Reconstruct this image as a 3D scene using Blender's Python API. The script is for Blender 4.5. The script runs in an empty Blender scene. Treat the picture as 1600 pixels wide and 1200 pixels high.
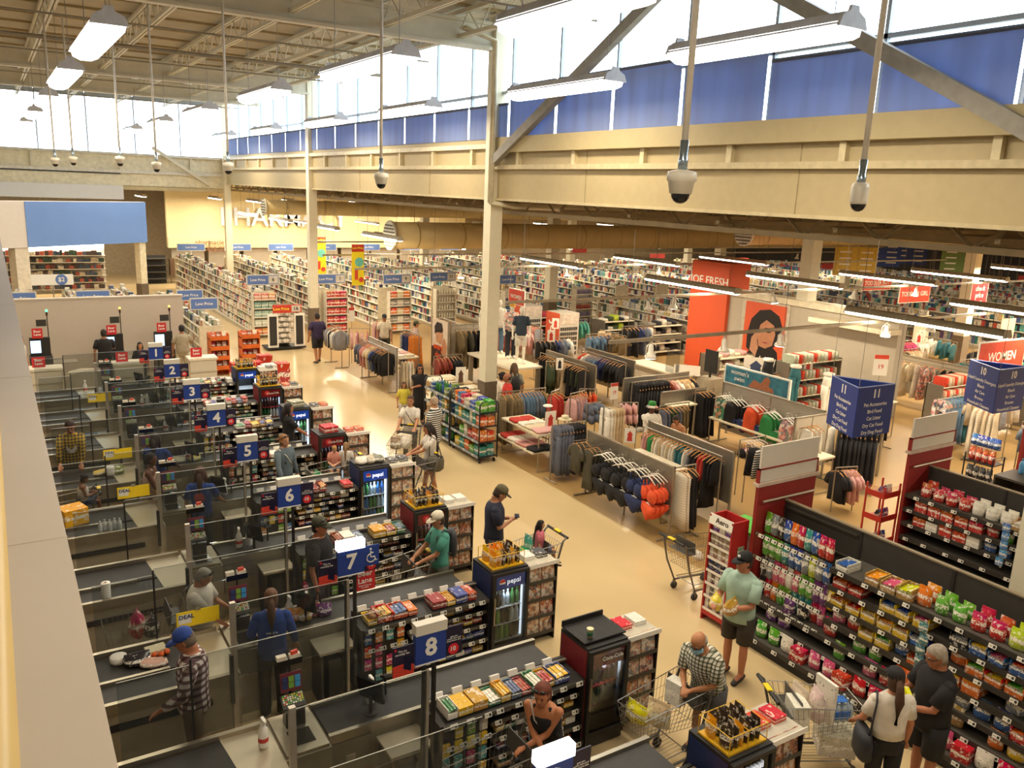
import bpy, math, random
from math import sin, cos, pi, radians, sqrt, atan2
from mathutils import Vector, Matrix
RN = random.Random(11)
S = bpy.context.scene
COL = S.collection
# ---------------------------------------------------------------- camera
CAMH = 6.3
yaw, pit, rol, FPX = radians(32.23), radians(13.09), radians(-2.3035), 1292.2
fw = Vector((sin(yaw)*cos(pit), cos(yaw)*cos(pit), -sin(pit)))
rt = Vector((cos(yaw), -sin(yaw), 0))
dn = fw.cross(rt)
r2 = rt*cos(rol)+dn*sin(rol)
d2 = -rt*sin(rol)+dn*cos(rol)
cd = bpy.data.cameras.new('camera')
cd.sensor_width = 36
cd.lens = FPX/1600*36
cd.clip_end = 400
cam = bpy.data.objects.new('camera', cd)
COL.objects.link(cam)
cam.matrix_world = Matrix(((r2.x, -d2.x, -fw.x, 0), (r2.y, -d2.y, -fw.y, 0), (r2.z, -d2.z, -fw.z, CAMH), (0, 0, 0, 1)))
S.camera = cam
# ---------------------------------------------------------------- world, exposure
W = bpy.data.worlds.new('sky')
S.world = W
W.use_nodes = True
bg = W.node_tree.nodes['Background']
bg.inputs[0].default_value = (0.80, 0.90, 1.0, 1)
bg.inputs[1].default_value = 6.0
S.view_settings.view_transform = 'Standard'
S.view_settings.look = 'None'
S.view_settings.gamma = 1
S.view_settings.exposure = 0.0
S.view_settings.use_curve_mapping = False
LAMP_W = 1.55      # overall lamp factor
WARM = (1.0, 0.83, 0.59)
# ---------------------------------------------------------------- colours and materials
def lin(c):
    return tuple((x/12.92 if x <= .04045 else ((x+.055)/1.055)**2.4) for x in c)
def hx(h):
    h = h.lstrip('#')
    if len(h) == 3:
        h = ''.join(c*2 for c in h)
    return lin(tuple(int(h[i:i+2], 16)/255 for i in (0, 2, 4)))
MATS = {}
def newmat(name):
    m = bpy.data.materials.new(name)
    m.use_nodes = True
    nt = m.node_tree
    return m, nt, nt.nodes['Principled BSDF'], nt.links
def N(nt, t, **k):
    n = nt.nodes.new(t)
    for a, v in k.items():
        setattr(n, a, v)
    return n
def ramp(nt, stops, const=False):
    r = N(nt, 'ShaderNodeValToRGB')
    if const:
        r.color_ramp.interpolation = 'CONSTANT'
    e = r.color_ramp.elements
    while len(e) < len(stops):
        e.new(.5)
    for i, (p, c) in enumerate(stops):
        e[i].position = p
        e[i].color = (c[0], c[1], c[2], 1)
    return r
def P(col, rough=.5, metal=0, var=.12, scale=6., emit=0, key=None):
    """painted / plain surface with faint procedural mottling"""
    k = ('P', col, rough, metal, var, scale, emit)
    if k in MATS:
        return MATS[k]
    m, nt, b, L = newmat(key or 'paint_'+(col if isinstance(col, str) else 'x'))
    c = hx(col) if isinstance(col, str) else col
    b.inputs['Roughness'].default_value = rough
    b.inputs['Metallic'].default_value = metal
    if var > 0:
        tc = N(nt, 'ShaderNodeTexCoord')
        no = N(nt, 'ShaderNodeTexNoise')
        no.inputs['Scale'].default_value = scale
        no.inputs['Detail'].default_value = 4
        L.new(tc.outputs['Object'], no.inputs['Vector'])
        r = ramp(nt, [(.3, tuple(x*(1-var) for x in c)), (.7, tuple(min(1, x*(1+var)) for x in c))])
        L.new(no.outputs['Fac'], r.inputs['Fac'])
        L.new(r.outputs['Color'], b.inputs['Base Color'])
    else:
        b.inputs['Base Color'].default_value = (*c, 1)
    if emit:
        b.inputs['Emission Color'].default_value = (*c, 1)
        b.inputs['Emission Strength'].default_value = emit
    MATS[k] = m
    return m
def OC(kind='plain', rough=.6):
    """colour comes from each object's own colour; kind adds print or weave"""
    k = ('OC', kind, rough)
    if k in MATS:
        return MATS[k]
    m, nt, b, L = newmat('object_colour_'+kind)
    b.inputs['Roughness'].default_value = rough
    oi = N(nt, 'ShaderNodeObjectInfo')
    tc = N(nt, 'ShaderNodeTexCoord')
    src = oi.outputs['Color']
    def mix(fac, a, bcol, blend='MIX'):
        x = N(nt, 'ShaderNodeMix', data_type='RGBA', blend_type=blend)
        if isinstance(fac, float):
            x.inputs['Factor'].default_value = fac
        else:
            L.new(fac, x.inputs['Factor'])
        if isinstance(a, tuple):
            x.inputs['A'].default_value = a
        else:
            L.new(a, x.inputs['A'])
        if isinstance(bcol, tuple):
            x.inputs['B'].default_value = bcol
        else:
            L.new(bcol, x.inputs['B'])
        return x.outputs['Result']
    def noise(sc, out='Generated', det=2):
        n = N(nt, 'ShaderNodeTexNoise', noise_dimensions='4D')
        n.inputs['Scale'].default_value = sc
        n.inputs['Detail'].default_value = det
        L.new(tc.outputs[out], n.inputs['Vector'])
        mu = N(nt, 'ShaderNodeMath', operation='MULTIPLY')
        mu.inputs[1].default_value = 37.
        L.new(oi.outputs['Random'], mu.inputs[0])
        L.new(mu.outputs[0], n.inputs['W'])
        return n
    def step(v, lo, hi):
        mr = N(nt, 'ShaderNodeMapRange', clamp=True)
        mr.inputs['From Min'].default_value = lo
        mr.inputs['From Max'].default_value = hi
        L.new(v, mr.inputs['Value'])
        return mr.outputs['Result']
    if kind == 'pack':       # printed packet: lighter label panel, a darker band, fine print
        n1 = noise(1.6)
        n2 = noise(11., det=5)
        n3 = noise(4.5, det=3)
        hue = N(nt, 'ShaderNodeHueSaturation')
        hue.inputs['Saturation'].default_value = 1.1
        hs = N(nt, 'ShaderNodeMapRange')
        hs.inputs['To Min'].default_value = .465
        hs.inputs['To Max'].default_value = .535
        L.new(oi.outputs['Random'], hs.inputs['Value'])
        L.new(hs.outputs[0], hue.inputs['Hue'])
        L.new(src, hue.inputs['Color'])
        sp = N(nt, 'ShaderNodeSeparateXYZ')
        L.new(tc.outputs['Generated'], sp.inputs[0])
        ad = N(nt, 'ShaderNodeMath', operation='MULTIPLY_ADD')
        ad.inputs[1].default_value = .25
        L.new(n1.outputs['Fac'], ad.inputs[0])
        L.new(sp.outputs['Z'], ad.inputs[2])
        c = mix(step(ad.outputs[0], .80, .82), src, hue.outputs['Color'])
        band = N(nt, 'ShaderNodeMath', operation='COMPARE')
        band.inputs[1].default_value = .62
        band.inputs[2].default_value = .10
        L.new(ad.outputs[0], band.inputs[0])
        lt = mix(.6, src, (.85, .80, .68, 1))
        c = mix(step(n3.outputs['Fac'], .57, .60), c, lt)
        c2 = mix(step(n2.outputs['Fac'], .52, .55), (.9, .86, .76, 1), c)
        c = mix(band.outputs[0], c, c2)
        c = mix(step(n2.outputs['Fac'], .37, .34), c, (.06, .04, .04, 1))
        src = c
    elif kind == 'cover':    # magazine cover: blotchy picture over a title band
        vo = N(nt, 'ShaderNodeTexVoronoi', voronoi_dimensions='4D')
        vo.inputs['Scale'].default_value = 4.5
        n0 = noise(3.)
        L.new(tc.outputs['Generated'], vo.inputs['Vector'])
        mu = N(nt, 'ShaderNodeMath', operation='MULTIPLY')
        mu.inputs[1].default_value = 31.
        L.new(oi.outputs['Random'], mu.inputs[0])
        L.new(mu.outputs[0], vo.inputs['W'])
        sx = N(nt, 'ShaderNodeSeparateColor')
        L.new(vo.outputs['Color'], sx.inputs[0])
        r = ramp(nt, [(0, (.55, .25, .10)), (.2, (.70, .55, .38)), (.4, (.16, .08, .05)), (.55, (.75, .70, .60)), (.7, (.45, .12, .07)), (.85, (.10, .10, .12))], True)
        L.new(sx.outputs[0], r.inputs['Fac'])
        src = mix(.75, src, r.outputs['Color'])
        n2 = noise(16., det=4)
        src = mix(step(n2.outputs['Fac'], .60, .63), src, (.85, .8, .7, 1))
    elif kind == 'cloth':
        n1 = noise(9., 'Object', 4)
        c = mix(step(n1.outputs['Fac'], .35, .65), src, (.0, .0, .0, 1))
        src = mix(.22, src, c)
        bp = N(nt, 'ShaderNodeBump')
        bp.inputs['Strength'].default_value = .25
        n3 = noise(22., 'Object', 3)
        L.new(n3.outputs['Fac'], bp.inputs['Height'])
        L.new(bp.outputs['Normal'], b.inputs['Normal'])
    elif kind == 'floral':
        vo = N(nt, 'ShaderNodeTexVoronoi')
        vo.inputs['Scale'].default_value = 14
        L.new(tc.outputs['Object'], vo.inputs['Vector'])
        r = ramp(nt, [(0, (.75, .2, .15)), (.25, (.9, .8, .72)), (.45, (.1, .25, .2)), (.6, (.85, .45, .35)), (.8, (.05, .06, .1))], True)
        sx = N(nt, 'ShaderNodeSeparateColor')
        L.new(vo.outputs['Color'], sx.inputs[0])
        L.new(sx.outputs[0], r.inputs['Fac'])
        src = mix(.65, src, r.outputs['Color'])
    elif kind in ('stripe', 'plaid', 'plaid2', 'check'):
        sp = N(nt, 'ShaderNodeSeparateXYZ')
        L.new(tc.outputs['Object'], sp.inputs[0])
        def wav(ax, f, lo):
            a = N(nt, 'ShaderNodeMath', operation='MULTIPLY')
            a.inputs[1].default_value = f
            L.new(sp.outputs[ax], a.inputs[0])
            s_ = N(nt, 'ShaderNodeMath', operation='SINE')
            L.new(a.outputs[0], s_.inputs[0])
            return step(s_.outputs[0], lo, lo+.12)
        if kind == 'stripe':
            src = mix(wav('Z', 125., .0), src, (.72, .70, .64, 1))
        elif kind == 'plaid':     # dark maroon lines on pale cloth
            src = mix(wav('Z', 80., -.2), src, (.62, .56, .52, 1))
            s2 = mix(wav('X', 80., -.2), (.30, .2, .2, 1), (1, 1, 1, 1))
            src = mix(1., src, s2, 'MULTIPLY')
        elif kind == 'plaid2':    # grey-green check lines on white
            s2 = mix(wav('X', 140., .3), (1, 1, 1, 1), (.25, .27, .22, 1))
            s3 = mix(wav('Z', 140., .3), (1, 1, 1, 1), (.25, .27, .22, 1))
            src = mix(1., mix(1., src, s2, 'MULTIPLY'), s3, 'MULTIPLY')
        else:                     # black and yellow blocks
            s2 = mix(wav('X', 110., 0.), (.03, .03, .03, 1), src)
            s3 = mix(wav('Z', 110., 0.), (.03, .03, .03, 1), src)
            src = mix(.5, s2, s3)
    L.new(src, b.inputs['Base Color'])
    MATS[k] = m
    return m
def EM(col, strength):
    k = ('EM', col, strength)
    if k in MATS:
        return MATS[k]
    m, nt, b, L = newmat('glow')
    c = hx(col) if isinstance(col, str) else col
    b.inputs['Base Color'].default_value = (*c, 1)
    b.inputs['Emission Color'].default_value = (*c, 1)
    b.inputs['Emission Strength'].default_value = strength
    MATS[k] = m
    return m
def GLASS(tint=(1, 1, 1), gloss=.06, opac=0., key='glass'):
    k = ('G', tint, gloss, opac)
    if k in MATS:
        return MATS[k]
    m = bpy.data.materials.new(key)
    m.use_nodes = True
    nt = m.node_tree
    nt.nodes.clear()
    o = N(nt, 'ShaderNodeOutputMaterial')
    t = N(nt, 'ShaderNodeBsdfTransparent')
    t.inputs[0].default_value = (*tint, 1)
    g = N(nt, 'ShaderNodeBsdfGlossy')
    g.inputs['Roughness'].default_value = .04
    fr = N(nt, 'ShaderNodeFresnel')
    fr.inputs[0].default_value = 1.3
    mx = N(nt, 'ShaderNodeMixShader')
    mx.inputs[0].default_value = gloss
    if gloss > .05:
        nt.links.new(fr.outputs[0], mx.inputs[0])
    nt.links.new(t.outputs[0], mx.inputs[1])
    nt.links.new(g.outputs[0], mx.inputs[2])
    out = mx.outputs[0]
    if opac:
        d = N(nt, 'ShaderNodeBsdfDiffuse')
        d.inputs[0].default_value = (.8, .85, .85, 1)
        m2 = N(nt, 'ShaderNodeMixShader')
        m2.inputs[0].default_value = opac
        nt.links.new(out, m2.inputs[1])
        nt.links.new(d.outputs[0], m2.inputs[2])
        out = m2.outputs[0]
    nt.links.new(out, o.inputs[0])
    MATS[k] = m
    return m
def ISLAND(palette, rough=.5, key='assorted_goods', dark=.0):
    """one colour per loose piece of the mesh, for countless goods"""
    k = ('I', tuple(palette))
    if k in MATS:
        return MATS[k]
    m, nt, b, L = newmat(key)
    b.inputs['Roughness'].default_value = rough
    g = N(nt, 'ShaderNodeNewGeometry')
    n = len(palette)
    r = ramp(nt, [(i/n, hx(c)) for i, c in enumerate(palette)], True)
    L.new(g.outputs['Random Per Island'], r.inputs['Fac'])
    tc = N(nt, 'ShaderNodeTexCoord')
    no = N(nt, 'ShaderNodeTexNoise')
    no.inputs['Scale'].default_value = 18
    L.new(tc.outputs['Object'], no.inputs['Vector'])
    mr = N(nt, 'ShaderNodeMapRange')
    mr.inputs['From Min'].default_value = .45
    mr.inputs['From Max'].default_value = .55
    mr.inputs['To Min'].default_value = .55
    L.new(no.outputs['Fac'], mr.inputs['Value'])
    mx = N(nt, 'ShaderNodeMix', data_type='RGBA', blend_type='MULTIPLY')
    mx.inputs['Factor'].default_value = 1
    L.new(r.outputs['Color'], mx.inputs['A'])
    L.new(mr.outputs['Result'], mx.inputs['B'])
    L.new(mx.outputs['Result'], b.inputs['Base Color'])
    MATS[k] = m
    return m
# ---------------------------------------------------------------- mesh builder
class MB:
    def __init__(s):
        s.V = []; s.F = []; s.M = []; s.T = None; s.C = []
    def add(s, vs, fs, m=0):
        o = len(s.V)
        s.C.append((o, len(s.F)))
        if s.T is not None:
            vs = [s.T @ Vector(v) for v in vs]
        s.V += [tuple(v) for v in vs]
        s.F += [tuple(o+i for i in f) for f in fs]
        s.M += [m]*len(fs)
        return s
    def box(s, x0, x1, y0, y1, z0, z1, m=0):
        return s.add([(x0, y0, z0), (x1, y0, z0), (x1, y1, z0), (x0, y1, z0), (x0, y0, z1), (x1, y0, z1), (x1, y1, z1), (x0, y1, z1)],
                     [(0, 3, 2, 1), (4, 5, 6, 7), (0, 1, 5, 4), (1, 2, 6, 5), (2, 3, 7, 6), (3, 0, 4, 7)], m)
    def cb(s, c, d, m=0, rz=0, rx=0, ry=0):
        """box by centre and size, turned"""
        M = Matrix.Translation(c) @ Matrix.Rotation(rz, 4, 'Z') @ Matrix.Rotation(ry, 4, 'Y') @ Matrix.Rotation(rx, 4, 'X')
        a, b, e = d[0]/2, d[1]/2, d[2]/2
        vs = [M @ Vector(v) for v in ((-a, -b, -e), (a, -b, -e), (a, b, -e), (-a, b, -e), (-a, -b, e), (a, -b, e), (a, b, e), (-a, b, e))]
        return s.add(vs, [(0, 3, 2, 1), (4, 5, 6, 7), (0, 1, 5, 4), (1, 2, 6, 5), (2, 3, 7, 6), (3, 0, 4, 7)], m)
    def ring(s, c, u, v, ru, rv, n):
        return [tuple(Vector(c)+u*(ru*cos(2*pi*i/n))+v*(rv*sin(2*pi*i/n))) for i in range(n)]
    def loft(s, rings, m=0, caps=True):
        n = len(rings[0])
        vs = [p for r in rings for p in r]
        fs = []
        for k in range(len(rings)-1):
            for i in range(n):
                j = (i+1) % n
                fs.append((k*n+i, k*n+j, (k+1)*n+j, (k+1)*n+i))
        if caps:
            fs.append(tuple(reversed(range(n))))
            fs.append(tuple(range((len(rings)-1)*n, len(rings)*n)))
        return s.add(vs, fs, m)
    def tube(s, pts, r, n=6, m=0, caps=True):
        """round bar through points; r a number or one per point"""
        pts = [Vector(p) for p in pts]
        rs = r if isinstance(r, (list, tuple)) else [r]*len(pts)
        rings = []
        up = None
        for i, p in enumerate(pts):
            d = (pts[min(i+1, len(pts)-1)]-pts[max(i-1, 0)])
            if d.length < 1e-9:
                d = Vector((0, 0, 1))
            d.normalize()
            if up is None:
                up = Vector((0, 0, 1)) if abs(d.z) < .9 else Vector((1, 0, 0))
            u = up.cross(d)
            if u.length < 1e-6:
                u = Vector((1, 0, 0)).cross(d)
            u.normalize()
            v = d.cross(u)
            q = rs[i]
            a, b = q if isinstance(q, (tuple, list)) else (q, q)
            rings.append(s.ring(p, u, v, a, b, n))
        return s.loft(rings, m, caps)
    def lathe(s, prof, n=10, c=(0, 0, 0), m=0):
        rings = [[(c[0]+r*cos(2*pi*i/n), c[1]+r*sin(2*pi*i/n), c[2]+z) for i in range(n)] for r, z in prof]
        return s.loft(rings, m)
    def ball(s, c, rx, ry, rz, n=10, k=6, m=0):
        rings = []
        for j in range(k+1):
            a = -pi/2+pi*j/k
            q = max(cos(a), .02)
            rings.append([(c[0]+rx*q*cos(2*pi*i/n), c[1]+ry*q*sin(2*pi*i/n), c[2]+rz*sin(a)) for i in range(n)])
        return s.loft(rings, m)
    def prism(s, poly, z0, z1, m=0):
        n = len(poly)
        vs = [(x, y, z0) for x, y in poly]+[(x, y, z1) for x, y in poly]
        fs = [tuple(reversed(range(n))), tuple(range(n, 2*n))]+[(i, (i+1) % n, n+(i+1) % n, n+i) for i in range(n)]
        return s.add(vs, fs, m)
    def slab(s, poly, y0, y1, m=0):
        """outline in x,z thickened along y"""
        n = len(poly)
        vs = [(x, y0, z) for x, z in poly]+[(x, y1, z) for x, z in poly]
        fs = [tuple(range(n)), tuple(reversed(range(n, 2*n)))]+[(i, n+i, n+(i+1) % n, (i+1) % n) for i in range(n)]
        return s.add(vs, fs, m)
    def wires(s, segs, r=.004, m=0):
        for a, b in segs:
            s.tube([a, b], r, 4, m)
        return s
    def mesh(s, name, mats, smooth=False):
        me = bpy.data.meshes.new(name)
        me.from_pydata(s.V, [], s.F)
        if not isinstance(mats, (list, tuple)):
            mats = [mats]
        for m in mats:
            me.materials.append(m)
        if len(mats) > 1:
            me.polygons.foreach_set('material_index', s.M)
        if smooth:
            me.polygons.foreach_set('use_smooth', [True]*len(s.F))
        me.update()
        return me
# ---------------------------------------------------------------- objects
def ob(name, me, parent=None, loc=None, rz=0, label=None, cat=None, group=None, kind=None, col=None):
    if isinstance(me, MB):
        raise TypeError
    o = bpy.data.objects.new(name, me)
    COL.objects.link(o)
    if parent:
        o.parent = parent
    if loc:
        o.location = loc
    if rz:
        o.rotation_euler = (0, 0, rz)
    if label:
        o['label'] = label
    if cat:
        o['category'] = cat
    if group:
        o['group'] = group
    if kind:
        o['kind'] = kind
    if col:
        o.color = (*(hx(col) if isinstance(col, str) else col), 1)
    return o
def thing(name, label, cat, loc=(0, 0, 0), rz=0, group=None):
    o = ob(name, None, None, loc, rz, label, cat, group)
    o.empty_display_size = .1
    return o
def part(t, name, mb, mats, smooth=False, label=None, kind=None, col=None):
    return ob(name, mb.mesh(name, mats, smooth), t, label=label, kind=kind, col=col)
def pieces(t, name, mb, mats, smooth=False, label=None, col=None, kind=None):
    """every shape of the builder becomes a part object of its own"""
    C = mb.C+[(len(mb.V), len(mb.F))]
    out = []
    for (v0, f0), (v1, f1) in zip(C[:-1], C[1:]):
        q = MB()
        q.V = mb.V[v0:v1]
        q.F = [tuple(i-v0 for i in f) for f in mb.F[f0:f1]]
        q.M = mb.M[f0:f1]
        out.append(ob(name, q.mesh(name, mats, smooth), t, label=label, col=col, kind=kind))
    return out
def struct(name, mb, mats, label=None, smooth=False):
    o = ob(name, mb.mesh(name, mats, smooth), label=label, kind='structure')
    return o
KIDS = {}
def dup(root, loc, rz=0, label=None, group=None, col=None):
    def rec(o, parent):
        c = o.copy()
        COL.objects.link(c)
        c.parent = parent
        for ch in o.children:
            rec(ch, c)
        return c
    c = rec(root, None)
    c.location = loc
    c.rotation_euler = (0, 0, rz)
    if label:
        c['label'] = label
    if group:
        c['group'] = group
    if col:
        c.color = (*hx(col), 1)
        for ch in c.children:
            if ch.get('tint'):
                ch.color = c.color
    return c
TXT = {}
def text(s, size, depth=.004, bold=.0):
    k = (s, size, depth, bold)
    if k not in TXT:
        cu = bpy.data.curves.new('lettering', 'FONT')
        cu.body = s
        cu.size = size
        cu.extrude = depth/2
        cu.offset = bold*size
        cu.align_x = 'CENTER'
        cu.align_y = 'CENTER'
        cu.resolution_u = 2
        cu.space_line = .95
        o = bpy.data.objects.new('lettering', cu)
        COL.objects.link(o)
        me = bpy.data.meshes.new_from_object(o)
        bpy.data.objects.remove(o)
        TXT[k] = me
    return TXT[k]
def letter(parent, s, size, loc, facing='-Y', mat=None, depth=.004, bold=.012, name='lettering', rz=None, tilt=0):
    """flat lettering standing upright, read from the facing side"""
    me = text(s, size, depth, bold).copy()
    me.materials.clear()
    me.materials.append(mat)
    o = ob(name, me, parent)
    o.location = loc
    a = {'-Y': 0, '-X': -pi/2, '+X': pi/2, '+Y': pi}[facing] if rz is None else rz
    o.rotation_euler = (pi/2+tilt, 0, a)
    return o
WHITE = None
NUM = ['zero', 'one', 'two', 'three', 'four', 'five', 'six', 'seven', 'eight', 'nine', 'ten', 'eleven', 'twelve']
# ================================================================ people
PEOPLE = []
def mesh_remesh(mb, voxel, mats):
    me = mb.mesh('body', mats)
    o = bpy.data.objects.new('tmp', me)
    COL.objects.link(o)
    md = o.modifiers.new('r', 'REMESH')
    md.mode = 'VOXEL'
    md.voxel_size = voxel
    sm = o.modifiers.new('s', 'SMOOTH')
    sm.iterations = 2
    sm.factor = .4
    bpy.context.view_layer.update()
    ev = o.evaluated_get(bpy.context.evaluated_depsgraph_get())
    r = bpy.data.meshes.new_from_object(ev)
    bpy.data.objects.remove(o)
    bpy.data.meshes.remove(me)
    r.materials.clear()
    for m in mats:
        r.materials.append(m)
    r.polygons.foreach_set('use_smooth', [True]*len(r.polygons))
    return r
SKINM = {}
def skin(c):
    if c not in SKINM:
        m = P(c, .55, var=.08, scale=9, key='skin')
        m.node_tree.nodes['Principled BSDF'].inputs['Subsurface Weight'].default_value = .0
        SKINM[c] = m
    return SKINM[c]
def person(loc, face, h, label, top=('tee', '#222222', 'cloth'), bottom=('pants', '#222222', 'cloth'), hair=('short', '#2a1c12'), hat=None, skinc='#b07a55',
           lhand=None, rhand=None, lean=0, nod=0, turn=0, stride=0, seated=False, wide=1., shoes='#2b2725', extras=(), voxel=.012, z=0):
    """face = heading in degrees clockwise from +Y; hands are given in the person's own frame (x right, y forward, z up) for a 1.72 m figure"""
    s = h/1.72
    g = s
    t = thing('person', label, 'person', (loc[0], loc[1], z), -radians(face))
    pel = Vector((0, 0, .92))
    Rl = Matrix.Rotation(-radians(lean), 4, 'X')
    def U(v):          # upper body point, leaned about the pelvis
        v = Vector(v)
        return pel+(Rl @ (v-pel)) if v.z > .9 else v
    w = wide
    nk = U((0, .005, 1.47))
    Rh = Rl @ Matrix.Rotation(-radians(turn), 4, 'Z') @ Matrix.Rotation(-radians(nod), 4, 'X')
    hc0 = Vector((0, .015, 1.615))
    def Hd(v):
        return nk+(Rh @ (Vector(v)-Vector((0, .005, 1.47))))
    # ---- joints
    legs = []
    for sd in (-1, 1):
        hip = Vector((sd*.095*w, 0, .90))
        if seated:
            kn = Vector((sd*.11, .40, .90)); an = Vector((sd*.10, .42, .50)); toe = an+Vector((0, .17, -.05))
        else:
            a = radians(stride)*sd
            kn = hip+Vector((sd*.005, sin(a)*.43, -cos(a)*.43))
            a2 = a-radians(abs(stride)*.5)*(1 if sd*stride < 0 else .15)
            an = kn+Vector((0, sin(a2)*.39, -cos(a2)*.39))
            if an.z < .08 or stride == 0:
                an.z = .08
            toe = an+Vector((sd*.02, .15, -.05))
        legs.append((hip, kn, an, toe))
    arms = []
    for sd, hand in ((-1, lhand), (1, rhand)):
        sh = U((sd*(.160*w+.008), 0, 1.375))
        if hand is None:
            hand = (sd*(.26*w), .06, .86)
        hd = Vector(hand)
        d = hd-sh
        L1, L2 = .285, .255
        dist = min(d.length, L1+L2-.005)
        d.normalize()
        wr = sh+d*dist
        a = (L1*L1-L2*L2+dist*dist)/(2*dist)
        hh = sqrt(max(0, L1*L1-a*a))
        hint = Vector((sd*.55, -.5, -.9))
        hint = (hint-d*hint.dot(d)).normalized()
        el = sh+d*a+hint*hh
        arms.append((sh, el, wr, sd))
    # ---- body
    b = MB()
    X, Y_ = Vector((1, 0, 0)), Vector((0, 1, 0))
    def ell(c, rx, ry, n=14):
        return [tuple(U((c[0]+rx*cos(2*pi*i/n), c[1]+ry*sin(2*pi*i/n), c[2]))) for i in range(n)]
    TOR = [(.80, .13, .10, 0), (.90, .165, .115, 0), (1.0, .158, .11, 0), (1.10, .15, .108, .0), (1.22, .165, .118, .005), (1.33, .178, .115, .0), (1.40, .155, .09, -.005), (1.44, .085, .068, -.005), (1.48, .055, .056, 0), (1.55, .052, .055, .012)]
    b.loft([ell((0, q[3], q[0]), q[1]*w, q[2]*(.5+.5*w)*(1 if w < 1.1 else w), 16) for q in TOR])
    for hip, kn, an, toe in legs:
        m1, m2 = hip.lerp(kn, .5), kn.lerp(an, .35)
        b.tube([hip, m1, kn, m2, an], [.085*w, .075*w, .054, .056, .038], 10)
        b.tube([an+Vector((0, -.05, -.03)), an+Vector((0, 0, -.01)), an.lerp(toe, .6), toe], [.032, .042, .04, .03], 8)
    for sh, el, wr, sd in arms:
        b.ball(sh, .056*min(w, 1.15), .056, .056, 10, 6)
        b.tube([sh, sh.lerp(el, .5), el, el.lerp(wr, .35), wr], [.054*min(w, 1.15), .047*min(w, 1.2), .039, .038, .027], 10)
        # hand: palm, four fingers, thumb
        d = (wr-el).normalized()
        side = d.cross(Vector((0, 0, 1)))
        if side.length < .2:
            side = Vector((0, 1, 0))-d*d.y
        side.normalize()
        nrm = side.cross(d).normalized()
        if nrm.z > 0:
            nrm = -nrm
        b.tube([wr, wr+d*.04, wr+d*.085], [(.026, .02), (.040, .017), (.040, .014)], 8)
        for k in range(4):
            base = wr+d*.075+side*((k-1.5)*.021)
            fl = (.062, .075, .07, .055)[k]
            b.tube([base, base+d*fl*.55+nrm*.006, base+d*fl*.9+nrm*.03], [.0105, .0098, .0085], 6)
        ts = side*(-1 if side.x*sd > 0 else 1)
        b.tube([wr+d*.025+ts*.025, wr+d*.055+ts*.055+nrm*.01, wr+d*.085+ts*.058+nrm*.02], [.014, .012, .010], 6)
    # head
    hb = MB()
    n = 16
    HP = [(-.118, .028, .035, .045), (-.10, .048, .058, .03), (-.06, .064, .082, .014), (-.01, .074, .096, .004), (.04, .077, .1, 0), (.08, .068, .088, -.004), (.105, .045, .06, -.006), (.117, .015, .02, -.006)]
    b.loft([[tuple(Hd(hc0+Vector((q[1]*cos(2*pi*i/n), q[3]+q[2]*sin(2*pi*i/n), q[0])))) for i in range(n)] for q in HP])
    def hball(dst, c, rx, ry, rz):
        tmp = MB().ball((0, 0, 0), rx, ry, rz, 8, 5)
        dst.add([Hd(hc0+Vector(c)+Vector(v)) for v in tmp.V], tmp.F)
    hball(b, (0, .1, -.022), .013, .022, .02)
    for sd in (-1, 1):
        hball(b, (sd*.076, .0, -.01), .012, .02, .03)
    me = mesh_remesh(b, voxel, [skin(skinc)])
    me.transform(Matrix.Scale(s, 4))
    ob('body', me, t)
    def put(nm, mb, mat, smooth=True, col=None, lab=None):
        mb.V = [(v[0]*s, v[1]*s, v[2]*s) for v in mb.V]
        return ob(nm, mb.mesh(nm, mat, smooth), t, label=lab, col=col)
    # eyes, brows and mouth
    for sd in (-1, 1):
        e = MB()
        hball(e, (sd*.03, .089, .005), .012, .008, .007)
        put('eye', e, P('#1d1512', .3, var=0))
        e = MB()
        hball(e, (sd*.031, .092, .024), .02, .007, .005)
        put('eyebrow', e, P(hair[1] if hair else '#3a2a1c', .7, var=0))
    e = MB()
    hball(e, (0, .089, -.062), .022, .01, .007)
    put('mouth', e, P('#8c4a40', .6, var=0))
    # ---- hair
    if hair:
        hm = P(hair[1], .75, var=.25, scale=30, key='hair')
        st = hair[0]
        e = MB()
        if st != 'fringe':
            low = {'short': -.02, 'bald': 0}.get(st, -.05)
            rings = []
            for q in ((low-.05, .072, .07, -.035), (low, .082, .085, -.024), (.03, .085, .099, -.014), (.075, .078, .098, -.008), (.108, .055, .072, -.008), (.128, .018, .024, -.01)):
                rings.append([tuple(Hd(hc0+Vector((q[1]*cos(2*pi*i/14), q[3]+q[2]*sin(2*pi*i/14), q[0])))) for i in range(14)])
            e.loft(rings)
            put('hair', e, hm)
        else:             # bald crown with a grey fringe
            rings = []
            for q in ((-.06, .070, .066, -.03), (-.02, .083, .08, -.03), (.025, .084, .08, -.032), (.03, .06, .06, -.03)):
                rings.append([tuple(Hd(hc0+Vector((q[1]*cos(2*pi*i/14), q[3]+q[2]*sin(2*pi*i/14), q[0])))) for i in range(14)])
            e.loft(rings)
            put('hair', e, hm)
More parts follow.
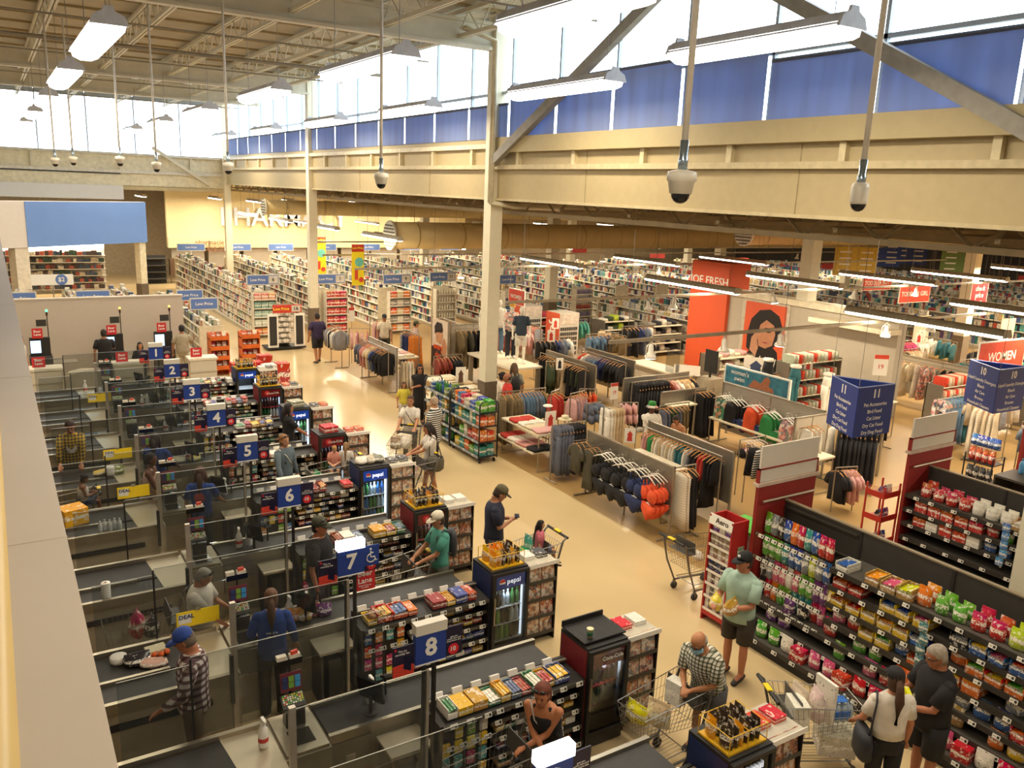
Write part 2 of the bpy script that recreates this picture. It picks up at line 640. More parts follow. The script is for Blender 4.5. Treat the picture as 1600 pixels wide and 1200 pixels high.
        if st in ('long', 'longer'):
            e = MB()
            L_ = .30 if st == 'long' else .42
            pts = [hc0+Vector((0, -.05, .03)), hc0+Vector((0, -.07, -.08)), hc0+Vector((0, -.095, -.08-L_*.5)), hc0+Vector((0, -.10, -.08-L_))]
            e.tube([Hd(p) if i < 2 else U(nk-Vector(U((0, .005, 1.47)))+p) for i, p in enumerate(pts)], [(.07, .05), (.088, .05), (.085, .04), (.05, .02)], 10)
            for sd in (-1, 1):
                e.tube([Hd(hc0+Vector((sd*.07, .01, .05))), Hd(hc0+Vector((sd*.086, .0, -.05))), U((sd*.09, -.02, 1.615-.08-L_*.6))], [.025, .03, .015], 6)
            put('hair', e, hm)
        elif st in ('tail', 'bun'):
            e = MB()
            if st == 'bun':
                hball(e, (0, -.11, .05), .045, .04, .04)
            else:
                e.tube([Hd(hc0+Vector((0, -.09, .03))), Hd(hc0+Vector((0, -.14, -.02))), U((0, -.16, 1.45)), U((0, -.15, 1.18))], [.03, .042, .05, .018], 8)
            put('hair', e, hm)
    # ---- clothes
    kind, col, pat = top
    cm = OC(pat, .85)
    hem = {'crop': .96, 'tank': .90, 'tee': .86, 'long': .84, 'jacket': .84, 'dress': .45, 'tube': .95, 'polo': .84, 'tunic': .62}[kind]
    sl = {'tank': 0, 'tube': 0, 'tee': .62, 'crop': .55, 'polo': .66, 'long': 1.75, 'jacket': 1.85, 'dress': .5, 'tunic': .75}[kind]
    e = MB()
    gr = .02
    cr = []
    if hem < .8:
        cr += [(hem, .20, .15, .01), (.70, .19, .14, 0)]
    if hem < .9:
        cr += [(max(hem, .80), .172, .128, 0)]
    cr += [(.96, .168, .122, 0), (1.08, .16, .118, 0), (1.22, .172, .127, .005)]
    if kind == 'tube':
        cr += [(1.27, .172, .124, .003)]
    elif kind == 'tank':
        cr += [(1.29, .165, .118, .0), (1.33, .13, .108, .0), (1.35, .115, .10, -.005)]
    else:
        cr += [(1.33, .186, .125, 0), (1.405, .166, .102, -.005), (1.45, .095, .082, -.005), (1.462, .078, .072, -.003)]
    e.loft([[tuple(U((q[1]*(1.14 if kind == 'tank' else 1.05)*w*cos(2*pi*i/20)*(1+.02*sin(5*i)), q[3]+q[2]*(1.22 if kind == 'tank' else 1.07)*(.5+.5*w)*(1 if w < 1.1 else w)*sin(2*pi*i/20), q[0]))) for i in range(20)] for q in cr])
    if kind == 'tank':
        for sd in (-1, 1):
            e.tube([U((sd*.075, .085, 1.33)), U((sd*.085, .03, 1.435)), U((sd*.08, -.07, 1.37))], .018, 6)
    if sl:
        for sh, el, wr, sd in arms:
            pts, rs = [sh], [.070]
            e.ball(sh, .070*min(w, 1.2), .07, .068, 10, 6)
            if sl <= 1:
                pts += [sh.lerp(el, sl*.6), sh.lerp(el, sl+.15)]
                rs += [.069, .068]
            else:
                pts += [sh.lerp(el, .55), el, el.lerp(wr, (sl-1)*.6), el.lerp(wr, sl-.95)]
                rs += [.066, .056, .05, .043]
            e.tube(pts, [r_*min(w, 1.2) for r_ in rs], 10)
    put({'jacket': 'jacket', 'dress': 'dress', 'tunic': 'top'}.get(kind, 'shirt'), e, cm, col=col)
    if kind == 'polo':
        e = MB()
        e.loft([[tuple(U((.075*q*cos(2*pi*i/12), -.003+.07*q*sin(2*pi*i/12), z_))) for i in range(12)] for q, z_ in ((1.25, 1.445), (1.12, 1.475), (1.0, 1.478))])
        put('collar', e, cm, col=col)
    bk, bc, bp = bottom
    bm = OC(bp, .85)
    if bk in ('pants', 'shorts', 'shortshorts', 'leggings'):
        e = MB()
        e.loft([[tuple(Vector((q[1]*w*cos(2*pi*i/16), q[2]*w*sin(2*pi*i/16), q[0]))) for i in range(16)] for q in ((.78, .165, .118), (.86, .172, .126), (.93, .168, .124), (.97, .160, .118))])
        for hip, kn, an, toe in legs:
            if bk == 'pants':
                e.tube([hip, hip.lerp(kn, .5), kn, kn.lerp(an, .5), an+Vector((0, -.01, -.03))], [.097*w, .09*w, .076, .072, .066], 10)
            elif bk == 'leggings':
                e.tube([hip, hip.lerp(kn, .5), kn, kn.lerp(an, .4), an], [.094*w, .081*w, .06, .062, .043], 10)
            else:
                f_ = .85 if bk == 'shorts' else .35
                e.tube([hip, hip.lerp(kn, f_*.5), hip.lerp(kn, f_)], [.10*w, .095*w, .09*w], 10)
        put({'pants': 'trousers', 'leggings': 'leggings'}.get(bk, 'shorts'), e, bm, col=bc)
    elif bk == 'skirt':
        e = MB()
        e.loft([[tuple(Vector((q[1]*w*cos(2*pi*i/20)*(1+.03*sin(i*3)), q[2]*w*sin(2*pi*i/20), q[0]))) for i in range(20)] for q in ((.55, .22, .17), (.75, .19, .145), (.93, .168, .124), (.97, .160, .118))])
        put('skirt', e, bm, col=bc)
    for hip, kn, an, toe in legs:
        e = MB()
        e.tube([an+Vector((0, -.07, -.04)), an+Vector((0, -.03, -.025)), an.lerp(toe, .45)+Vector((0, 0, -.012)), toe+Vector((0, .03, -.005)), toe+Vector((0, .055, -.008))], [(.03, .026), (.042, .048), (.046, .042), (.04, .026), (.02, .014)], 10)
        put('shoe', e, P(shoes, .6))
    # ---- hats and extras
    if hat:
        hk, hcol = hat[:2]
        hmt = OC('cloth', .8)
        e = MB()
        if hk in ('cap', 'capback'):
            for q0 in (0,):
                rings = []
                for q in ((.028, .088, .107, -.004), (.07, .087, .104, -.004), (.11, .072, .088, -.006), (.135, .042, .05, -.008), (.142, .01, .012, -.008)):
                    rings.append([tuple(Hd(hc0+Vector((q[1]*cos(2*pi*i/16), q[3]+q[2]*sin(2*pi*i/16), q[0])))) for i in range(16)])
                e.loft(rings)
            sgn = 1 if hk == 'cap' else -1
            br = [tuple(Hd(hc0+Vector((.078*cos(pi*i/8), sgn*(.06+.13*sin(pi*i/8)), .04-.025*sin(pi*i/8))))) for i in range(9)]
            br2 = [tuple(Hd(hc0+Vector((.078*cos(pi*i/8), sgn*(.06+.13*sin(pi*i/8)), .030-.025*sin(pi*i/8))))) for i in range(9)]
            e2 = MB()
            e2.add(br+br2, [tuple(range(9)), tuple(reversed(range(9, 18)))]+[(i, 9+i, 9+(i+1) % 9, (i+1) % 9) for i in range(9)])
            put('cap_crown', e, hmt, col=hcol)
            put('cap_peak', e2, hmt, col=hat[2] if len(hat) > 2 else hcol)
            if len(hat) > 3:
                e = MB()
                hball(e, (0, .093, .085), .028, .014, .022)
                put('cap_badge', e, P(hat[3], .6, var=0))
        else:   # bucket hat: crown and turned down brim
            rings = []
            for q in ((.035, .098, .11, 0), (.10, .085, .097, 0), (.13, .076, .086, 0), (.135, .02, .02, 0)):
                rings.append([tuple(Hd(hc0+Vector((q[1]*cos(2*pi*i/16), q[3]+q[2]*sin(2*pi*i/16), q[0])))) for i in range(16)])
            e.loft(rings)
            put('hat_crown', e, hmt, col=hcol)
            e = MB()
            rings = []
            for q in ((.0, .145, .155), (.04, .099, .111), (.046, .096, .108)):
                rings.append([tuple(Hd(hc0+Vector((q[1]*cos(2*pi*i/16), q[2]*sin(2*pi*i/16), q[0])))) for i in range(16)])
            e.loft(rings)
            put('hat_brim', e, OC('floral'), col='#e8e4da')
    for ex in extras:
        e = MB()
        if ex == 'sunglasses':
            for sd in (-1, 1):
                hball(e, (sd*.034, .098, .004), .027, .01, .018)
            e.tube([Hd(hc0+Vector((-.08, .0, .01))), Hd(hc0+Vector((-.06, .09, .01))), Hd(hc0+Vector((.06, .09, .01))), Hd(hc0+Vector((.08, .0, .01)))], .004, 4)
            put('sunglasses', e, P('#151313', .2, var=0))
        elif ex == 'headshades':
            for sd in (-1, 1):
                hball(e, (sd*.035, .075, .10), .028, .02, .018)
            e.tube([Hd(hc0+Vector((-.085, .0, .05))), Hd(hc0+Vector((-.06, .078, .10))), Hd(hc0+Vector((.06, .078, .10))), Hd(hc0+Vector((.085, .0, .05)))], .004, 4)
            put('sunglasses', e, P('#1d1a1a', .15, var=0))
        elif ex == 'glasses':
            e.tube([Hd(hc0+Vector((-.08, -.01, .005))), Hd(hc0+Vector((-.066, .085, .003))), Hd(hc0+Vector((0, .106, .0))), Hd(hc0+Vector((.066, .085, .003))), Hd(hc0+Vector((.08, -.01, .005)))], .005, 4)
            put('glasses', e, P('#17140f', .3, var=0))
        elif ex == 'mask':
            e.loft([[tuple(Hd(hc0+Vector((q[1]*sin(a_), q[2]+q[3]*cos(a_), q[0])))) for a_ in [(-1.25+i*2.5/8) for i in range(9)]+[(1.1-i*2.2/8) for i in range(9)]] for q in ((-.02, .078, .0, .108), (-.05, .08, .0, .12), (-.09, .072, .0, .112), (-.115, .055, .0, .09))])
            put('face_mask', e, P('#8fbfd6', .8, var=.05))
        elif ex[0] == 'watch':
            pass
        elif ex[0] == 'backpack':
            e.loft([[tuple(U((q[1]*cos(2*pi*i/12), -.19+q[2]*sin(2*pi*i/12), q[0]))) for i in range(12)] for q in ((1.0, .11, .05), (1.04, .135, .08), (1.2, .135, .085), (1.34, .12, .07), (1.42, .07, .04))])
            put('backpack', e, OC('cloth'), col=ex[1])
            for sd in (-1, 1):
                e = MB()
                e.tube([U((sd*.1, -.14, 1.38)), U((sd*.105, -.02, 1.475)), U((sd*.11, .11, 1.36)), U((sd*.14, .08, 1.15)), U((sd*.13, -.13, 1.08))], (.014), 5)
                put('strap', e, OC('cloth'), col=ex[1])
        elif ex[0] == 'tote':
            sd = ex[2]
            cx = sd*.27
            e.loft([[(cx+q[1]*cos(2*pi*i/14), -.06+q[2]*sin(2*pi*i/14), q[0]) for i in range(14)] for q in ((.72, .05, .12), (.78, .085, .19), (.95, .075, .20), (1.06, .05, .17))])
            put('shoulder_bag', e, OC('cloth'), col=ex[1])
            e = MB()
            e.tube([(cx, .07, 1.04), (sd*.20, .05, 1.40), (sd*.17, 0, 1.47), (sd*.20, -.10, 1.40), (cx, -.2, 1.04)], .012, 5)
            put('bag_strap', e, OC('cloth'), col=ex[1])
        elif ex[0] == 'sling':
            e.tube([U((.14, .0, 1.46)), U((.06, .135, 1.33)), U((-.06, .135, 1.15)), U((-.17, .06, 1.0)), U((-.17, -.08, 1.0)), U((0, -.135, 1.2)), U((.14, -.04, 1.45))], .009, 4)
            put('sling_strap', e, P(ex[1], .7))
        elif ex[0] == 'print':
            e.ball((0, 0, 0), .09, .012, .10, 12, 6)
            e.V = [tuple(U((v[0]+ex[2][0], v[1]+ex[2][1], v[2]+ex[2][2]))) for v in e.V]
            put('shirt_print', e, P(ex[1], .8, var=.3, scale=40))
        elif ex[0] == 'words':
            l_ = letter(t, ex[1], .05*s, tuple(U(ex[2])*s), '-Y' if ex[2][1] < 0 else '+Y', P(ex[3], .8, var=0), .004, .01, 'shirt_lettering')
    return t
# ================================================================ the shoppers and staff
T = lambda c, p='cloth': ('tee', c, p)
person((1.40, 8.28), 285, 1.76, 'man in a blue cap and maroon checked shirt at the bagging counter', ('long', '#6a4a50', 'plaid'), ('pants', '#5a4a34', 'cloth'), ('short', '#6a5a4a'), ('cap', '#2b4a9a', '#2b4a9a', '#c8a080'), '#a86a4a', lhand=(-.24, .30, .98), rhand=(.30, .10, .82), nod=20, wide=1.12, voxel=.011)
person((1.84, 10.10), 125, 1.56, 'grey haired woman in a white blouse and navy vest', T('#e4dccd'), ('pants', '#22284a', 'cloth'), ('short', '#8f8a80'), None, '#b07a5c', rhand=(.18, .40, 1.0), lhand=(-.2, .35, 1.02), nod=25, wide=1.15, extras=(('print', '#23263f', (0, .10, 1.05)), 'headshades'))
person((2.42, 8.95), 15, 1.64, 'cashier in a blue top with a long ponytail at lane seven', ('long', '#2b4fa0', 'cloth'), ('pants', '#35302c', 'cloth'), ('tail', '#5a3a22'), None, '#c08a68', lhand=(-.22, .28, .98), rhand=(.30, .20, .85), extras=(('words', 'we are\nready', (0, -.14, 1.2), '#d8d8e0'),))
person((2.60, 13.70), 25, 1.64, 'cashier in a blue top with a round red print at lane five', T('#2b4fa0'), ('pants', '#2a2826', 'cloth'), ('long', '#4a2a1c'), None, '#a06a48', rhand=(.28, .35, 1.0), extras=(('print', '#d8505a', (0, -.135, 1.22)),))
person((2.25, 15.92), 30, 1.66, 'cashier in a plain blue top at lane four', T('#2b4fa0'), ('pants', '#2a2826', 'cloth'), ('long', '#2a1a14'), None, '#7a4a30', rhand=(.25, .38, .98), lhand=(-.2, .35, .98))
person((2.02, 14.95), 115, 1.60, 'woman in a pale pink sleeveless top at the lane five till', ('tank', '#d8b0a0', 'cloth'), ('skirt', '#c8b098', 'cloth'), ('short', '#1c1412'), None, '#6a4028', rhand=(.2, .35, 1.0))
person((.95, 17.15), 185, 1.78, 'man in a black and yellow checked jacket packing bags', ('jacket', '#c9a028', 'check'), ('pants', '#2a2a2c', 'cloth'), ('short', '#2a1c14'), None, '#a87050', lhand=(-.15, .35, .95), rhand=(.2, .38, .95), nod=22, extras=(('print', '#d8d0c4', (0, .125, 1.2)),))
person((.95, 15.12), 95, 1.0, 'small child in a white vest seated in a trolley', ('tank', '#d8cfc0', 'cloth'), ('shorts', '#2f4a7a', 'cloth'), ('bun', '#1c1412'), None, '#8a5a40', seated=True, lhand=(-.08, .3, 1.15), rhand=(.08, .3, 1.15), nod=25, z=.32)
person((.42, 27.3), 120, 1.70, 'shopper in a pale top by the far self checkout', T('#cfc6b8'), hair=('short', '#1c1412'), voxel=.016)
person((2.62, 27.35), 8, 1.76, 'man in a black shirt at a self checkout', T('#1c1b1e'), ('pants', '#3a3a34', 'cloth'), ('short', '#2a221c'), None, '#9a6a4c', rhand=(.2, .4, 1.1), wide=1.12, voxel=.016)
person((3.5, 26.6), 170, 1.45, 'shopper in a dark top between the self checkouts', T('#1c1b1e'), hair=('long', '#1c1412'), voxel=.016)
person((4.85, 27.4), 15, 1.78, 'man in a beige shirt and pale trousers at a self checkout', T('#a89c84'), ('pants', '#b0a488', 'cloth'), ('short', '#1c1613'), None, '#9a6a4c', rhand=(.25, .4, 1.1), wide=1.1, voxel=.016)
person((9.62, 28.45), 355, 1.80, 'man in a purple shirt and black shorts walking away', T('#33264a'), ('shorts', '#1d1c1e', 'cloth'), ('short', '#2a211c'), None, '#a8704e', stride=10, wide=1.15, voxel=.016)
person((5.15, 17.25), 95, 1.62, 'dark haired woman in a black top beside the lane three cooler', T('#1b1a1d'), ('pants', '#22222a', 'cloth'), ('long', '#221714'), None, '#a8704e', rhand=(.18, .38, 1.0), lhand=(-.15, .35, 1.0), wide=1.08)
person((4.38, 14.98), 155, 1.64, 'blonde woman in a grey denim jacket over a black top', ('jacket', '#5f6d74', 'cloth'), ('pants', '#22222a', 'cloth'), ('bun', '#8a6238'), None, '#c08c6c', rhand=(.32, .30, .9), lhand=(-.25, .1, .85), extras=('headshades', ('sling', '#c8c0b0'), ('print', '#17161a', (0, .12, 1.2))))
person((5.42, 15.1), 200, .98, 'small blond boy in a pink top sitting in a trolley', T('#d8907c'), ('shorts', '#5a6a7a', 'cloth'), ('short', '#a87a44'), None, '#d0a080', seated=True, lhand=(-.05, .3, 1.1), rhand=(.1, .3, 1.08), nod=30, z=.30)
person((5.62, 15.0), 30, 1.02, 'small girl with long fair hair sitting in a trolley', T('#d8cfc4'), ('shorts', '#8a7a8a', 'cloth'), ('longer', '#8a6a44'), None, '#d0a080', seated=True, z=.30)
person((3.50, 10.42), 125, 1.80, 'man in a black printed t-shirt and camouflage cap with sunglasses', T('#1d1c1e'), ('shorts', '#2c2a2a', 'cloth'), ('short', '#2a211c'), ('cap', '#4a4a38', '#35352a'), '#a86a4a', turn=15, wide=1.2, extras=('headshades', ('words', 'STIX\nSTONES', (.0, .165, 1.27), '#d8d4c8'), ('print', '#5a6a48', (0, .14, 1.08))))
person((5.25, 10.15), 272, 1.68, 'person in a teal shirt and white cap with a dark backpack', T('#4f9a8a'), ('shorts', '#4a4a40', 'cloth'), ('short', '#3a2a1c'), ('cap', '#dcd2bc', '#dcd2bc', '#2a2a2a'), '#b07a58', lhand=(-.1, .36, 1.02), rhand=(.1, .38, 1.02), nod=12, extras=(('backpack', '#35363c'),))
person((6.42, 10.55), 115, 1.78, 'man in a navy t-shirt and camouflage cap reading his phone', T('#22253a'), ('shorts', '#3a3a3c', 'cloth'), ('short', '#3a2a20'), ('cap', '#5f563c', '#4a4432'), '#b07a58', lhand=(-.04, .24, 1.17), rhand=(.05, .25, 1.16), nod=28, wide=1.1)
person((6.95, 10.02), 120, .98, 'small dark haired girl in pink seated in the trolley with the green basket', T('#c86a78'), ('shorts', '#5a5a6a', 'cloth'), ('longer', '#1d1412'), None, '#b88a68', seated=True, z=.30)
person((4.40, 6.05), 232, 1.64, 'woman in a black vest and denim shorts leaning on her trolley', ('tank', '#1d1b1d', 'cloth'), ('shortshorts', '#8a97a0', 'cloth'), ('tail', '#6a3420'), None, '#b8764e', lhand=(.12, .36, .98), rhand=(-.10, .38, 1.0), lean=20, nod=-4, extras=('headshades', ('sling', '#a8a298')), voxel=.011)
person((6.58, 5.92), 258, 1.70, 'bald man in a checked shirt and blue face mask leaning on his trolley', T('#d8d4c4', 'plaid2'), ('shorts', '#5a5a5c', 'cloth'), ('fringe', '#8f8880'), None, '#b0764e', lhand=(-.04, .44, 1.0), rhand=(.06, .44, 1.0), lean=26, nod=0, wide=1.2, extras=('mask', 'glasses'), voxel=.011)
person((8.05, 6.85), 262, 1.80, 'man in a mint polo shirt and black cap holding bread', ('polo', '#a8c4b4', 'cloth'), ('shorts', '#3a342c', 'cloth'), ('short', '#3a2a20'), ('cap', '#1b1b1d', '#1b1b1d', '#c8c8c8'), '#b07252', lhand=(-.12, .34, 1.12), rhand=(.14, .34, 1.1), turn=15, wide=1.18, voxel=.011)
person((7.50, 4.28), 35, 1.68, 'woman in a white cropped top and black cap with a long ponytail', ('crop', '#e8e0d4', 'cloth'), ('pants', '#1f1d1f', 'cloth'), ('tail', '#4a3020'), ('cap', '#1b1a1c'), '#b87a58', lhand=(-.25, .25, .95), rhand=(.26, .1, .85), extras=(('tote', '#22242c', -1),), voxel=.011)
person((8.18, 4.22), 298, 1.80, 'grey haired man in a black polo shirt choosing snacks', ('polo', '#1a191b', 'cloth'), ('shorts', '#1f1e20', 'cloth'), ('short', '#9a8e80'), None, '#a86c4c', lhand=(-.1, .36, 1.1), rhand=(.16, .36, 1.08), wide=1.18, nod=15, extras=('glasses',), voxel=.011)
person((9.48, 19.72), 195, 1.68, 'woman in a long black dress and sunglasses with a phone', ('dress', '#18171a', 'cloth'), ('leggings', '#18171a', 'cloth'), ('longer', '#18110f'), None, '#a8704e', rhand=(-.22, .1, .86), lhand=(.18, .25, 1.15), extras=('sunglasses',), stride=6)
person((9.08, 19.85), 190, 1.20, 'girl in a yellow top holding hands with the woman in black', T('#d8c84a'), ('shorts', '#cfc8bc', 'cloth'), ('long', '#4a3020'), None, '#b07c58')
person((7.82, 16.72), 218, 1.66, 'woman in a white t-shirt with tied hair pushing a loaded trolley', T('#dcd4c8'), ('leggings', '#26252a', 'cloth'), ('bun', '#4a3222'), None, '#b07c58', lhand=(-.2, .42, 1.05), rhand=(.2, .42, 1.05), extras=(('sling', '#2a2a2a'),))
person((8.35, 16.55), 330, 1.62, 'woman in a black and white striped top seen from behind', ('tunic', '#1d1c22', 'stripe'), ('leggings', '#22222a', 'cloth'), ('short', '#a8947c'), None, '#b8845c', wide=1.1)
person((7.28, 14.6), 285, 1.64, 'woman in a white top and dark shorts with a big grey shoulder bag', T('#dcd4c8'), ('shortshorts', '#2c3440', 'cloth'), ('long', '#241814'), None, '#a8704e', lhand=(-.1, .42, 1.08), rhand=(.12, .4, 1.05), nod=15, extras=(('tote', '#5a5446', -1),), stride=8)
person((12.0, 28.0), 195, 1.72, 'man in a cream t-shirt and dark cap behind the pale shirts', T('#d8cdb4'), ('pants', '#3a3a3a', 'cloth'), ('short', '#2a211c'), ('cap', '#2a2a2c'), '#a8704e', voxel=.016)
person((12.75, 26.9), 110, 1.6, 'woman in a camouflage cap behind the poster', T('#b8a090'), hair=('short', '#2a1c16'), hat=('cap', '#4a5038'), voxel=.016)
person((11.30, 18.42), 110, 1.58, 'woman in a white top with dark tied hair near the platform', T('#e0d4c0'), ('skirt', '#2a2a2c', 'cloth'), ('bun', '#1d1412'), None, '#b07c58', wide=1.1)
person((11.12, 17.85), 290, 1.68, 'balding man in a bright red shirt by the denim rail', T('#c8342c'), ('pants', '#2a2a2c', 'cloth'), ('fringe', '#3a2c24'), None, '#a0684a')
person((11.75, 18.55), 15, 1.76, 'woman in a grey top with a small black backpack', T('#8c8a78'), ('pants', '#3a3a3c', 'cloth'), ('long', '#5a4430'), None, '#b07c58', extras=(('backpack', '#1d1d20'),))
person((20.0, 28.3), 250, 1.25, 'person in black seated at the back of the clothing floor', T('#18171a'), hair=('bun', '#4a3424'), seated=True, voxel=.016)
person((12.55, 13.85), 200, 1.72, 'man in a white t-shirt and green bucket hat', T('#e4dccd'), ('pants', '#22222a', 'cloth'), ('short', '#1c1412'), ('bucket', '#2f8a3a'), '#5a3826', rhand=(-.2, .3, 1.0))
person((13.3, 13.62), 260, 1.45, 'woman in a white strapless top browsing low racks', ('tube', '#e4dccd', 'cloth'), ('pants', '#2a2a2c', 'cloth'), ('bun', '#2a1a14'), None, '#b0774f', lhand=(-.1, .35, 1.0), rhand=(.1, .35, 1.0), lean=18, nod=15)
def mannequin(loc, face, lab, top, bottom, hat=None, z=1.04):
    p = person(loc, face, 1.78, lab, top, bottom, None, hat, '#e9e2d2', voxel=.014, shoes='#e9e2d2', z=z)
    p['category'] = 'mannequin'
    p.name = 'mannequin'
    for ch in list(p.children):
        if ch.name.startswith(('eye', 'mouth')):
            bpy.data.objects.remove(ch)
    return p
mannequin((14.02, 23.2), 200, 'white mannequin in a white jacket and blue jeans on the platform', ('jacket', '#e8e2d4', 'cloth'), ('pants', '#5a7690', 'cloth'))
mannequin((13.7, 23.4), 200, 'white mannequin in a white top half hidden by the column', ('tee', '#e8e2d4', 'cloth'), ('pants', '#5a7690', 'cloth'))
mannequin((13.98, 22.35), 190, 'white mannequin in a yellow cap floral shirt and black trousers', ('tee', '#d8ccc0', 'floral'), ('pants', '#22262e', 'cloth'), ('cap', '#e8b048'))
mannequin((13.85, 21.55), 210, 'white mannequin in a dark denim jacket and white shorts', ('tee', '#34404e', 'cloth'), ('shorts', '#e8e2d4', 'cloth'))
# ================================================================ the building
CREAM = P('#d9cfae', .55, var=.04, scale=2)
STEEL_W = P('#cfc9b4', .5, var=.06, scale=3)
TANROOF = P('#aea48e', .8, var=.08, scale=1.5)
BROWNST = P('#8d7c5c', .7, var=.12, scale=4)
WALLW = P('#d6cfc2', .7, var=.03, scale=1)
GREYW = P('#9c9384', .75, var=.05, scale=2)
def floor_mat(name, base, rough, amt):
    m, nt, b, L = newmat(name)
    tc = N(nt, 'ShaderNodeTexCoord')
    no = N(nt, 'ShaderNodeTexNoise')
    no.inputs['Scale'].default_value = .55
    no.inputs['Detail'].default_value = 2
    L.new(tc.outputs['Object'], no.inputs['Vector'])
    c = hx(base)
    r = ramp(nt, [(.3, tuple(x*(1-amt) for x in c)), (.7, tuple(min(1, x*(1+amt)) for x in c))])
    L.new(no.outputs['Fac'], r.inputs['Fac'])
    L.new(r.outputs['Color'], b.inputs['Base Color'])
    n2 = N(nt, 'ShaderNodeTexNoise')
    n2.inputs['Scale'].default_value = 3
    L.new(tc.outputs['Object'], n2.inputs['Vector'])
    mr = N(nt, 'ShaderNodeMapRange')
    mr.inputs['To Min'].default_value = rough*.95
    mr.inputs['To Max'].default_value = rough*1.12
    L.new(n2.outputs['Fac'], mr.inputs['Value'])
    L.new(mr.outputs['Result'], b.inputs['Roughness'])
    b.inputs['Specular IOR Level'].default_value = .5
    return m
struct('floor', MB().box(-9, 10.05, -7, 62, -.2, 0), floor_mat('polished_floor', '#d0b98d', .19, .05), 'polished cream floor of the main aisle and checkouts')
struct('floor_sales', MB().box(10.05, 64, -7, 62, -.2, 0), floor_mat('sales_floor', '#ab8c5a', .33, .04), 'tan floor of the clothing and grocery departments')
# outer shell
struct('wall_left', MB().box(-9.3, -9, -7, 62, 0, 11), WALLW, 'plain wall closing the far side of the checkouts')
struct('wall_rear', MB().box(-9, 64, -7.3, -7, 0, 11), WALLW, 'plain wall behind the mezzanine')
struct('wall_right', MB().box(64, 64.3, -7, 62, 0, 7), P('#57514a', .8), 'dark far wall at the end of the sales floor')
b = MB()
b.box(9.2, 30, 55, 55.4, 2.1, 7)
b.box(9.2, 30, 54.85, 55, 2.1, 2.75)
struct('wall_back', b, P('#e2d2a4', .7, var=.03), 'tall cream fascia wall over the pharmacy counter')
struct('wall_back_low', MB().box(-9, 64, 60, 60.3, 0, 7), P('#a89a80', .8), 'rear wall of the store behind the pharmacy')
b = MB()
for i in range(9):
    b.box(9.4+i*2.2, 11.35+i*2.2, 55.1, 55.2, .9, 2.1)
pieces(ob('wall_shutters', None, kind='structure', label='grey roller shutters under the cream fascia'), 'shutter', b, GREYW)
# high roof over the checkouts
struct('ceiling', MB().box(-9.3, 11.6, -7.3, 49, 10.62, 10.8), TANROOF, 'tan steel roof deck over the checkouts')
struct('ceiling_low', MB().box(11.45, 64.3, -7.3, 62, 6.85, 7.0), TANROOF, 'roof deck over the sales floor')
struct('ceiling_rear', MB().box(-9.3, 11.6, 48.9, 62, 6.9, 7.05), TANROOF, 'roof deck behind the end windows')
for i, x in enumerate([-7.2, -5.0, -2.8, -.6, 1.6, 3.8, 6.0, 8.2, 10.2]):
    j = ob('roof_joist', None, kind='structure', label='open web steel joist under the high roof')
    b = MB()
    for z, r in ((10.5, .05), (9.95, .045)):
        b.box(x-.07, x-.015, -7, 48.6, z-r, z+r)
        b.box(x+.015, x+.07, -7, 48.6, z-r, z+r)
    pieces(j, 'chord', b, STEEL_W)
    b = MB()
    y = -6.5
    while y < 48:
        b.tube([(x, y, 10.48), (x, y+.55, 9.97)], .018, 4)
        b.tube([(x, y+.55, 9.97), (x, y+1.1, 10.48)], .018, 4)
        y += 1.1
    part(j, 'web', b, STEEL_W, kind='stuff')
for y in (4.6, 19.2, 33.8, 41.0):
    b = MB()
    b.box(-9, 11.2, y-.12, y+.12, 9.72, 9.80).box(-9, 11.2, y-.12, y+.12, 10.3, 10.38).box(-9, 11.2, y-.02, y+.02, 9.8, 10.3)
    struct('roof_girder', b, STEEL_W, 'deep steel girder crossing under the high roof')
b = MB()
for y in (11.5, 26.5):
    b.tube([(-9, y, 9.8), (11.2, y, 9.8)], .06, 6)
for y in (8, 15, 23, 30, 37, 45):
    b.tube([(-9, y, 9.86), (11.2, y, 9.86)], .025, 5)
pieces(ob('sprinkler_pipes', None, kind='structure', label='sprinkler pipes slung below the roof joists'), 'pipe', b, P('#8e8674', .6))
b = MB()
for y in [i*1.83-5 for i in range(30)]:
    b.box(-9, 11.4, y-.05, y+.05, 10.56, 10.64)
pieces(ob('deck_ribs', None, kind='structure', label='ribs of the steel roof deck'), 'rib', b, P('#a3926c', .8))
# right clerestory wall, x = 11.3
XW = 11.3
b = MB()
b.box(XW, XW+.15, -7, 49, 6.08, 7.62)
struct('wall_clerestory', b, P('#b0a079', .6, var=.03), 'cream panelled wall under the clerestory windows')
b = MB()
b.box(XW-.14, XW, -7, 49, 6.84, 6.95)
b.box(XW-.05, XW, -7, 49, 6.06, 6.12)
pieces(ob('trim_1', None, kind='structure', label='steel flange running along the clerestory wall'), 'flange', b, P('#bdaf8a', .55))
struct('trim_2', MB().box(XW-.22, XW, -7, 19.05, 7.25, 7.62), P('#ab9c74', .6, var=.03), 'deep cream sill beam under the near clerestory windows')
struct('trim_3', MB().box(XW-.14, XW, 19.4, 48.6, 7.36, 7.48), P('#cfc6ac', .55), 'narrow sill flange under the far clerestory windows')
b = MB()
for y in [1.5+i*2.35 for i in range(20)]:
    if abs(y-19.2) > .5:
        b.box(XW-.1, XW, y-.06, y+.06, 6.95, 7.36)
pieces(ob('trim_4', None, kind='structure', label='upright stiffeners on the clerestory wall'), 'stiffener', b, P('#c9bc97', .55))
b = MB()
for y in [3.2, 9.4, 15.2, 23, 28.6]:
    b.box(XW-.012, XW+.01, y-.008, y+.008, 6.1, 7.25)
pieces(ob('trim_5', None, kind='structure', label='joint lines between the wall panels'), 'joint', b, P('#a1946f', .7))
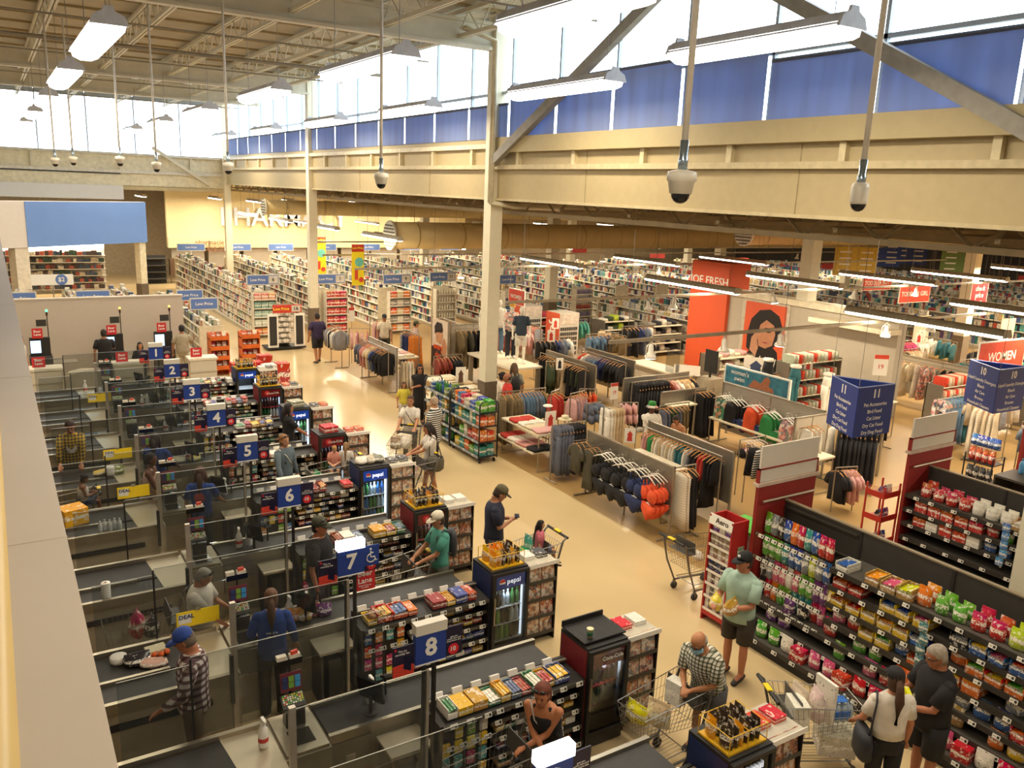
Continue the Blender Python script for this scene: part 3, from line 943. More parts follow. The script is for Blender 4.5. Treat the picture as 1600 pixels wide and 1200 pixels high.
# window frames, panes, shades
FRAME = P('#a9b4c0', .4, metal=.3, var=.03)
PANE = GLASS((.95, .98, 1.0), .02, key='window_glass')
def shade_mat():
    m = bpy.data.materials.new('roller_shade_fabric')
    m.use_nodes = True
    nt = m.node_tree
    nt.nodes.clear()
    o = N(nt, 'ShaderNodeOutputMaterial')
    d = N(nt, 'ShaderNodeBsdfDiffuse')
    d.inputs[0].default_value = (.20, .23, .30, 1)
    t = N(nt, 'ShaderNodeBsdfTranslucent')
    tc = N(nt, 'ShaderNodeTexCoord')
    no = N(nt, 'ShaderNodeTexNoise')
    no.inputs['Scale'].default_value = 1.2
    mp = N(nt, 'ShaderNodeMapping')
    mp.inputs['Scale'].default_value = (1, 3, .3)
    nt.links.new(tc.outputs['Object'], mp.inputs[0])
    nt.links.new(mp.outputs[0], no.inputs['Vector'])
    r = ramp(nt, [(.3, (.085, .115, .20)), (.7, (.13, .175, .29))])
    nt.links.new(no.outputs['Fac'], r.inputs[0])
    nt.links.new(r.outputs[0], t.inputs[0])
    a = N(nt, 'ShaderNodeAddShader')
    nt.links.new(d.outputs[0], a.inputs[0])
    nt.links.new(t.outputs[0], a.inputs[1])
    nt.links.new(a.outputs[0], o.inputs[0])
    return m
SHADE = shade_mat()
ym = [-6.4+i*2.08 for i in range(27)]
nw = 1
for i in range(len(ym)-1):
    y0, y1 = ym[i], ym[i+1]
    w = ob('window_%d' % nw, None, None, (XW+.08, 0, 0), kind='structure', label='tall clerestory window with a half lowered roller shade')
    nw += 1
    part(w, 'pane', MB().box(.02, .03, y0, y1, 8.75, 10.4), PANE)
    part(w, 'pane', MB().box(.02, .03, y0, y1, 7.62, 8.70), PANE)
    part(w, 'window_frame', MB().box(-.03, .05, y0-.03, y0+.03, 7.62, 10.5).box(-.03, .05, y0, y1, 8.69, 8.76).box(-.03, .05, y0, y1, 7.58, 7.64).box(-.03, .05, y0, y1, 10.4, 10.62), FRAME)
    near = y1 < 19.5
    top = 8.55 if near else 8.40
    if y0 > 9 and near:
        top = 8.80
    part(w, 'roller_shade', MB().box(-.10, -.092, y0+.05, y1-.07, 7.60, top), SHADE)
    part(w, 'shade_tube', MB().tube([(-.10, y0+.05, top+.03), (-.10, y1-.07, top+.03)], .035, 6), P('#4a4f5e', .6))
# diagonal wind braces in front of the windows
for k, (a, bb) in enumerate([((XW-.25, 18.9, 7.0), (XW-.25, 12.2, 10.4)), ((XW-.25, 11.6, 10.4), (XW-.25, 5.6, 7.2)), ((XW-.2, 5.2, 7.2), (XW-.2, -1, 10.4))]):
    dx = Vector(bb)-Vector(a)
    c = (Vector(a)+Vector(bb))/2
    b = MB().cb(c, (.16, dx.length, .22), rx=atan2(dx.z, dx.y))
    struct('wind_brace', b, P('#8f8a80', .6), 'heavy diagonal steel brace before the clerestory windows')
# columns
DARKW = P('#6b5d4c', .7)
def column(x, y, top, s=.34, lab=''):
    c = ob('column', None, None, (x, y, 0), kind='structure', label=lab)
    part(c, 'shaft', MB().box(-s/2, s/2, -s/2, s/2, 1.2, top), P('#ddd6bd', .5, var=.03))
    part(c, 'base_wrap', MB().box(-s/2-.02, s/2+.02, -s/2-.02, s/2+.02, 0, 1.2), DARKW)
    return c
for y in (4.85, 19.2, 33.9, 48.3):
    column(XW, y, 10.6, .34 if y > 20 else .36, 'cream steel column carrying the clerestory wall')
b = MB()
for dy in (-.42, -.30):
    b.tube([(XW-.3, 19.2+dy, 6.0), (XW-.3, 19.2+dy, 9.9), (XW-1.2, 19.2+dy, 10.1)], .05, 8)
b.tube([(XW-.3, 18.78, 6.0), (XW+.4, 18.78, 5.9), (XW+5, 18.78, 5.85)], .05, 8)
b.tube([(XW-.3, 18.9, 6.0), (XW+.4, 18.9, 5.95), (XW+5, 18.9, 5.93)], .05, 8)
pieces(ob('drain_pipes', None, kind='structure', label='pair of cream drain pipes bending under the wall'), 'pipe', b, P('#d6ceb2', .5), True)
for x, y in ((22.8, 33.0), (23.0, 18.25), (34, 47), (34, 33), (34, 19), (45, 47), (45, 33), (45, 19), (22.8, 47), (28.5, 13.0)):
    column(x, y, 6.8, .45, 'square cream column standing in the sales floor')
# low roof trusses and girders
for x in (11.95, 16.5, 21, 26, 32, 39, 47, 56):
    j = ob('roof_truss', None, kind='structure', label='long steel roof truss over the sales floor')
    pieces(j, 'chord', MB().box(x-.06, x+.06, -7, 55, 5.70, 5.80).box(x-.06, x+.06, -7, 55, 6.3, 6.4), BROWNST)
    b = MB()
    y = -6.8
    while y < 54:
        b.tube([(x, y, 5.75), (x, y+.75, 6.35)], .035, 4)
        b.tube([(x, y+.75, 6.35), (x, y+1.5, 5.75)], .035, 4)
        y += 1.5
    part(j, 'web', b, BROWNST, kind='stuff')
    if x > 12:
        part(j, 'girder', MB().box(x+.1, x+.14, -7, 55, 5.62, 6.8), BROWNST)
for y in [1+i*2.6 for i in range(20)]:
    j = ob('roof_joist', None, kind='structure', label='open web joist across the sales floor roof')
    part(j, 'chord', MB().box(11.6, 62, y-.04, y+.04, 5.86, 5.93), BROWNST)
    b = MB()
    for i in range(40):
        x = 11.6+i*1.2
        b.tube([(x, y, 5.9), (x+.6, y, 6.4)], .02, 4).tube([(x+.6, y, 6.4), (x+1.2, y, 5.9)], .02, 4)
    part(j, 'web', b, BROWNST, kind='stuff')
TAND = P('#c9b27c', .6, var=.06, scale=2)
for k, (x0, x1, y, z, r) in enumerate(((13.1, 45, 30, 4.47, .52), (11.6, 45, 42, 5.08, .36), (26, 60, 24, 5.0, .45))):
    t = thing('air_duct', ['fat round air duct ending in a white louvred grille', 'slim round air duct high before the pharmacy wall', 'round air duct over the far sales floor'][k], 'duct')
    b = MB().tube([(x0, y, z), (x1, y, z)], r, 20)
    part(t, 'duct_body', b, TAND, True)
    b = MB()
    for i in range(int((x1-x0)/2)):
        b.tube([(x0+1+i*2, y, z), (x0+1.04+i*2, y, z)], r+.012, 20)
    pieces(t, 'seam', b, P('#b39c68', .6))
    part(t, 'end_ring', MB().tube([(x0-.06, y, z), (x0+.02, y, z)], r+.05, 20), P('#d8d2bd', .5))
    b = MB()
    for i in range(7):
        b.box(x0-.09, x0-.06, y-sqrt(max(.01, r*r-(i*.13-.39)**2)), y+sqrt(max(.01, r*r-(i*.13-.39)**2)), z+i*.13-.42, z+i*.13-.37)
    pieces(t, 'louvre', b, P('#5a554a', .6))
    b = MB()
    for i in range(int((x1-x0)/3)):
        b.tube([(x0+1+i*3, y, z+r), (x0+1+i*3, y, 6.85)], .012, 4)
    pieces(t, 'hanger_rod', b, BROWNST)
# end window wall of the high roof, y = 48.6
YW = 48.6
struct('wall_end', MB().box(-9, 11.3, YW, YW+.2, 5.8, 7.45), P('#d5ceb4', .6), 'cream beam wall below the end windows')
struct('trim_6', MB().box(-9, 11.3, YW-.15, YW, 6.45, 6.6).box(-9, 11.3, YW-.15, YW, 7.35, 7.47), P('#c9c6bb', .5), 'steel flanges along the end window wall')
b = MB()
for x in (-6, -2, 2, 6, 9.5):
    b.box(x-.05, x+.05, YW-.12, YW, 6.6, 7.35)
b.cb((9.0, YW-.25, 6.9), (.16, .16, 3.4), ry=-1.0)
pieces(ob('trim_7', None, kind='structure', label='stiffeners and brace on the end window wall'), 'stiffener', b, STEEL_W)
struct('trim_8', MB().box(-2, 6.0, YW-.06, YW, 6.38, 6.45), P('#3d4148', .6), 'dark gap strip under the flange')
for i in range(9):
    x0 = -8.8+i*2.23
    w = ob('window_%d' % nw, None, None, (0, YW+.08, 0), kind='structure', label='bright end window above the beam wall')
    nw += 1
    part(w, 'pane', MB().box(x0, x0+2.2, .02, .03, 7.45, 10.2), PANE)
    part(w, 'window_frame', MB().box(x0-.03, x0+.03, -.02, .05, 7.45, 10.3).box(x0, x0+2.2, -.02, .05, 10.15, 10.62).box(x0, x0+2.2, -.02, .05, 7.42, 7.47), FRAME)
struct('wall_bulkhead', MB().box(-9, 6.05, YW-.3, YW+.3, 5.1, 5.8), P('#c9ccd0', .7, var=.02), 'pale bulkhead under the end windows')
struct('wall_bulkhead_2', MB().box(6.05, 11.2, YW, YW+.1, 5.6, 5.82), P('#b9aa84', .7), 'short cream lintel beside the pale bulkhead')
# angled fascia with the blue panel
A, Bp = Vector((1.27, 40.7, 0)), Vector((6.42, 44.0, 0))
ang = atan2(Bp.y-A.y, Bp.x-A.x)
fl = (Bp-A).length
f = ob('wall_fascia', None, None, (A.x, A.y, 0), ang, kind='structure', label='angled white fascia with a broad plain blue panel')
part(f, 'fascia_board', MB().box(-11, 0, .0, .3, 3.2, 5.1).box(-11, fl, .04, .35, 3.2, 5.12), P('#d8cfc4', .7, var=.02))
part(f, 'blue_panel', MB().box(0, fl, -.03, .04, 3.2, 5.1), P('#6f93d0', .6, var=.03, scale=1), label='plain sky blue fascia panel')
part(f, 'soffit', MB().box(-11, fl, .35, 7, 3.6, 3.7), P('#cbb98e', .7))
part(f, 'post', MB().box(fl-.42, fl-.06, .05, .4, 1.2, 3.3), P('#ddd3b5', .6))
part(f, 'post_wrap', MB().box(fl-.44, fl-.04, .03, .42, 0, 1.2), DARKW)
part(f, 'post', MB().box(-.55, .05, .05, .5, 0, 3.3), P('#d8cdb8', .6))
# low white partition behind the self checkouts
struct('wall_partition', MB().box(-6, 5.2, 29, 29.2, 0, 2.5).box(-6, 5.22, 28.98, 29.22, 2.5, 2.54), P('#bcb0a0', .7, var=.02), 'plain white partition behind the self checkouts')
# mezzanine parapet at the camera
b = MB()
b.box(-.03, .075, -2, 24, 5.50, 5.60)
b.box(-.35, .02, -2, 24, 0, 5.5)
struct('wall_mezzanine', b, P('#978d80', .45, var=.05, scale=1.5), 'white capped parapet of the mezzanine')
b = MB()
for y in (1.75, 3.3, 5.2, 8):
    b.box(-.031, .0765, y-.002, y+.002, 5.50, 5.6005)
pieces(ob('trim_10', None, kind='structure', label='joint lines across the parapet cap'), 'joint', b, P('#9a8f80', .6))
struct('trim_9', MB().tube([(-.095, -2, 5.575), (-.095, 24, 5.575)], .075, 14), P('#b89f68', .25, var=.03), 'rounded cream rail along the parapet', True)
# ---------------------------------------------------------------- lamps
def area(parent, loc, sx, sy, power, col=WARM, rx=0):
    l = bpy.data.lights.new('lamp_light', 'AREA')
    l.shape = 'RECTANGLE'
    l.size = sx
    l.size_y = sy
    l.energy = power*LAMP_W
    l.color = col
    o = bpy.data.objects.new('lamp_light', l)
    COL.objects.link(o)
    o.parent = parent
    o.location = loc
    o.rotation_euler = (rx, 0, 0)
    return o
TUBE_ON = EM((1, .93, .80), 9.)
HOUS = P('#9b927c', .45, metal=.3)
def strip(x, y0, y1, z, top, power, label, grp, name='strip_light'):
    t = thing(name, label, 'light', (x, y0, z), 0, grp)
    L_ = y1-y0
    b = MB()
    b.slab([(-.14, .03), (.14, .03), (.07, .14), (-.07, .14)], 0, L_)
    part(t, 'housing', b, HOUS)
    part(t, 'tube', MB().slab([(-.15, .03), (-.14, -.01), (-.05, -.035), (.05, -.035), (.14, -.01), (.15, .03)], .03, L_-.03), TUBE_ON)
    pieces(t, 'end_cap', MB().slab([(-.15, -.005), (.15, -.005), (.075, .15), (-.075, .15)], -.02, .01).slab([(-.15, -.005), (.15, -.005), (.075, .15), (-.075, .15)], L_-.01, L_+.02), P('#c9c3b0', .5))
    b = MB()
    for yy in (.3, L_-.3):
        b.tube([(0, yy, .14), (0, yy, top-z)], .006, 4)
    pieces(t, 'hanging_wire', b, P('#6f675a', .5))
    if power:
        area(t, (0, L_/2, -.05), .28, L_, power)
    return t
# high bay lights over the checkouts
def high(x, y0, y1, z=8.3, power=100):
    wy = 'lane nine' if y0 < 5 else 'lane eight' if y0 < 8 else 'lane six' if y0 < 14 else 'lane four' if y0 < 18 else 'lane two' if y0 < 23 else 'the self checkouts' if y0 < 31 else 'the beauty gondolas' if y0 < 38 else 'the blue fascia'
    wx = 'above the mezzanine side of ' if x < 0 else 'above the bagging end of ' if x < 3 else 'above the cooler end of ' if x < 7 else 'by the windows beside ' if x < 9 else 'over the main aisle beside '
    t = thing('high_bay_light', 'long white high bay light '+wx+wy, 'light', (x, y0, z), 0, 'high bay lights under the tall roof')
    L_ = y1-y0
    part(t, 'hood', MB().slab([(-.24, .0), (-.15, .14), (.15, .14), (.24, .0), (.21, .0), (.13, .11), (-.13, .11), (-.21, .0)], 0, L_), P('#c9cdd6', .5))
    part(t, 'diffuser', MB().slab([(-.225, .03), (-.19, -.09), (-.08, -.14), (.08, -.14), (.19, -.09), (.225, .03)], .02, L_-.02), EM((1, .97, .92), 7.))
    pieces(t, 'end_cap', MB().slab([(-.25, -.02), (.25, -.02), (.2, .1), (.08, .16), (.06, .22), (-.06, .22), (-.08, .16), (-.2, .1)], -.03, .01).slab([(-.25, -.02), (.25, -.02), (.2, .1), (.08, .16), (.06, .22), (-.06, .22), (-.08, .16), (-.2, .1)], L_-.01, L_+.03), P('#d4d8df', .5))
    b = MB()
    for yy in (.25, L_-.25):
        b.tube([(0, yy, .14), (0, yy, 10.0-z)], .007, 4)
    pieces(t, 'hanging_wire', b, P('#8b8477', .5))
    area(t, (0, L_/2, -.15), .4, L_, power)
for x, ys in ((1.6, ((13.1, 16.4), (19.1, 22.5), (26, 29), (33, 36), (40, 43))), (5.7, ((6.9, 9.4), (12.5, 15.9), (19, 22), (26, 29), (33, 36), (40, 43))), (9.65, ((12.3, 15.6), (19.5, 22.5), (26, 29), (33, 36), (40, 43))), (8.6, ((6.65, 9.5), (.5, 3.5))), (1.6, ((0, 3),)), (-3, ((8, 11), (20, 23), (30, 33)))):
    for y0, y1 in ys:
        high(x, y0, y1)
# strip lights over the sales floor, in rows along the store
for xi, x in enumerate((15.95, 20.3, 24.6, 29, 34, 40, 47)):
    for k in range(8):
        y0 = 1.35+k*6.7+(0.2 if xi % 2 else 0)
        if any(y0-.8 < yd < y0+4.2 and x > xd for yd, xd in ((30, 13), (42, 11.5), (24, 26))):
            continue
        strip(x, y0, y0+3.45, 4.0 if x < 30 else 4.1, 5.75, 118 if x < 30 else 380, 'suspended fluorescent strip light in the row '+['over the swim wall', 'over the leg mannequins', 'past the grey feature wall', 'over the toddler racks', 'over the near distant gondolas', 'over the middle distant gondolas', 'over the farthest gondolas'][xi]+', '+['snack end', 'aisle sign end', 'trouser rail stretch', 'orange pillar stretch', 'end shelf stretch', 'pharmacy stretch', 'fascia stretch', 'rear wall end'][k], 'strip lights over the sales floor')
for k in range(4):
    strip(12.6, 28+k*6.5, 31.4+k*6.5, 4.4, 5.75, 110, 'suspended fluorescent strip light over the second pharmacy gondola, '+['cross aisle end', 'banner stretch', 'middle stretch', 'fascia end'][k], 'strip lights over the pharmacy aisles')
# daylight-lit cosmetic wall light and pharmacy ceiling lights
for k, (x, y) in enumerate(((7.5, 51.5), (11.5, 51), (16, 51), (20.5, 51), (25, 51), (12.5, 46), (17, 46))):  # first strip is an added lamp, brightening the rear wall left of the fascia
    strip(x, y, y+2.5, 5.2, 6.85, 160, 'ceiling strip light before the pharmacy fascia', 'ceiling strip lights by the pharmacy')
t = thing('cove_light', 'bright white cove light above the cosmetics shelves', 'light', (0, 0, 0))
part(t, 'diffuser', MB().box(-6, 5.2, 50.9, 51.0, 2.35, 2.75), EM((1, .97, .92), 6.))
area(t, (0, 50.5, 2.9), 10, .3, 260)
# track rails with spot lamps
SPOTW = P('#e8e2d2', .4)
def spot_mesh():
    b = MB()
    b.tube([(0, 0, 0), (0, 0, -.06)], .02, 6)
    for s_ in (-1, 1):
        b.tube([(0, 0, -.05), (s_*.10, 0, -.12), (s_*.11, 0, -.25), (s_*.07, .02, -.33)], .012, 5)
    return b.mesh('bracket', SPOTW, True), MB().lathe([(.03, 0), (.045, -.04), (.05, -.14), (.10, -.2), (.115, -.24)], 12, (0, 0, -.10)).mesh('reflector', SPOTW, True), MB().lathe([(.10, 0), (.10, -.012)], 12, (0, 0, -.335)).mesh('bulb_face', EM((1, .95, .85), 14.)), MB().lathe([(.10, 0), (.10, -.012)], 12, (0, 0, -.335)).mesh('bulb_face', P('#b9ae98', .4))
SPM = spot_mesh()
def spot(x, y, z, rz, tilt, on=True):
    t = thing('track_spot', ('lit' if on else 'unlit')+' white spot lamp clipped to a ceiling track', 'lamp', (x, y, z), rz, ('lit' if on else 'unlit')+' track spot lamps')
    ob('bracket', SPM[0], t)
    h = ob('reflector', SPM[1], t)
    h.rotation_euler = (tilt, 0, 0)
    f_ = ob('bulb_face', SPM[2 if on else 3], t)
    f_.rotation_euler = (tilt, 0, 0)
for k, (y, z, x0, x1, lamps) in enumerate(((10.95, 3.85, 8.84, 27, (9.8, 11.6, 13.2, 16.6, 18.4)), (15.9, 3.85, 9.8, 34, (14, 14.9, 18.6, 22.3, 25.4)), (23.7, 3.85, 9.2, 40, (12.8, 17, 18, 21.3, 27.7)), (28.6, 3.85, 9.9, 40, (14, 18.6, 22.4, 29.8, 35)), (34.6, 3.9, 11.7, 40, (15.6, 18.8, 25, 31)))):
    t = thing('lighting_track', 'thin steel lighting track hung over '+['the swim wall', 'the black trouser rail', 'the mannequin platform', 'the sock towers', 'the pharmacy end shelves'][k], 'track')
    part(t, 'rail', MB().box(x0, x1, y-.03, y+.03, z-.03, z+.03), P('#a69b84', .35, metal=.5))
    b = MB()
    for i in range(int((x1-x0)/4)+1):
        b.tube([(x0+.4+i*4, y, z), (x0+.4+i*4, y, 5.75)], .006, 4)
    pieces(t, 'hanging_wire', b, P('#6f675a', .5))
    for j, lx in enumerate(lamps):
        spot(lx, y, z, RN.uniform(-.5, .5), RN.uniform(-.3, .3), (j+k) % 3 != 1)
# security cameras on poles
def dome(x, y, z, style, lab):
    t = thing('security_camera', lab, 'camera', (x, y, z), 0)
    part(t, 'pole', MB().tube([(0, 0, .3), (0, 0, 10-z)], .022, 8), P('#d9d3c6', .4), True)
    part(t, 'coupling', MB().lathe([(.032, .12), (.034, .2), (.028, .21), (.03, .32)], 10), P('#9fb0bd', .25, metal=.8), True)
    if style:
        part(t, 'housing', MB().lathe([(.03, .13), (.095, .115), (.10, .09), (.10, .055), (.09, .05), (.075, -.03)], 16), P('#e3ddcd', .4), True)
        part(t, 'dome_glass', MB().ball((0, 0, -.03), .066, .066, .066, 14, 8), P('#1b1d22', .08, var=0), True)
    else:
        part(t, 'housing', MB().lathe([(.02, .16), (.055, .15), (.065, .12), (.062, .02), (.06, .0)], 14), P('#e3ddcd', .4), True)
        part(t, 'dome_glass', MB().ball((0, 0, 0), .056, .056, .056, 14, 8), P('#1b1d22', .08, var=0), True)
dome(4.0, 4.3, 6.36, 1, 'big white dome security camera on a pole before the near sill beam')
dome(5.5, 4.0, 6.31, 0, 'small barrel shaped white security camera on a thin pole')
dome(4.7, 11.1, 6.36, 1, 'white dome security camera on a pole above lane six')
for (x, y, z, w) in ((3.9, 16.5, 6.5, 'lane four'), (3.2, 20, 6.5, 'lane two'), (2.6, 21, 6.6, 'the end of lane two'), (1.9, 24, 6.6, 'the bagging cabinets'), (1.5, 24, 6.55, 'the curved divider')):
    dome(x, y, z, 1, 'white dome security camera on a pole over '+w)
# ================================================================ checkout lanes
LANEY = {9: 4.40, 8: 6.55, 7: 8.70, 6: 11.15, 5: 13.45, 4: 15.70, 3: 17.95, 2: 20.20, 1: 22.45}
STEEL = P('#a59c8a', .32, metal=.85, var=.06, scale=8)
PLATE = P('#c9c0aa', .30, metal=.55, var=.05, scale=5)
BLACK = P('#1d1b19', .55, var=.1)
BELT = P('#33312f', .6, var=.12, scale=9)
GREYP = P('#8d8472', .55, var=.06)
BEIGEP = P('#b8aa8c', .6, var=.05)
DKGLASS = GLASS((.80, .82, .82), .06, .015, 'counter_glass')
TAGW = P('#d9d5c8', .5, var=.0)
INK = P('#22201e', .6, var=0)
BLUE = P('#23408f', .45, var=.04)
WHITEP = P('#ece8de', .5, var=.02)
RED = P('#c4282b', .5, var=.05)
YEL = P('#f0cf1c', .5, var=.04)
NAVY = P('#1d1733', .5, var=.05)
PEPC = ['#c8a23a', '#d8d2c4', '#a83228', '#5a6b84', '#7c2e22', '#d9b23c', '#e4dfd2', '#44508a', '#913a3a', '#3f7a55', '#bf8a3e', '#c7512e']
# shared product meshes, origin at the base, depth along y
def tray_mesh():
    b = MB()
    w, d, h = .5, .5, .5
    b.box(-w, w, -d, d, 0, .06).box(-w, -w+.06, -d, d, 0, 1).box(w-.06, w, -d, d, 0, 1).box(-w, w, -d, -d+.06, 0, .55).box(-w, w, d-.06, d, 0, 1)
    return b.mesh('tray', OC('pack', .6))
TRAY = tray_mesh()
def rounded_packs(n, m):
    b = MB()
    for i in range(n):
        for j in range(m):
            x = -.42+.84*(i+.5)/n
            y = -.42+.84*(j+.5)/m
            b.cb((x, y, .52+.08*((i*7+j*3) % 3)), (.8/n, .75/m, .5), rx=.25)
    return b.mesh('contents', OC('pack', .4))
PACKS = rounded_packs(3, 3)
def cbox():
    b = MB().box(-.5, .5, -.5, .5, 0, 1)
    return b.mesh('carton', OC('pack', .55))
CARTON = cbox()
def bag_mesh():
    """pillow pouch with a crimped top"""
    n = 12
    rings = []
    for z, w, d in ((0, .42, .22), (.06, .48, .42), (.3, .5, .5), (.62, .48, .4), (.84, .465, .15), (.92, .455, .03), (1.0, .455, .02)):
        rings.append([(w*cos(2*pi*i/n), d*sin(2*pi*i/n)*(1+.15*sin(i*2.3+z*5)), z+.012*sin(i*3)) for i in range(n)])
    return MB().loft(rings).mesh('pouch', OC('pack', .28), True)
BAG = bag_mesh()
def bottle_mesh(prof, mat, n=10):
    return MB().lathe(prof, n).mesh('bottle_body', mat, True)
SODA = bottle_mesh([(.03, 0), (.033, .01), (.033, .08), (.031, .09), (.033, .1), (.033, .15), (.02, .19), (.012, .21), (.012, .222), (.014, .222), (.014, .24), (.004, .241)], OC('plain', .25))
JAR = MB().lathe([(.04, 0), (.043, .01), (.043, .09), (.036, .1)], 10).mesh('jar', OC('pack', .4), True)
LID = MB().lathe([(.044, .095), (.044, .125), (.005, .127)], 10).mesh('lid', OC('plain', .4), True)
def put(name, me, loc, size, rz, label, cat, group, col):
    o = ob(name, me, None, loc, rz, label, cat, group, None, col)
    o.scale = size
    return o
CN = {'#c8a23a': 'mustard', '#d8d2c4': 'off-white', '#a83228': 'red', '#5a6b84': 'slate blue', '#7c2e22': 'brick red', '#d9b23c': 'yellow', '#e4dfd2': 'white', '#44508a': 'blue', '#913a3a': 'maroon', '#3f7a55': 'green', '#bf8a3e': 'caramel', '#c7512e': 'orange'}
def candy_tray(loc, size, rz, col, where, lane, closed=False):
    nm = CN.get(col, 'coloured')
    if closed:
        return put('candy_carton', CARTON, loc, size, rz, '%s candy carton %s' % (nm, where), 'carton', 'candy cartons of lane %s' % NUM[lane], col)
    t = put('candy_tray', TRAY, loc, size, rz, '%s open candy tray %s' % (nm, where), 'tray', 'candy trays of lane %s' % NUM[lane], col)
    c = ob('contents', PACKS, t, col=RN.choice(PEPC))
    return t
TAGM = MB().box(-.044, .044, -.004, .004, -.025, .025).box(.008, .034, -.0048, -.003, -.015, .015, 1).box(-.034, -.004, -.0048, -.003, -.003, .003, 1).mesh('price_tag', [TAGW, INK])
def tags(parent, xs, y, z, axis='x'):
    for x in xs:
        o = ob('price_tag', TAGM, parent)
        if axis == 'x':
            o.location = (x, y, z)
            o.rotation_euler = (-.35, 0, 0)
        else:
            o.location = (y, x, z)
            o.rotation_euler = (-.35, 0, -pi/2)
# --- spray bottle
SPRAY_B = MB().lathe([(.036, 0), (.04, .01), (.04, .12), (.034, .15), (.016, .19), (.014, .21)], 12)
def spray(loc, rz, label, lane, tint='#e6e3da', lab='#c33a34'):
    t = thing('spray_bottle', label, 'bottle', loc, rz, 'spray bottles on the counters')
    part(t, 'bottle_body', MB().lathe([(.036, 0), (.04, .01), (.04, .12), (.034, .15), (.016, .19), (.014, .21)], 12), P(tint, .35, var=.02), True)
    part(t, 'trigger_head', MB().box(-.012, .012, -.045, .02, .21, .245).cb((0, -.02, .195), (.012, .012, .05), rx=.5).cb((0, -.05, .235), (.014, .02, .014)), WHITEP)
    part(t, 'bottle_label', MB().lathe([(.0408, .05), (.0408, .085)], 12), P(lab, .5, var=.05))
    t.scale = (1.25, 1.25, 1.3)
# --- lane sign
PHONE_RED = P('#d8402e', .5, var=.25, scale=60)
def lane_sign(n, y):
    lit = n in (7, 9)
    t = thing('lane_sign', 'blue lane sign with white number %s on twin black posts' % NUM[n], 'sign', (3.33, y+.05, 0))
    for dx in (-.055, .055):
        part(t, 'post', MB().box(dx-.018, dx+.018, .0, .036, .0, 1.80), BLACK)
    part(t, 'sign_board', MB().box(-.165, .165, -.02, .05, 1.74, 2.06), BLUE)
    part(t, 'light_box', MB().box(-.17, .17, -.035, .065, 2.06, 2.17), EM((1, .98, .95), 3.2) if lit else P('#d9d2c2', .5, var=.02))
    part(t, 'edge_strip', MB().box(-.165, .165, -.025, .055, 1.725, 1.74), WHITEP)
    letter(t, str(n), .26, (0, -.024, 1.90), '-Y', WHITEP, .004, .03, 'number')
    pl = part(t, 'info_panel', MB().box(-.40, -.175, .0, .015, 1.66, 1.98), NAVY, label='dark account advert panel with a red dotted foot')
    pr = part(t, 'info_panel', MB().box(.175, .37, .02, .035, 1.72, 2.04), NAVY, label='dark points advert panel with a red round badge')
    part(t, 'red_foot', MB().slab([(-.40, 1.66), (-.175, 1.66), (-.175, 1.76), (-.25, 1.79), (-.40, 1.78)], -.004, .0), PHONE_RED)
    part(t, 'card_picture', MB().slab([(-.29, 1.74), (-.21, 1.70), (-.20, 1.85), (-.27, 1.87)], -.008, -.004), P('#141233', .4))
    part(t, 'logo_square', MB().box(-.385, -.36, -.004, 0, 1.94, 1.965), RED)
    letter(t, 'The no\nmonthly fee', .032, (-.30, -.004, 1.915), '-Y', WHITEP, .002, .01, 'lettering')
    letter(t, 'account', .026, (-.32, -.004, 1.865), '-Y', RED, .002, .0, 'lettering') if False else None
    part(t, 'badge', MB().tube([(.27, .018, 1.79), (.27, .012, 1.79)], .06, 16), P('#d9242d', .5, var=0))
    letter(t, '10', .07, (.26, .009, 1.795), '-Y', WHITEP, .002, .02, 'number')
    letter(t, 'gets you\npoints here and\neverywhere else.', .024, (.275, .018, 1.905), '-Y', WHITEP, .002, .006, 'lettering')
    if n == 7:
        part(t, 'access_panel', MB().box(.165, .36, -.01, .0, 1.80, 2.06), BLUE, label='blue panel with a white wheelchair symbol')
        b = MB()
        b.tube([(.25, -.013, 1.99), (.25, -.013, 1.91), (.30, -.013, 1.91), (.315, -.013, 1.86), (.335, -.013, 1.865)], .008, 5)
        b.tube([(.25, -.013, 1.965), (.285, -.013, 1.965)], .006, 5)
        b.ball((.25, -.013, 2.015), .014, .004, .014, 8, 5)
        b.tube([(.255+.055*cos(a), -.013, 1.90+.055*sin(a)) for a in [radians(100+i*22) for i in range(12)]], .007, 5)
        part(t, 'wheelchair_symbol', b, WHITEP, kind='stuff')
        bl = thing('beer_lane_sign', 'red Beer Lane sign hung below the wheelchair panel', 'sign', (3.57, y+.2, 0))
        part(bl, 'board', MB().box(-.135, .135, 0, .012, 1.40, 1.68), RED)
        letter(bl, 'Beer\nLane', .10, (0, -.003, 1.575), '-Y', WHITEP, .002, .012)
        letter(bl, 'SMART Server\nCertified', .028, (0, -.003, 1.45), '-Y', WHITEP, .002, .006)
        part(bl, 'hook', MB().tube([(0, .006, 1.68), (0, -.1, 1.80)], .005, 4), BLACK)
    return t
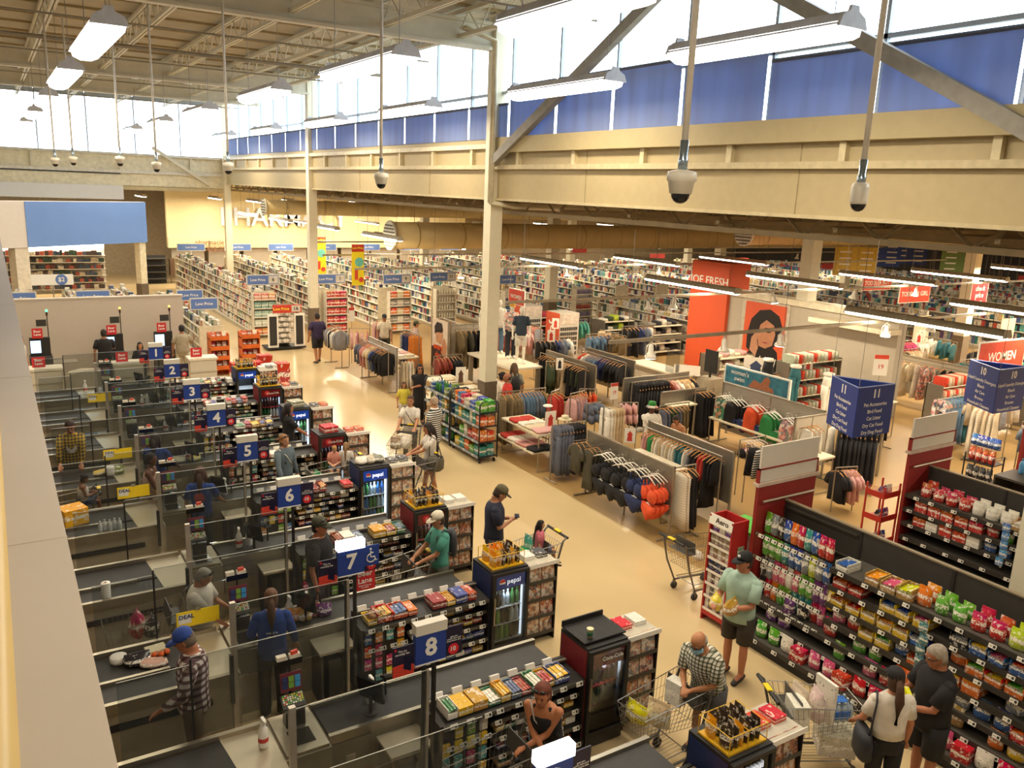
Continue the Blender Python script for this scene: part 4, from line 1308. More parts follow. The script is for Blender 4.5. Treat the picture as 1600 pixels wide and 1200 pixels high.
# --- cooler
BOTC = [['#3f6f3a', '#6b9a4a', '#2c2320', '#b9c4c8'], ['#23558f', '#3a7ab8', '#3f7f46', '#9fb7c4']]
FR_GLASS = GLASS((.92, .95, .97), .06, 0, 'cooler_glass')
def cooler(n, y, brand, bright):
    lab = {'p': 'black drinks cooler with a blue header at the end of lane %s', 'c': 'black drinks cooler with a red header at the end of lane %s'}[brand] % NUM[n]
    t = thing('drinks_cooler', lab, 'cooler', (5.32, y, 0))
    w, d, h = .58, .58, 1.30
    b = MB().box(0, w, .05, d, 0, .16).box(0, w, .05, d, h-.10, h).box(0, .05, .05, d, .16, h-.1).box(w-.05, w, .05, d, .16, h-.1).box(.05, w-.05, d-.04, d, .16, h-.1)
    part(t, 'cabinet', b, BLACK)
    part(t, 'side_panel', MB().box(-.006, 0, .06, d-.02, .06, h-.04), P('#1c2c5c' if brand == 'p' else '#7d1c22', .5), label='printed side panel')
    part(t, 'grille', MB().box(.03, w-.03, .03, .05, .02, .14), P('#2a2826', .5))
    dr = part(t, 'door_frame', MB().box(0, .05, 0, .05, .16, h-.02).box(w-.05, w, 0, .05, .16, h-.02).box(.05, w-.05, 0, .05, .16, .22).box(.05, w-.05, 0, .05, h-.06, h-.02), BLACK)
    ob('door_glass', MB().box(.05, w-.05, .02, .026, .22, h-.06).mesh('door_glass', FR_GLASS), dr)
    ob('handle', MB().box(.012, .03, -.025, 0, .55, .95).mesh('handle', STEEL), dr)
    hd = part(t, 'header', MB().box(.05, w-.05, .027, .04, h-.26, h-.06), EM(hx('#173c8a'), .8 if bright else .15) if brand == 'p' else P('#a3161d', .4))
    if brand == 'p':
        letter(t, 'pepsi', .105, (.34, .022, h-.165), '-Y', EM((1, 1, 1), .9 if bright else .5), .004, .0)
        g = MB().tube([(.155, .024, h-.16), (.155, .018, h-.16)], .048, 16)
        part(t, 'logo_disc', g, WHITEP)
        part(t, 'logo_red', MB().slab([(.155+.046*cos(a), h-.16+.046*sin(a)) for a in [radians(10+i*17) for i in range(11)]], .013, .017), RED)
        part(t, 'logo_blue', MB().slab([(.155+.046*cos(a), h-.165+.046*sin(a)) for a in [radians(200+i*15) for i in range(10)]], .013, .017), BLUE)
    else:
        part(t, 'red_disc', MB().tube([(.20, .024, h-.15), (.20, .016, h-.15)], .06, 16), RED) if n in (6, 4, 2) else None
        letter(t, 'Coca-Cola', .07, (.34, .012, h-.16), '-Y', WHITEP, .004, .0)
    part(t, 'inner_light', MB().box(w-.075, w-.052, .08, .10, .25, h-.3), EM((.8, .9, 1), 4.0 if bright else .9))
    zs = [.22, .47, .72] if brand == 'p' else [.22, .50, .76]
    for k, z in enumerate(zs):
        part(t, 'shelf', MB().box(.05, w-.05, .08, d-.06, z, z+.012), P('#c9c9c4', .4) if brand == 'p' else P('#a8282c', .4))
        if n >= 2:
            for i in range(6):
                c = BOTC[0 if (n % 4 in (0, 3)) else 1][(i//2+k) % 4] if brand == 'p' else ['#2a1512', '#35201a', '#2f6b3a', '#c8ccd0'][(k*2+i//3) % 4]
                o = put('soda_bottle', SODA, (5.32+.09+i*.075, y+.13, z+.012), (1, 1, .95), 0, 'soda bottle on a shelf of the lane %s cooler' % NUM[n], 'bottle', 'soda bottles in the lane %s cooler' % NUM[n], c)
    l = bpy.data.lights.new('lamp_light', 'POINT')
    l.energy = (5 if bright else 2)*LAMP_W
    l.color = (.75, .85, 1)
    l.shadow_soft_size = .03
    o = bpy.data.objects.new('lamp_light', l)
    COL.objects.link(o)
    o.parent = t
    o.location = (w/2, .09, h-.30)
    return t
# --- candy rack
def rack(n, y, full):
    t = thing('candy_rack', 'black stepped candy rack beside the belt of lane %s' % NUM[n], 'rack', (0, y, 0))
    X0, X1 = 4.12, 5.29
    b = MB().box(3.5, X1, .46, .50, 0, 1.0)
    part(t, 'back_panel', b, BLACK)
    part(t, 'side_panel', MB().box(3.47, 3.50, .06, .50, 0, .93), BLACK)
    part(t, 'side_panel', MB().box(X1, X1+.02, .06, .50, 0, .93), BLACK)
    part(t, 'plinth', MB().box(3.5, X1, .1, .46, 0, .10), BLACK)
    part(t, 'peg_board', MB().box(3.5, X0, .20, .23, .1, .92), P('#27241f', .6))
    lv = [(.16, .02), (.36, .05), (.55, .09), (.73, .13), (.93, .05)]
    for k, (z, yf) in enumerate(lv):
        x0 = X0 if k < 4 else 3.5
        s_ = part(t, 'shelf', MB().cb(((x0+X1)/2, (yf+.46)/2, z), (X1-x0, .46-yf, .014), rx=.10), BLACK)
        part(t, 'shelf_lip', MB().box(x0, X1, yf-.012, yf-.002, z-.045, z+.0), P('#4a463e', .5))
        m = 6 if k < 4 else 9
        tags(t, [x0+(X1-x0)*(i+.5)/m+RN.uniform(-.03, .03) for i in range(m)], yf-.018, z-.02)
    part(t, 'card_rail', MB().box(3.5, X1, .40, .44, .985, 1.005), P('#6f675a', .5))
    for i in range(7):
        part(t, 'white_card', MB().cb((3.62+i*.235, .43, 1.03), (.12, .03, .07), rx=-.3), WHITEP)
    for k, (z, yf) in enumerate(lv):
        if not full and k < 2:
            continue
        x = X0+.08 if k < 4 else (3.58 if n in (7, 8) else 4.05)
        while x < X1-.08:
            w_ = RN.choice((.12, .14, .17, .2)) if k == 4 else RN.choice((.10, .13, .16))
            if x+w_ > X1-.02:
                break
            col = RN.choice(PEPC)
            where = 'on the top shelf of the lane %s candy rack' % NUM[n] if k == 4 else 'on a lower shelf of the lane %s candy rack' % NUM[n]
            h_ = RN.uniform(.06, .12) if k == 4 else RN.uniform(.05, .09)
            if RN.random() < .85:
                candy_tray((x+w_/2, y+yf+.04+(.13 if k < 4 else .15), z+.012), (w_, .26 if k == 4 else .22, h_), 0, col, where, n, closed=RN.random() < .35)
            x += w_+.012
    # hanging packets on the peg board
    for r_ in range(4 if full else 2):
        for c_ in range(4):
            if RN.random() < .9:
                put('hanging_packet', CARTON, (3.59+c_*.15, y+.16, .66-r_*.18), (.09, .03, .14), 0, 'small packet hanging on the peg board of lane %s' % NUM[n], 'packet', 'hanging packets of lane %s' % NUM[n], RN.choice(['#4a9aa0', '#d8752e', '#c94a4a', '#e0c23c', '#7aa83c', '#d9d2c4', '#b83a6a', '#3a5f9a']))
    tags(t, [3.59+c_*.15 for c_ in range(4)], .12, .84)
    tags(t, [3.63+c_*.15 for c_ in range(4)], .12, .58)
# --- magazine rack at the aisle end
MAGM = MB().cb((0, 0, .135), (.21, .014, .275), rx=-.12).mesh('magazine', OC('cover', .3))
def mag_rack(n, y):
    t = thing('magazine_rack', 'wire magazine rack at the aisle end of lane %s' % NUM[n], 'rack', (5.98, y+.12, 0))
    part(t, 'back_panel', MB().box(0, .46, .10, .13, 0, 1.18), P('#2b2824', .6))
    pieces(t, 'upright', MB().box(-.015, 0, .0, .13, 0, 1.2).box(.46, .475, .0, .13, 0, 1.2), BLACK)
    part(t, 'top_tray', MB().box(-.02, .48, -.02, .5, 1.19, 1.21), P('#c2bba8', .5))
    part(t, 'tray_lip', MB().box(-.02, .48, -.03, -.02, 1.19, 1.25), WHITEP)
    for r_ in range(4):
        z = .12+r_*.27
        part(t, 'pocket', MB().box(0, .46, -.012, -.008, z, z+.05).box(0, .46, -.01, .1, z-.006, z), P('#3a362f', .5))
        for c_ in range(2):
            put('magazine', MAGM, (5.98+.12+c_*.225, y+.17, z+.01), (1, 1, 1), 0, 'glossy magazine in the rack at the end of lane %s' % NUM[n], 'magazine', 'magazines at the end of lane %s' % NUM[n], RN.choice(['#d8c9a8', '#b5442f', '#e0d6c4', '#c9823a', '#8a5a4a', '#d9cdbb']))
    for c_ in range(2):
        put('boxed_item', CARTON, (6.1+c_*.22, y+.42, 1.21), (.17, .22, .06), 0, 'low box on the tray above the lane %s magazines' % NUM[n], 'box', 'boxes above the lane %s magazines' % NUM[n], RN.choice(['#2a2a2e', '#d8d4cc', '#3a3a40', '#c94a2e']))
# --- the counter itself
def counter(n, y):
    t = thing('bagging_counter', 'steel railed bagging counter of lane %s with two grey belts' % NUM[n], 'counter', (0, y, 0))
    x0 = .16
    part(t, 'exit_base', MB().box(x0, 1.62, -.02, 1.0, .12, .80), P('#a3977f', .6, var=.05))
    part(t, 'kick_plate', MB().box(x0, 1.62, .0, .98, 0, .12), P('#4a4238', .7))
    part(t, 'bumper', MB().box(x0, 1.66, -.05, -.02, .55, .62), P('#2b2825', .7))
    for a, b_ in ((-.04, .39), (.43, 1.02)):
        part(t, 'exit_belt', MB().box(x0, 1.60, a+.02, b_, .80, .845), BELT)
    for yy in (-.08, 1.03):
        part(t, 'side_rail', MB().box(x0, 1.95, yy, yy+.055, .78, .90), STEEL)
    part(t, 'divider_rail', MB().box(x0, 1.30, .385, .43, .80, .89), STEEL)
    part(t, 'transfer_plate', MB().prism([(1.60, -.03), (1.98, -.03), (1.98, 1.03), (1.50, 1.03)], .80, .85), PLATE)
    part(t, 'plate_base', MB().box(1.62, 1.98, -.02, 1.0, .0, .80), P('#a3977f', .6))
    t = thing('register_stand', 'scanner stand with steel bed at lane %s' % NUM[n], 'counter', (0, y, 0))
    part(t, 'register_base', MB().box(1.98, 2.45, .42, 1.12, 0, .84), P('#988d77', .6))
    sc = part(t, 'scanner_bed', MB().box(2.0, 2.43, .44, 1.12, .84, .875), STEEL)
    ob('scanner_glass', MB().box(2.10, 2.33, .55, .80, .876, .879).mesh('scanner_glass', P('#2c2b28', .08, var=0)), sc)
    ob('scanner_tower', MB().box(2.12, 2.32, .86, .98, .875, 1.05).mesh('scanner_tower', P('#35332f', .2)), sc)
    t = thing('belt_counter', 'long grey loading belt counter of lane %s' % NUM[n], 'counter', (0, y, 0))
    part(t, 'belt_base', MB().box(2.45, 5.28, .52, 1.12, 0, .82), P('#9a8e76', .6, var=.05))
    part(t, 'entry_belt', MB().box(2.47, 5.26, .55, 1.08, .82, .862), BELT)
    for yy in (.50, 1.08):
        part(t, 'belt_rail', MB().box(2.45, 5.30, yy, yy+.05, .80, .90), STEEL)
    part(t, 'drawer_front', MB().box(2.48, 2.9, .50, .52, .35, .78), P('#8c816b', .6))
    part(t, 'socket_plate', MB().box(2.62, 2.72, .485, .50, .56, .62), P('#b9ad95', .6))
    t = thing('cashier_desk', 'small beige cashier desk beside the lane %s belt' % NUM[n], 'desk', (0, y, 0))
    part(t, 'desk_top', MB().box(2.95, 3.42, .10, .50, .70, .73), P('#b3a68c', .5))
    part(t, 'desk_leg', MB().box(2.97, 3.0, .12, .48, 0, .70), P('#3a352d', .6))
    t = thing('waste_bin', 'black waste bin under the lane %s cashier desk' % NUM[n], 'bin', (0, y, 0))
    part(t, 'bin_body', MB().box(3.06, 3.22, .1, .4, .0, .60), P('#26241f', .5))
    part(t, 'bin_rim', MB().box(3.05, 3.23, .09, .41, .60, .625), BLACK)
    # glass screens: near one behind the cashier, far one along the customer side
    g = thing('counter_screen', 'clear protective screen behind the cashier of lane %s' % NUM[n], 'screen', (0, y-.10, 0))
    part(g, 'pane', MB().box(1.93, 3.22, .0, .008, .86, 1.75), DKGLASS)
    part(g, 'post', MB().box(1.87, 1.93, -.02, .03, .0, 1.78), P('#b5ada0', .35, metal=.6))
    part(g, 'post', MB().box(3.22, 3.25, -.01, .02, .0, 1.75), P('#b5ada0', .35, metal=.6))
    part(g, 'top_edge', MB().box(1.93, 3.22, .0, .008, 1.745, 1.751), P('#b3b2a8', .3))
    part(g, 'post_foot', MB().box(1.845, 1.885, -.03, .02, .55, 1.15), BLACK)
    g = thing('counter_screen', 'long clear screen along the customer side of lane %s' % NUM[n], 'screen', (0, y+1.10, 0))
    part(g, 'pane', MB().box(.62, 1.27, .0, .008, .88, 1.72), DKGLASS)
    part(g, 'pane', MB().box(1.28, 3.3, .0, .008, .92, 1.80), DKGLASS)
    part(g, 'seam', MB().box(1.265, 1.285, -.004, .012, .88, 1.78), BLACK)
    part(g, 'top_edge', MB().box(.62, 1.27, .0, .008, 1.715, 1.721), P('#b3b2a8', .3))
    part(g, 'top_edge', MB().box(1.28, 3.3, .0, .008, 1.795, 1.801), P('#b3b2a8', .3))
    part(g, 'clamp', MB().box(2.2, 2.25, -.02, .03, .88, .95), STEEL)
    # till: screen, keyboard, coupon card, customer display
    k = thing('till_terminal', 'till with bright keyboard and coupon card at lane %s' % NUM[n], 'till', (2.22, y+1.0, .86))
    part(k, 'pole', MB().tube([(0, .03, 0), (0, .03, .40)], .02, 6), BLACK)
    kb = part(k, 'keyboard', MB().cb((0, -.06, .26), (.24, .15, .025), rx=.6), P('#24221f', .5))
    q = MB()
    cs = []
    for i in range(9):
        for j in range(6):
            q.cb((-.095+i*.024, -.06-.05*.8+j*.02*.82, .275-.034+j*.0135), (.018, .016, .01), rx=.6, m=RN.choice((0, 0, 0, 1, 2, 3)))
    part(k, 'keys', q, [P('#d8d4c4', .5, var=0), P('#c9c23a', .5, var=0), P('#5a9a4a', .5, var=0), P('#c25a3a', .5, var=0)], kind='stuff')
    cc = part(k, 'coupon_card', MB().cb((0, .0, .45), (.22, .008, .2), rx=-.15), P('#6a2a33', .5))
    q = MB()
    for i in range(3):
        for j in range(2):
            q.cb((-.066+i*.066, -.012, .415+j*.07), (.055, .006, .06), rx=-.15, m=i)
    part(k, 'card_print', q, [P('#2b3763', .5, var=0), P('#6f9a3c', .5, var=0), P('#3a8fc4', .5, var=0)], kind='stuff')
    part(k, 'display', MB().box(-.13, .13, .02, .07, .62, .69), P('#16161a', .2))
    part(k, 'display_pole', MB().tube([(0, .045, .36), (0, .045, .62)], .012, 6), BLACK)
    part(k, 'leaflet_box', MB().box(-.13, -.03, .02, .08, .69, .735).box(.0, .11, .02, .08, .69, .73), P('#d8cfbb', .5))
    part(k, 'leaflet', MB().cb((.05, .04, .75), (.07, .03, .04), rz=.2), P('#c9452e', .5))
    m = thing('pos_monitor', 'black flat cashier monitor on the lane %s counter' % NUM[n], 'monitor', (2.98, y+.72, .86))
    part(m, 'screen', MB().cb((0, 0, .28), (.03, .32, .26), rz=.5, ry=-.2), P('#17171b', .12, var=0))
    part(m, 'stand', MB().tube([(0, 0, 0), (0, 0, .2)], .02, 6).lathe([(.08, 0), (.08, .015)], 10), BLACK)
    p = thing('card_reader', 'black card reader on a stalk at lane %s' % NUM[n], 'card reader', (3.25, y+.95, .86))
    part(p, 'stalk', MB().tube([(0, 0, 0), (0, .02, .2)], .014, 6), BLACK)
    part(p, 'keypad', MB().cb((0, .0, .23), (.08, .15, .03), rx=-.5), P('#222126', .4))
for n, y in LANEY.items():
    counter(n, y)
    lane_sign(n, y)
    if n != 1:
        rack(n, y, n >= 5)
    else:
        rack(n, y, False)
    cooler(n, y, 'c' if n % 2 == 0 else 'p', n in (5, 3, 1))
    mag_rack(n, y)
for n, xs in ((8, (1.85, 3.05)), (7, (2.82, 3.05)), (6, (2.8, 2.95)), (5, (3.0, 3.12)), (4, (2.95,)), (3, (2.9,)), (2, (2.75, 2.87)), (1, (1.7,)), (9, (1.85, 2.75))):
    for k, x in enumerate(xs):
        spray((x, LANEY[n]+(.72 if x < 2 else .90), .862), RN.uniform(-.4, .4), ['white spray bottle with red label on the lane %s counter', 'milky spray bottle beside another on the lane %s counter'][k] % NUM[n], n, ['#e8e4da', '#cfd3cf'][k], ['#c33a34', '#d8d4cc'][k])
# yellow deal boards clipped to the screens
for n, x0, z0 in ((7, 1.50, .97), (5, 1.42, 1.0), (4, 1.45, 1.0), (2, 1.6, 1.05)):
    t = thing('deal_board', 'yellow DEAL board clipped to the screen of lane %s' % NUM[n], 'sign', (x0, LANEY[n]+1.085, z0))
    part(t, 'board', MB().box(0, .5, -.012, .0, 0, .20), YEL)
    part(t, 'white_corner', MB().box(.02, .17, -.014, -.012, .05, .17), P('#e9e6dc', .5))
    letter(t, 'DEAL', .075, (.115, -.016, .135), '-Y', P('#1c2a5c', .5, var=0), .002, .025)
    letter(t, 'Scan any offer here', .026, (.135, -.014, .03), '-Y', INK, .002, .0) if False else None
    part(t, 'clip', MB().box(.22, .28, -.016, .012, .195, .225), STEEL)
# ================================================================ snack aisle
CHAR = P('#3b3834', .6, var=.06)
SHELFG = P('#4c4842', .55, var=.06)
REDP = P('#8e2622', .5, var=.05)
BROWNCARD = '#b08a52'
SN = {'#b8342c': 'red', '#5aa03a': 'green', '#b4c43c': 'lime', '#e0b830': 'yellow', '#d9702c': 'orange', '#c8607a': 'pink', '#3a5f9c': 'blue', '#d8d4c8': 'white', '#6a3a78': 'purple', '#b08a52': 'brown card', '#7a7f86': 'silver', '#2a2a30': 'black', '#3f8a86': 'teal'}
def pouch(loc, size, rz, col, where, grp):
    return put('snack_pouch', BAG, loc, size, rz, '%s snack pouch %s' % (SN[col], where), 'pouch', grp, col)
def snack_tray(loc, size, rz, col, col2, where, grp):
    t = put('snack_tray', TRAY, loc, size, rz, '%s open display tray %s' % (SN[col], where), 'tray', grp, col)
    ob('contents', PACKS, t, col=col2)
LEV = [(1.60, .60), (1.35, .60), (1.10, .60), (.85, .60), (.62, .65), (.41, .72), (.19, .90)]
def gondola(xs, ye, y0, which, stock):
    """double gondola, spine at xs, goods facing the main aisle, far end at ye"""
    t = thing('snack_gondola', 'charcoal %s gondola with a red end panel' % which, 'shelving', (xs, 0, 0))
    n = int(round((ye-y0)/1.3))
    dy = (ye-y0)/n
    for i in range(n):
        a = y0+i*dy
        part(t, 'back_panel', MB().box(-.02, .02, a+.01, a+dy-.01, .1, 2.0), CHAR)
        part(t, 'upright', MB().box(-.035, .035, a-.02, a+.02, 0, 2.0), P('#2a2826', .6))
        part(t, 'top_cap', MB().box(-.03, .03, a, a+dy, 2.0, 2.02), P('#8a7d66', .5))
        for k, (z, dep) in enumerate(LEV):
            if k < 4 and i == n-1 and which == 'snack':
                continue
            part(t, 'shelf', MB().box(-dep, 0, a, a+dy, z-.03, z), SHELFG)
            part(t, 'shelf_lip', MB().box(-dep-.012, -dep, a, a+dy, z-.055, z+.012), P('#2f2c29', .5))
            m = 4
            tags(t, [a+dy*(j+.5)/m+RN.uniform(-.05, .05) for j in range(m)], -dep-.02, z-.02, 'y')
        part(t, 'base', MB().box(-.86, 0, a, a+dy, 0, .16), P('#2a2724', .7))
        part(t, 'rear_shelf', MB().box(0, .5, a, a+dy, 1.57, 1.6), SHELFG)
    e = part(t, 'end_panel', MB().box(-.62, .62, ye, ye+.06, 0, 2.32), REDP, label='dark red end panel')
    part(t, 'end_header', MB().box(-.62, .62, ye+.01, ye+.05, 2.36, 2.55).box(-.62, .62, ye+.015, ye+.045, 2.57, 2.90), P('#d8d2c6', .5, var=.02), label='blank white header board')
    part(t, 'header_frame', MB().box(-.64, .64, ye, ye+.06, 2.55, 2.57).box(-.64, -.62, ye, ye+.06, 2.3, 2.57).box(.62, .64, ye, ye+.06, 2.3, 2.57), REDP)
    part(t, 'cross_bar', MB().tube([(-.56, ye-.05, 2.08), (.56, ye-.05, 2.08)], .018, 6), P('#a59a88', .4, metal=.5))
    part(t, 'cap_shelf', MB().box(-.66, .66, ye-.02, ye+.08, 2.30, 2.35), P('#c9b5a6', .5))
    return t
gondola(9.70, 7.62, 1.1, 'snack', 1)
gondola(13.34, 7.62, 1.1, 'pet and treat', 2)
gondola(17.0, 7.62, 3.7, 'drinks and crisps', 3)
# pegged crisps section, four rows of hanging bags
PEG = [(1.60, ['#5aa03a', '#7a7f86', '#2a2a30', '#3a5f9c', '#d9702c', '#b8342c', '#3f8a86', '#3a5f9c', '#b8342c', '#b8342c']),
       (1.25, ['#5aa03a', '#5aa03a', '#5aa03a', '#3f8a86', '#3a5f9c', '#3a5f9c', '#7a7f86', '#b4c43c', '#7a7f86', '#3a5f9c']),
       (.92, ['#2a2a30', '#7a7f86', '#c8607a', '#c8607a', '#d8d4c8', '#c8607a', '#5aa03a', '#5aa03a', '#6a3a78', '#6a3a78', '#e0b830']),
       (.62, ['#2a2a30', '#b8342c', '#d9702c', '#5aa03a', '#5aa03a', '#3f8a86', '#3f8a86', '#3f8a86', '#b8342c', '#c8607a'])]
pg = thing('peg_bars', 'row of chrome tag bars holding bags at the red end panel', 'rack', (9.7, 0, 0))
for r_, (z, cs) in enumerate(PEG):
    part(pg, 'tag_bar', MB().box(-.62, -.60, 6.36, 7.60, z-.02, z+.02), P('#6a655c', .4, metal=.4))
    part(pg, 'back_bar', MB().box(-.05, -.02, 6.36, 7.60, z+.30, z+.33), P('#4a463e', .4, metal=.4))
    tags(pg, [6.42+j*.118 for j in range(10)], -.63, z, 'y')
    for j, c in enumerate(cs):
        pouch((9.70-.42, 7.54-j*.118, z-.0), (.125, .10, .31), -pi/2+RN.uniform(-.1, .1), c, 'hung in row %s of the peg section' % NUM[r_+1], 'pegged bags row '+NUM[r_+1])
# shelf stock, walking from the peg section towards the near end
STK = [
 ['T#d8d4c8#3a5f9c', '', 'T#b08a52#d9702c', 'T#b08a52#c8607a', 'T#b08a52#b4c43c', 'P#d9702c', 'P#5aa03a', 'P#5aa03a', 'P#b8342c', 'P#b8342c', 'P#b4c43c', 'P#b4c43c', 'P#b8342c', '', 'T#d8d4c8#d8d4c8', 'T#d8d4c8#6a3a78', 'C#b08a52', 'C#b08a52', 'P#b4c43c', 'P#b4c43c', 'C#b8342c', 'C#b8342c', 'P#d9702c', 'P#b8342c', 'C#d8d4c8', 'C#e0b830', 'P#5aa03a', 'C#b8342c'],
 ['T#b8342c#b8342c', 'T#b8342c#b8342c', '', 'T#e0b830#3a5f9c', 'T#e0b830#3a5f9c', 'T#e0b830#c8607a', '', 'T#2a2a30#7a7f86', 'T#3a5f9c#e0b830', 'T#3a5f9c#c8607a', 'T#3a5f9c#d9702c', 'T#d8d4c8#b08a52', 'P#b8342c', 'P#c8607a', '', 'T#3f8a86#2a2a30', 'C#e0b830', 'C#b8342c', 'C#e0b830', 'P#5aa03a', 'T#3f8a86#5aa03a', 'P#d9702c', 'C#b8342c', 'C#d8d4c8'],
 ['T#e0b830#b8342c', 'T#e0b830#d9702c', 'T#e0b830#b08a52', 'T#e0b830#d9702c', 'T#e0b830#b08a52', 'T#3a5f9c#7a7f86', 'T#3a5f9c#c8607a', 'P#d9702c', 'T#d9702c#5aa03a', 'T#d9702c#e0b830', 'T#d9702c#5aa03a', 'T#d9702c#b4c43c', '', 'T#3f8a86#2a2a30', 'P#b4c43c', 'P#b4c43c', 'C#2a2a30', 'C#e0b830', 'P#5aa03a', 'P#b8342c', 'C#3f8a86', 'C#b8342c'],
 ['P#c8607a', 'P#b8342c', 'T#e0b830#b08a52', 'T#e0b830#5aa03a', 'P#3a5f9c', 'T#d9702c#d9702c', 'T#d9702c#5aa03a', 'T#d9702c#e0b830', 'C#d9702c', '', 'P#7a7f86', 'P#d8d4c8', 'P#7a7f86', 'P#5aa03a', 'P#e0b830', 'P#7a7f86', 'P#5aa03a', 'P#d9702c', 'P#b8342c', 'C#3a5f9c'],
 ['', 'P#6a3a78', 'P#2a2a30', '', 'P#b8342c', '', 'P#5aa03a', 'P#5aa03a', '', 'C#d9702c', '', '', 'P#7a7f86', 'P#3a5f9c', 'P#3a5f9c', 'T#b8342c#d9702c', 'T#b8342c#d9702c', '', 'P#b8342c', 'P#d8d4c8'],
 ['P#6a3a78', 'P#6a3a78', '', '', '', 'P#5aa03a', '', 'P#c8607a', 'P#b8342c', '', 'P#d8d4c8', 'P#d8d4c8', 'P#b08a52', '', 'P#d9702c', 'P#e0b830', '', ''],
 ['P#5aa03a', 'P#5aa03a', 'P#d8d4c8', 'C#b8342c', 'P#c8607a', 'P#c8607a', 'C#b8342c', 'P#b8342c', 'P#b8342c', 'C#2a2a30', 'P#2a2a30', 'P#3a5f9c', 'P#c8607a', 'C#b8342c', 'P#d8d4c8', 'P#b8342c', '', '']]
ORD = ['top', 'second', 'third', 'fourth', 'fifth', 'sixth', 'bottom']
def stock(xs, ystart, yend, rows, name):
    for k, row in enumerate(rows):
        z, dep = LEV[k]
        y = ystart if k < 4 else ystart+1.0*(xs < 10)
        for it in row:
            w = .20 if k == 0 else .21
            if y-w < yend:
                break
            if it:
                wh = 'on the %s shelf of the %s gondola' % (ORD[k], name)
                gr = '%s stock, %s shelf' % (name, ORD[k])
                c = it[1:8]
                rz = -pi/2+RN.uniform(-.12, .12)
                for q in range(2 if k == 0 and it[0] == 'P' else 1):
                    x = xs-dep+.14+q*.18
                    if it[0] == 'P':
                        pouch((x, y-w/2, z), (w*RN.uniform(.85, 1), .12, RN.uniform(.2, .26) if k < 6 else .24), rz, c, wh, gr)
                    elif it[0] == 'T':
                        snack_tray((x+.03, y-w/2, z), (w*.95, .28, RN.uniform(.11, .17)), rz, c, it[8:15], wh, gr)
                    else:
                        put('snack_carton', CARTON, (x, y-w/2, z), (w*.95, .22, RN.uniform(.14, .22)), rz, '%s snack carton %s' % (SN[c], wh), 'carton', gr, c)
            y -= w+.02
stock(9.70, 6.28, 1.2, STK, 'snack')
stock(13.34, 7.45, 3.4, [['P#b8342c', 'P#b8342c', 'P#b8342c', 'P#b8342c', 'P#d8d4c8', 'P#d8d4c8', 'P#d8d4c8', 'T#b08a52#d8d4c8', 'P#b8342c', 'P#3a5f9c', 'P#7a7f86', 'P#b8342c', 'P#7a7f86', 'P#7a7f86', 'T#b08a52#3a5f9c', '', '', 'P#7a7f86'],
   ['C#b8342c', 'C#b8342c', 'C#b8342c', 'C#b8342c', 'C#b8342c', 'P#b8342c', 'P#5aa03a', 'P#b8342c', '', 'P#2a2a30', 'P#2a2a30', 'P#2a2a30', '', '', ''],
   ['C#b8342c', 'C#d8d4c8', 'C#b8342c', 'C#b8342c', 'C#d8d4c8', 'P#3a5f9c', 'P#3a5f9c', '', 'C#e0b830', 'C#e0b830', 'P#e0b830', 'P#b4c43c']], 'pet and treat')
for i in range(7):
    t = ob('treat_jar', JAR, None, (13.34-.45+(i % 2)*.1, 4.9-(i//2)*.14, 1.10), 0, 'treat jar with a yellow lid on the pet and treat gondola', 'jar', 'yellow lidded treat jars', None, '#d8d0bc')
    t.scale = (1.4, 1.4, 1.7)
    ob('lid', LID, t, col='#e0a020')
# blue clip strip and dangling toy strips
for (x, y, zt, c, lab) in ((12.66, 5.9, 1.75, '#5a8ac0', 'clip strip of blue packets on the pet and treat gondola'), (9.02, 4.9, 1.55, '#4a7a80', 'clip strip of toy packets hanging before the snack shelves')):
    t = thing('clip_strip', lab, 'clip strip', (x, y, 0))
    part(t, 'strip', MB().box(-.004, .004, -.015, .015, zt-.75, zt), P('#c9c4b8', .5))
    for i in range(5):
        o = ob('packet', BAG, t, loc=(-.02, RN.uniform(-.02, .02), zt-.16-i*.14), rz=-pi/2, col=c)
        o.scale = (.12, .04, .13)
# drinks on the third gondola
for i in range(10):
    o = put('drink_bottle', SODA, (15.6+RN.uniform(-.25, .2), 7.3-i*.17, 1.6), (1.5, 1.5, 1.2), 0, 'capped drink bottle beyond the pet and treat gondola', 'bottle', 'drink bottles beyond the pet gondola', ['#5a9ac8', '#3a6fae', '#c83a6a', '#c83a6a', '#3a2a4a'][min(4, i//2)])
dk = thing('drink_shelf', 'dark low shelf carrying blue and pink capped bottles', 'shelving', (15.6, 0, 0))
part(dk, 'shelf_board', MB().box(-.35, .35, 5.5, 7.5, 1.56, 1.6), SHELFG)
part(dk, 'shelf_side', MB().box(-.35, .35, 5.5, 5.53, 0, 1.56), SHELFG)
part(dk, 'shelf_side', MB().box(-.35, .35, 7.47, 7.5, 0, 1.56), SHELFG)
part(dk, 'shelf_back', MB().box(.3, .35, 5.53, 7.47, 0, 1.56), SHELFG)
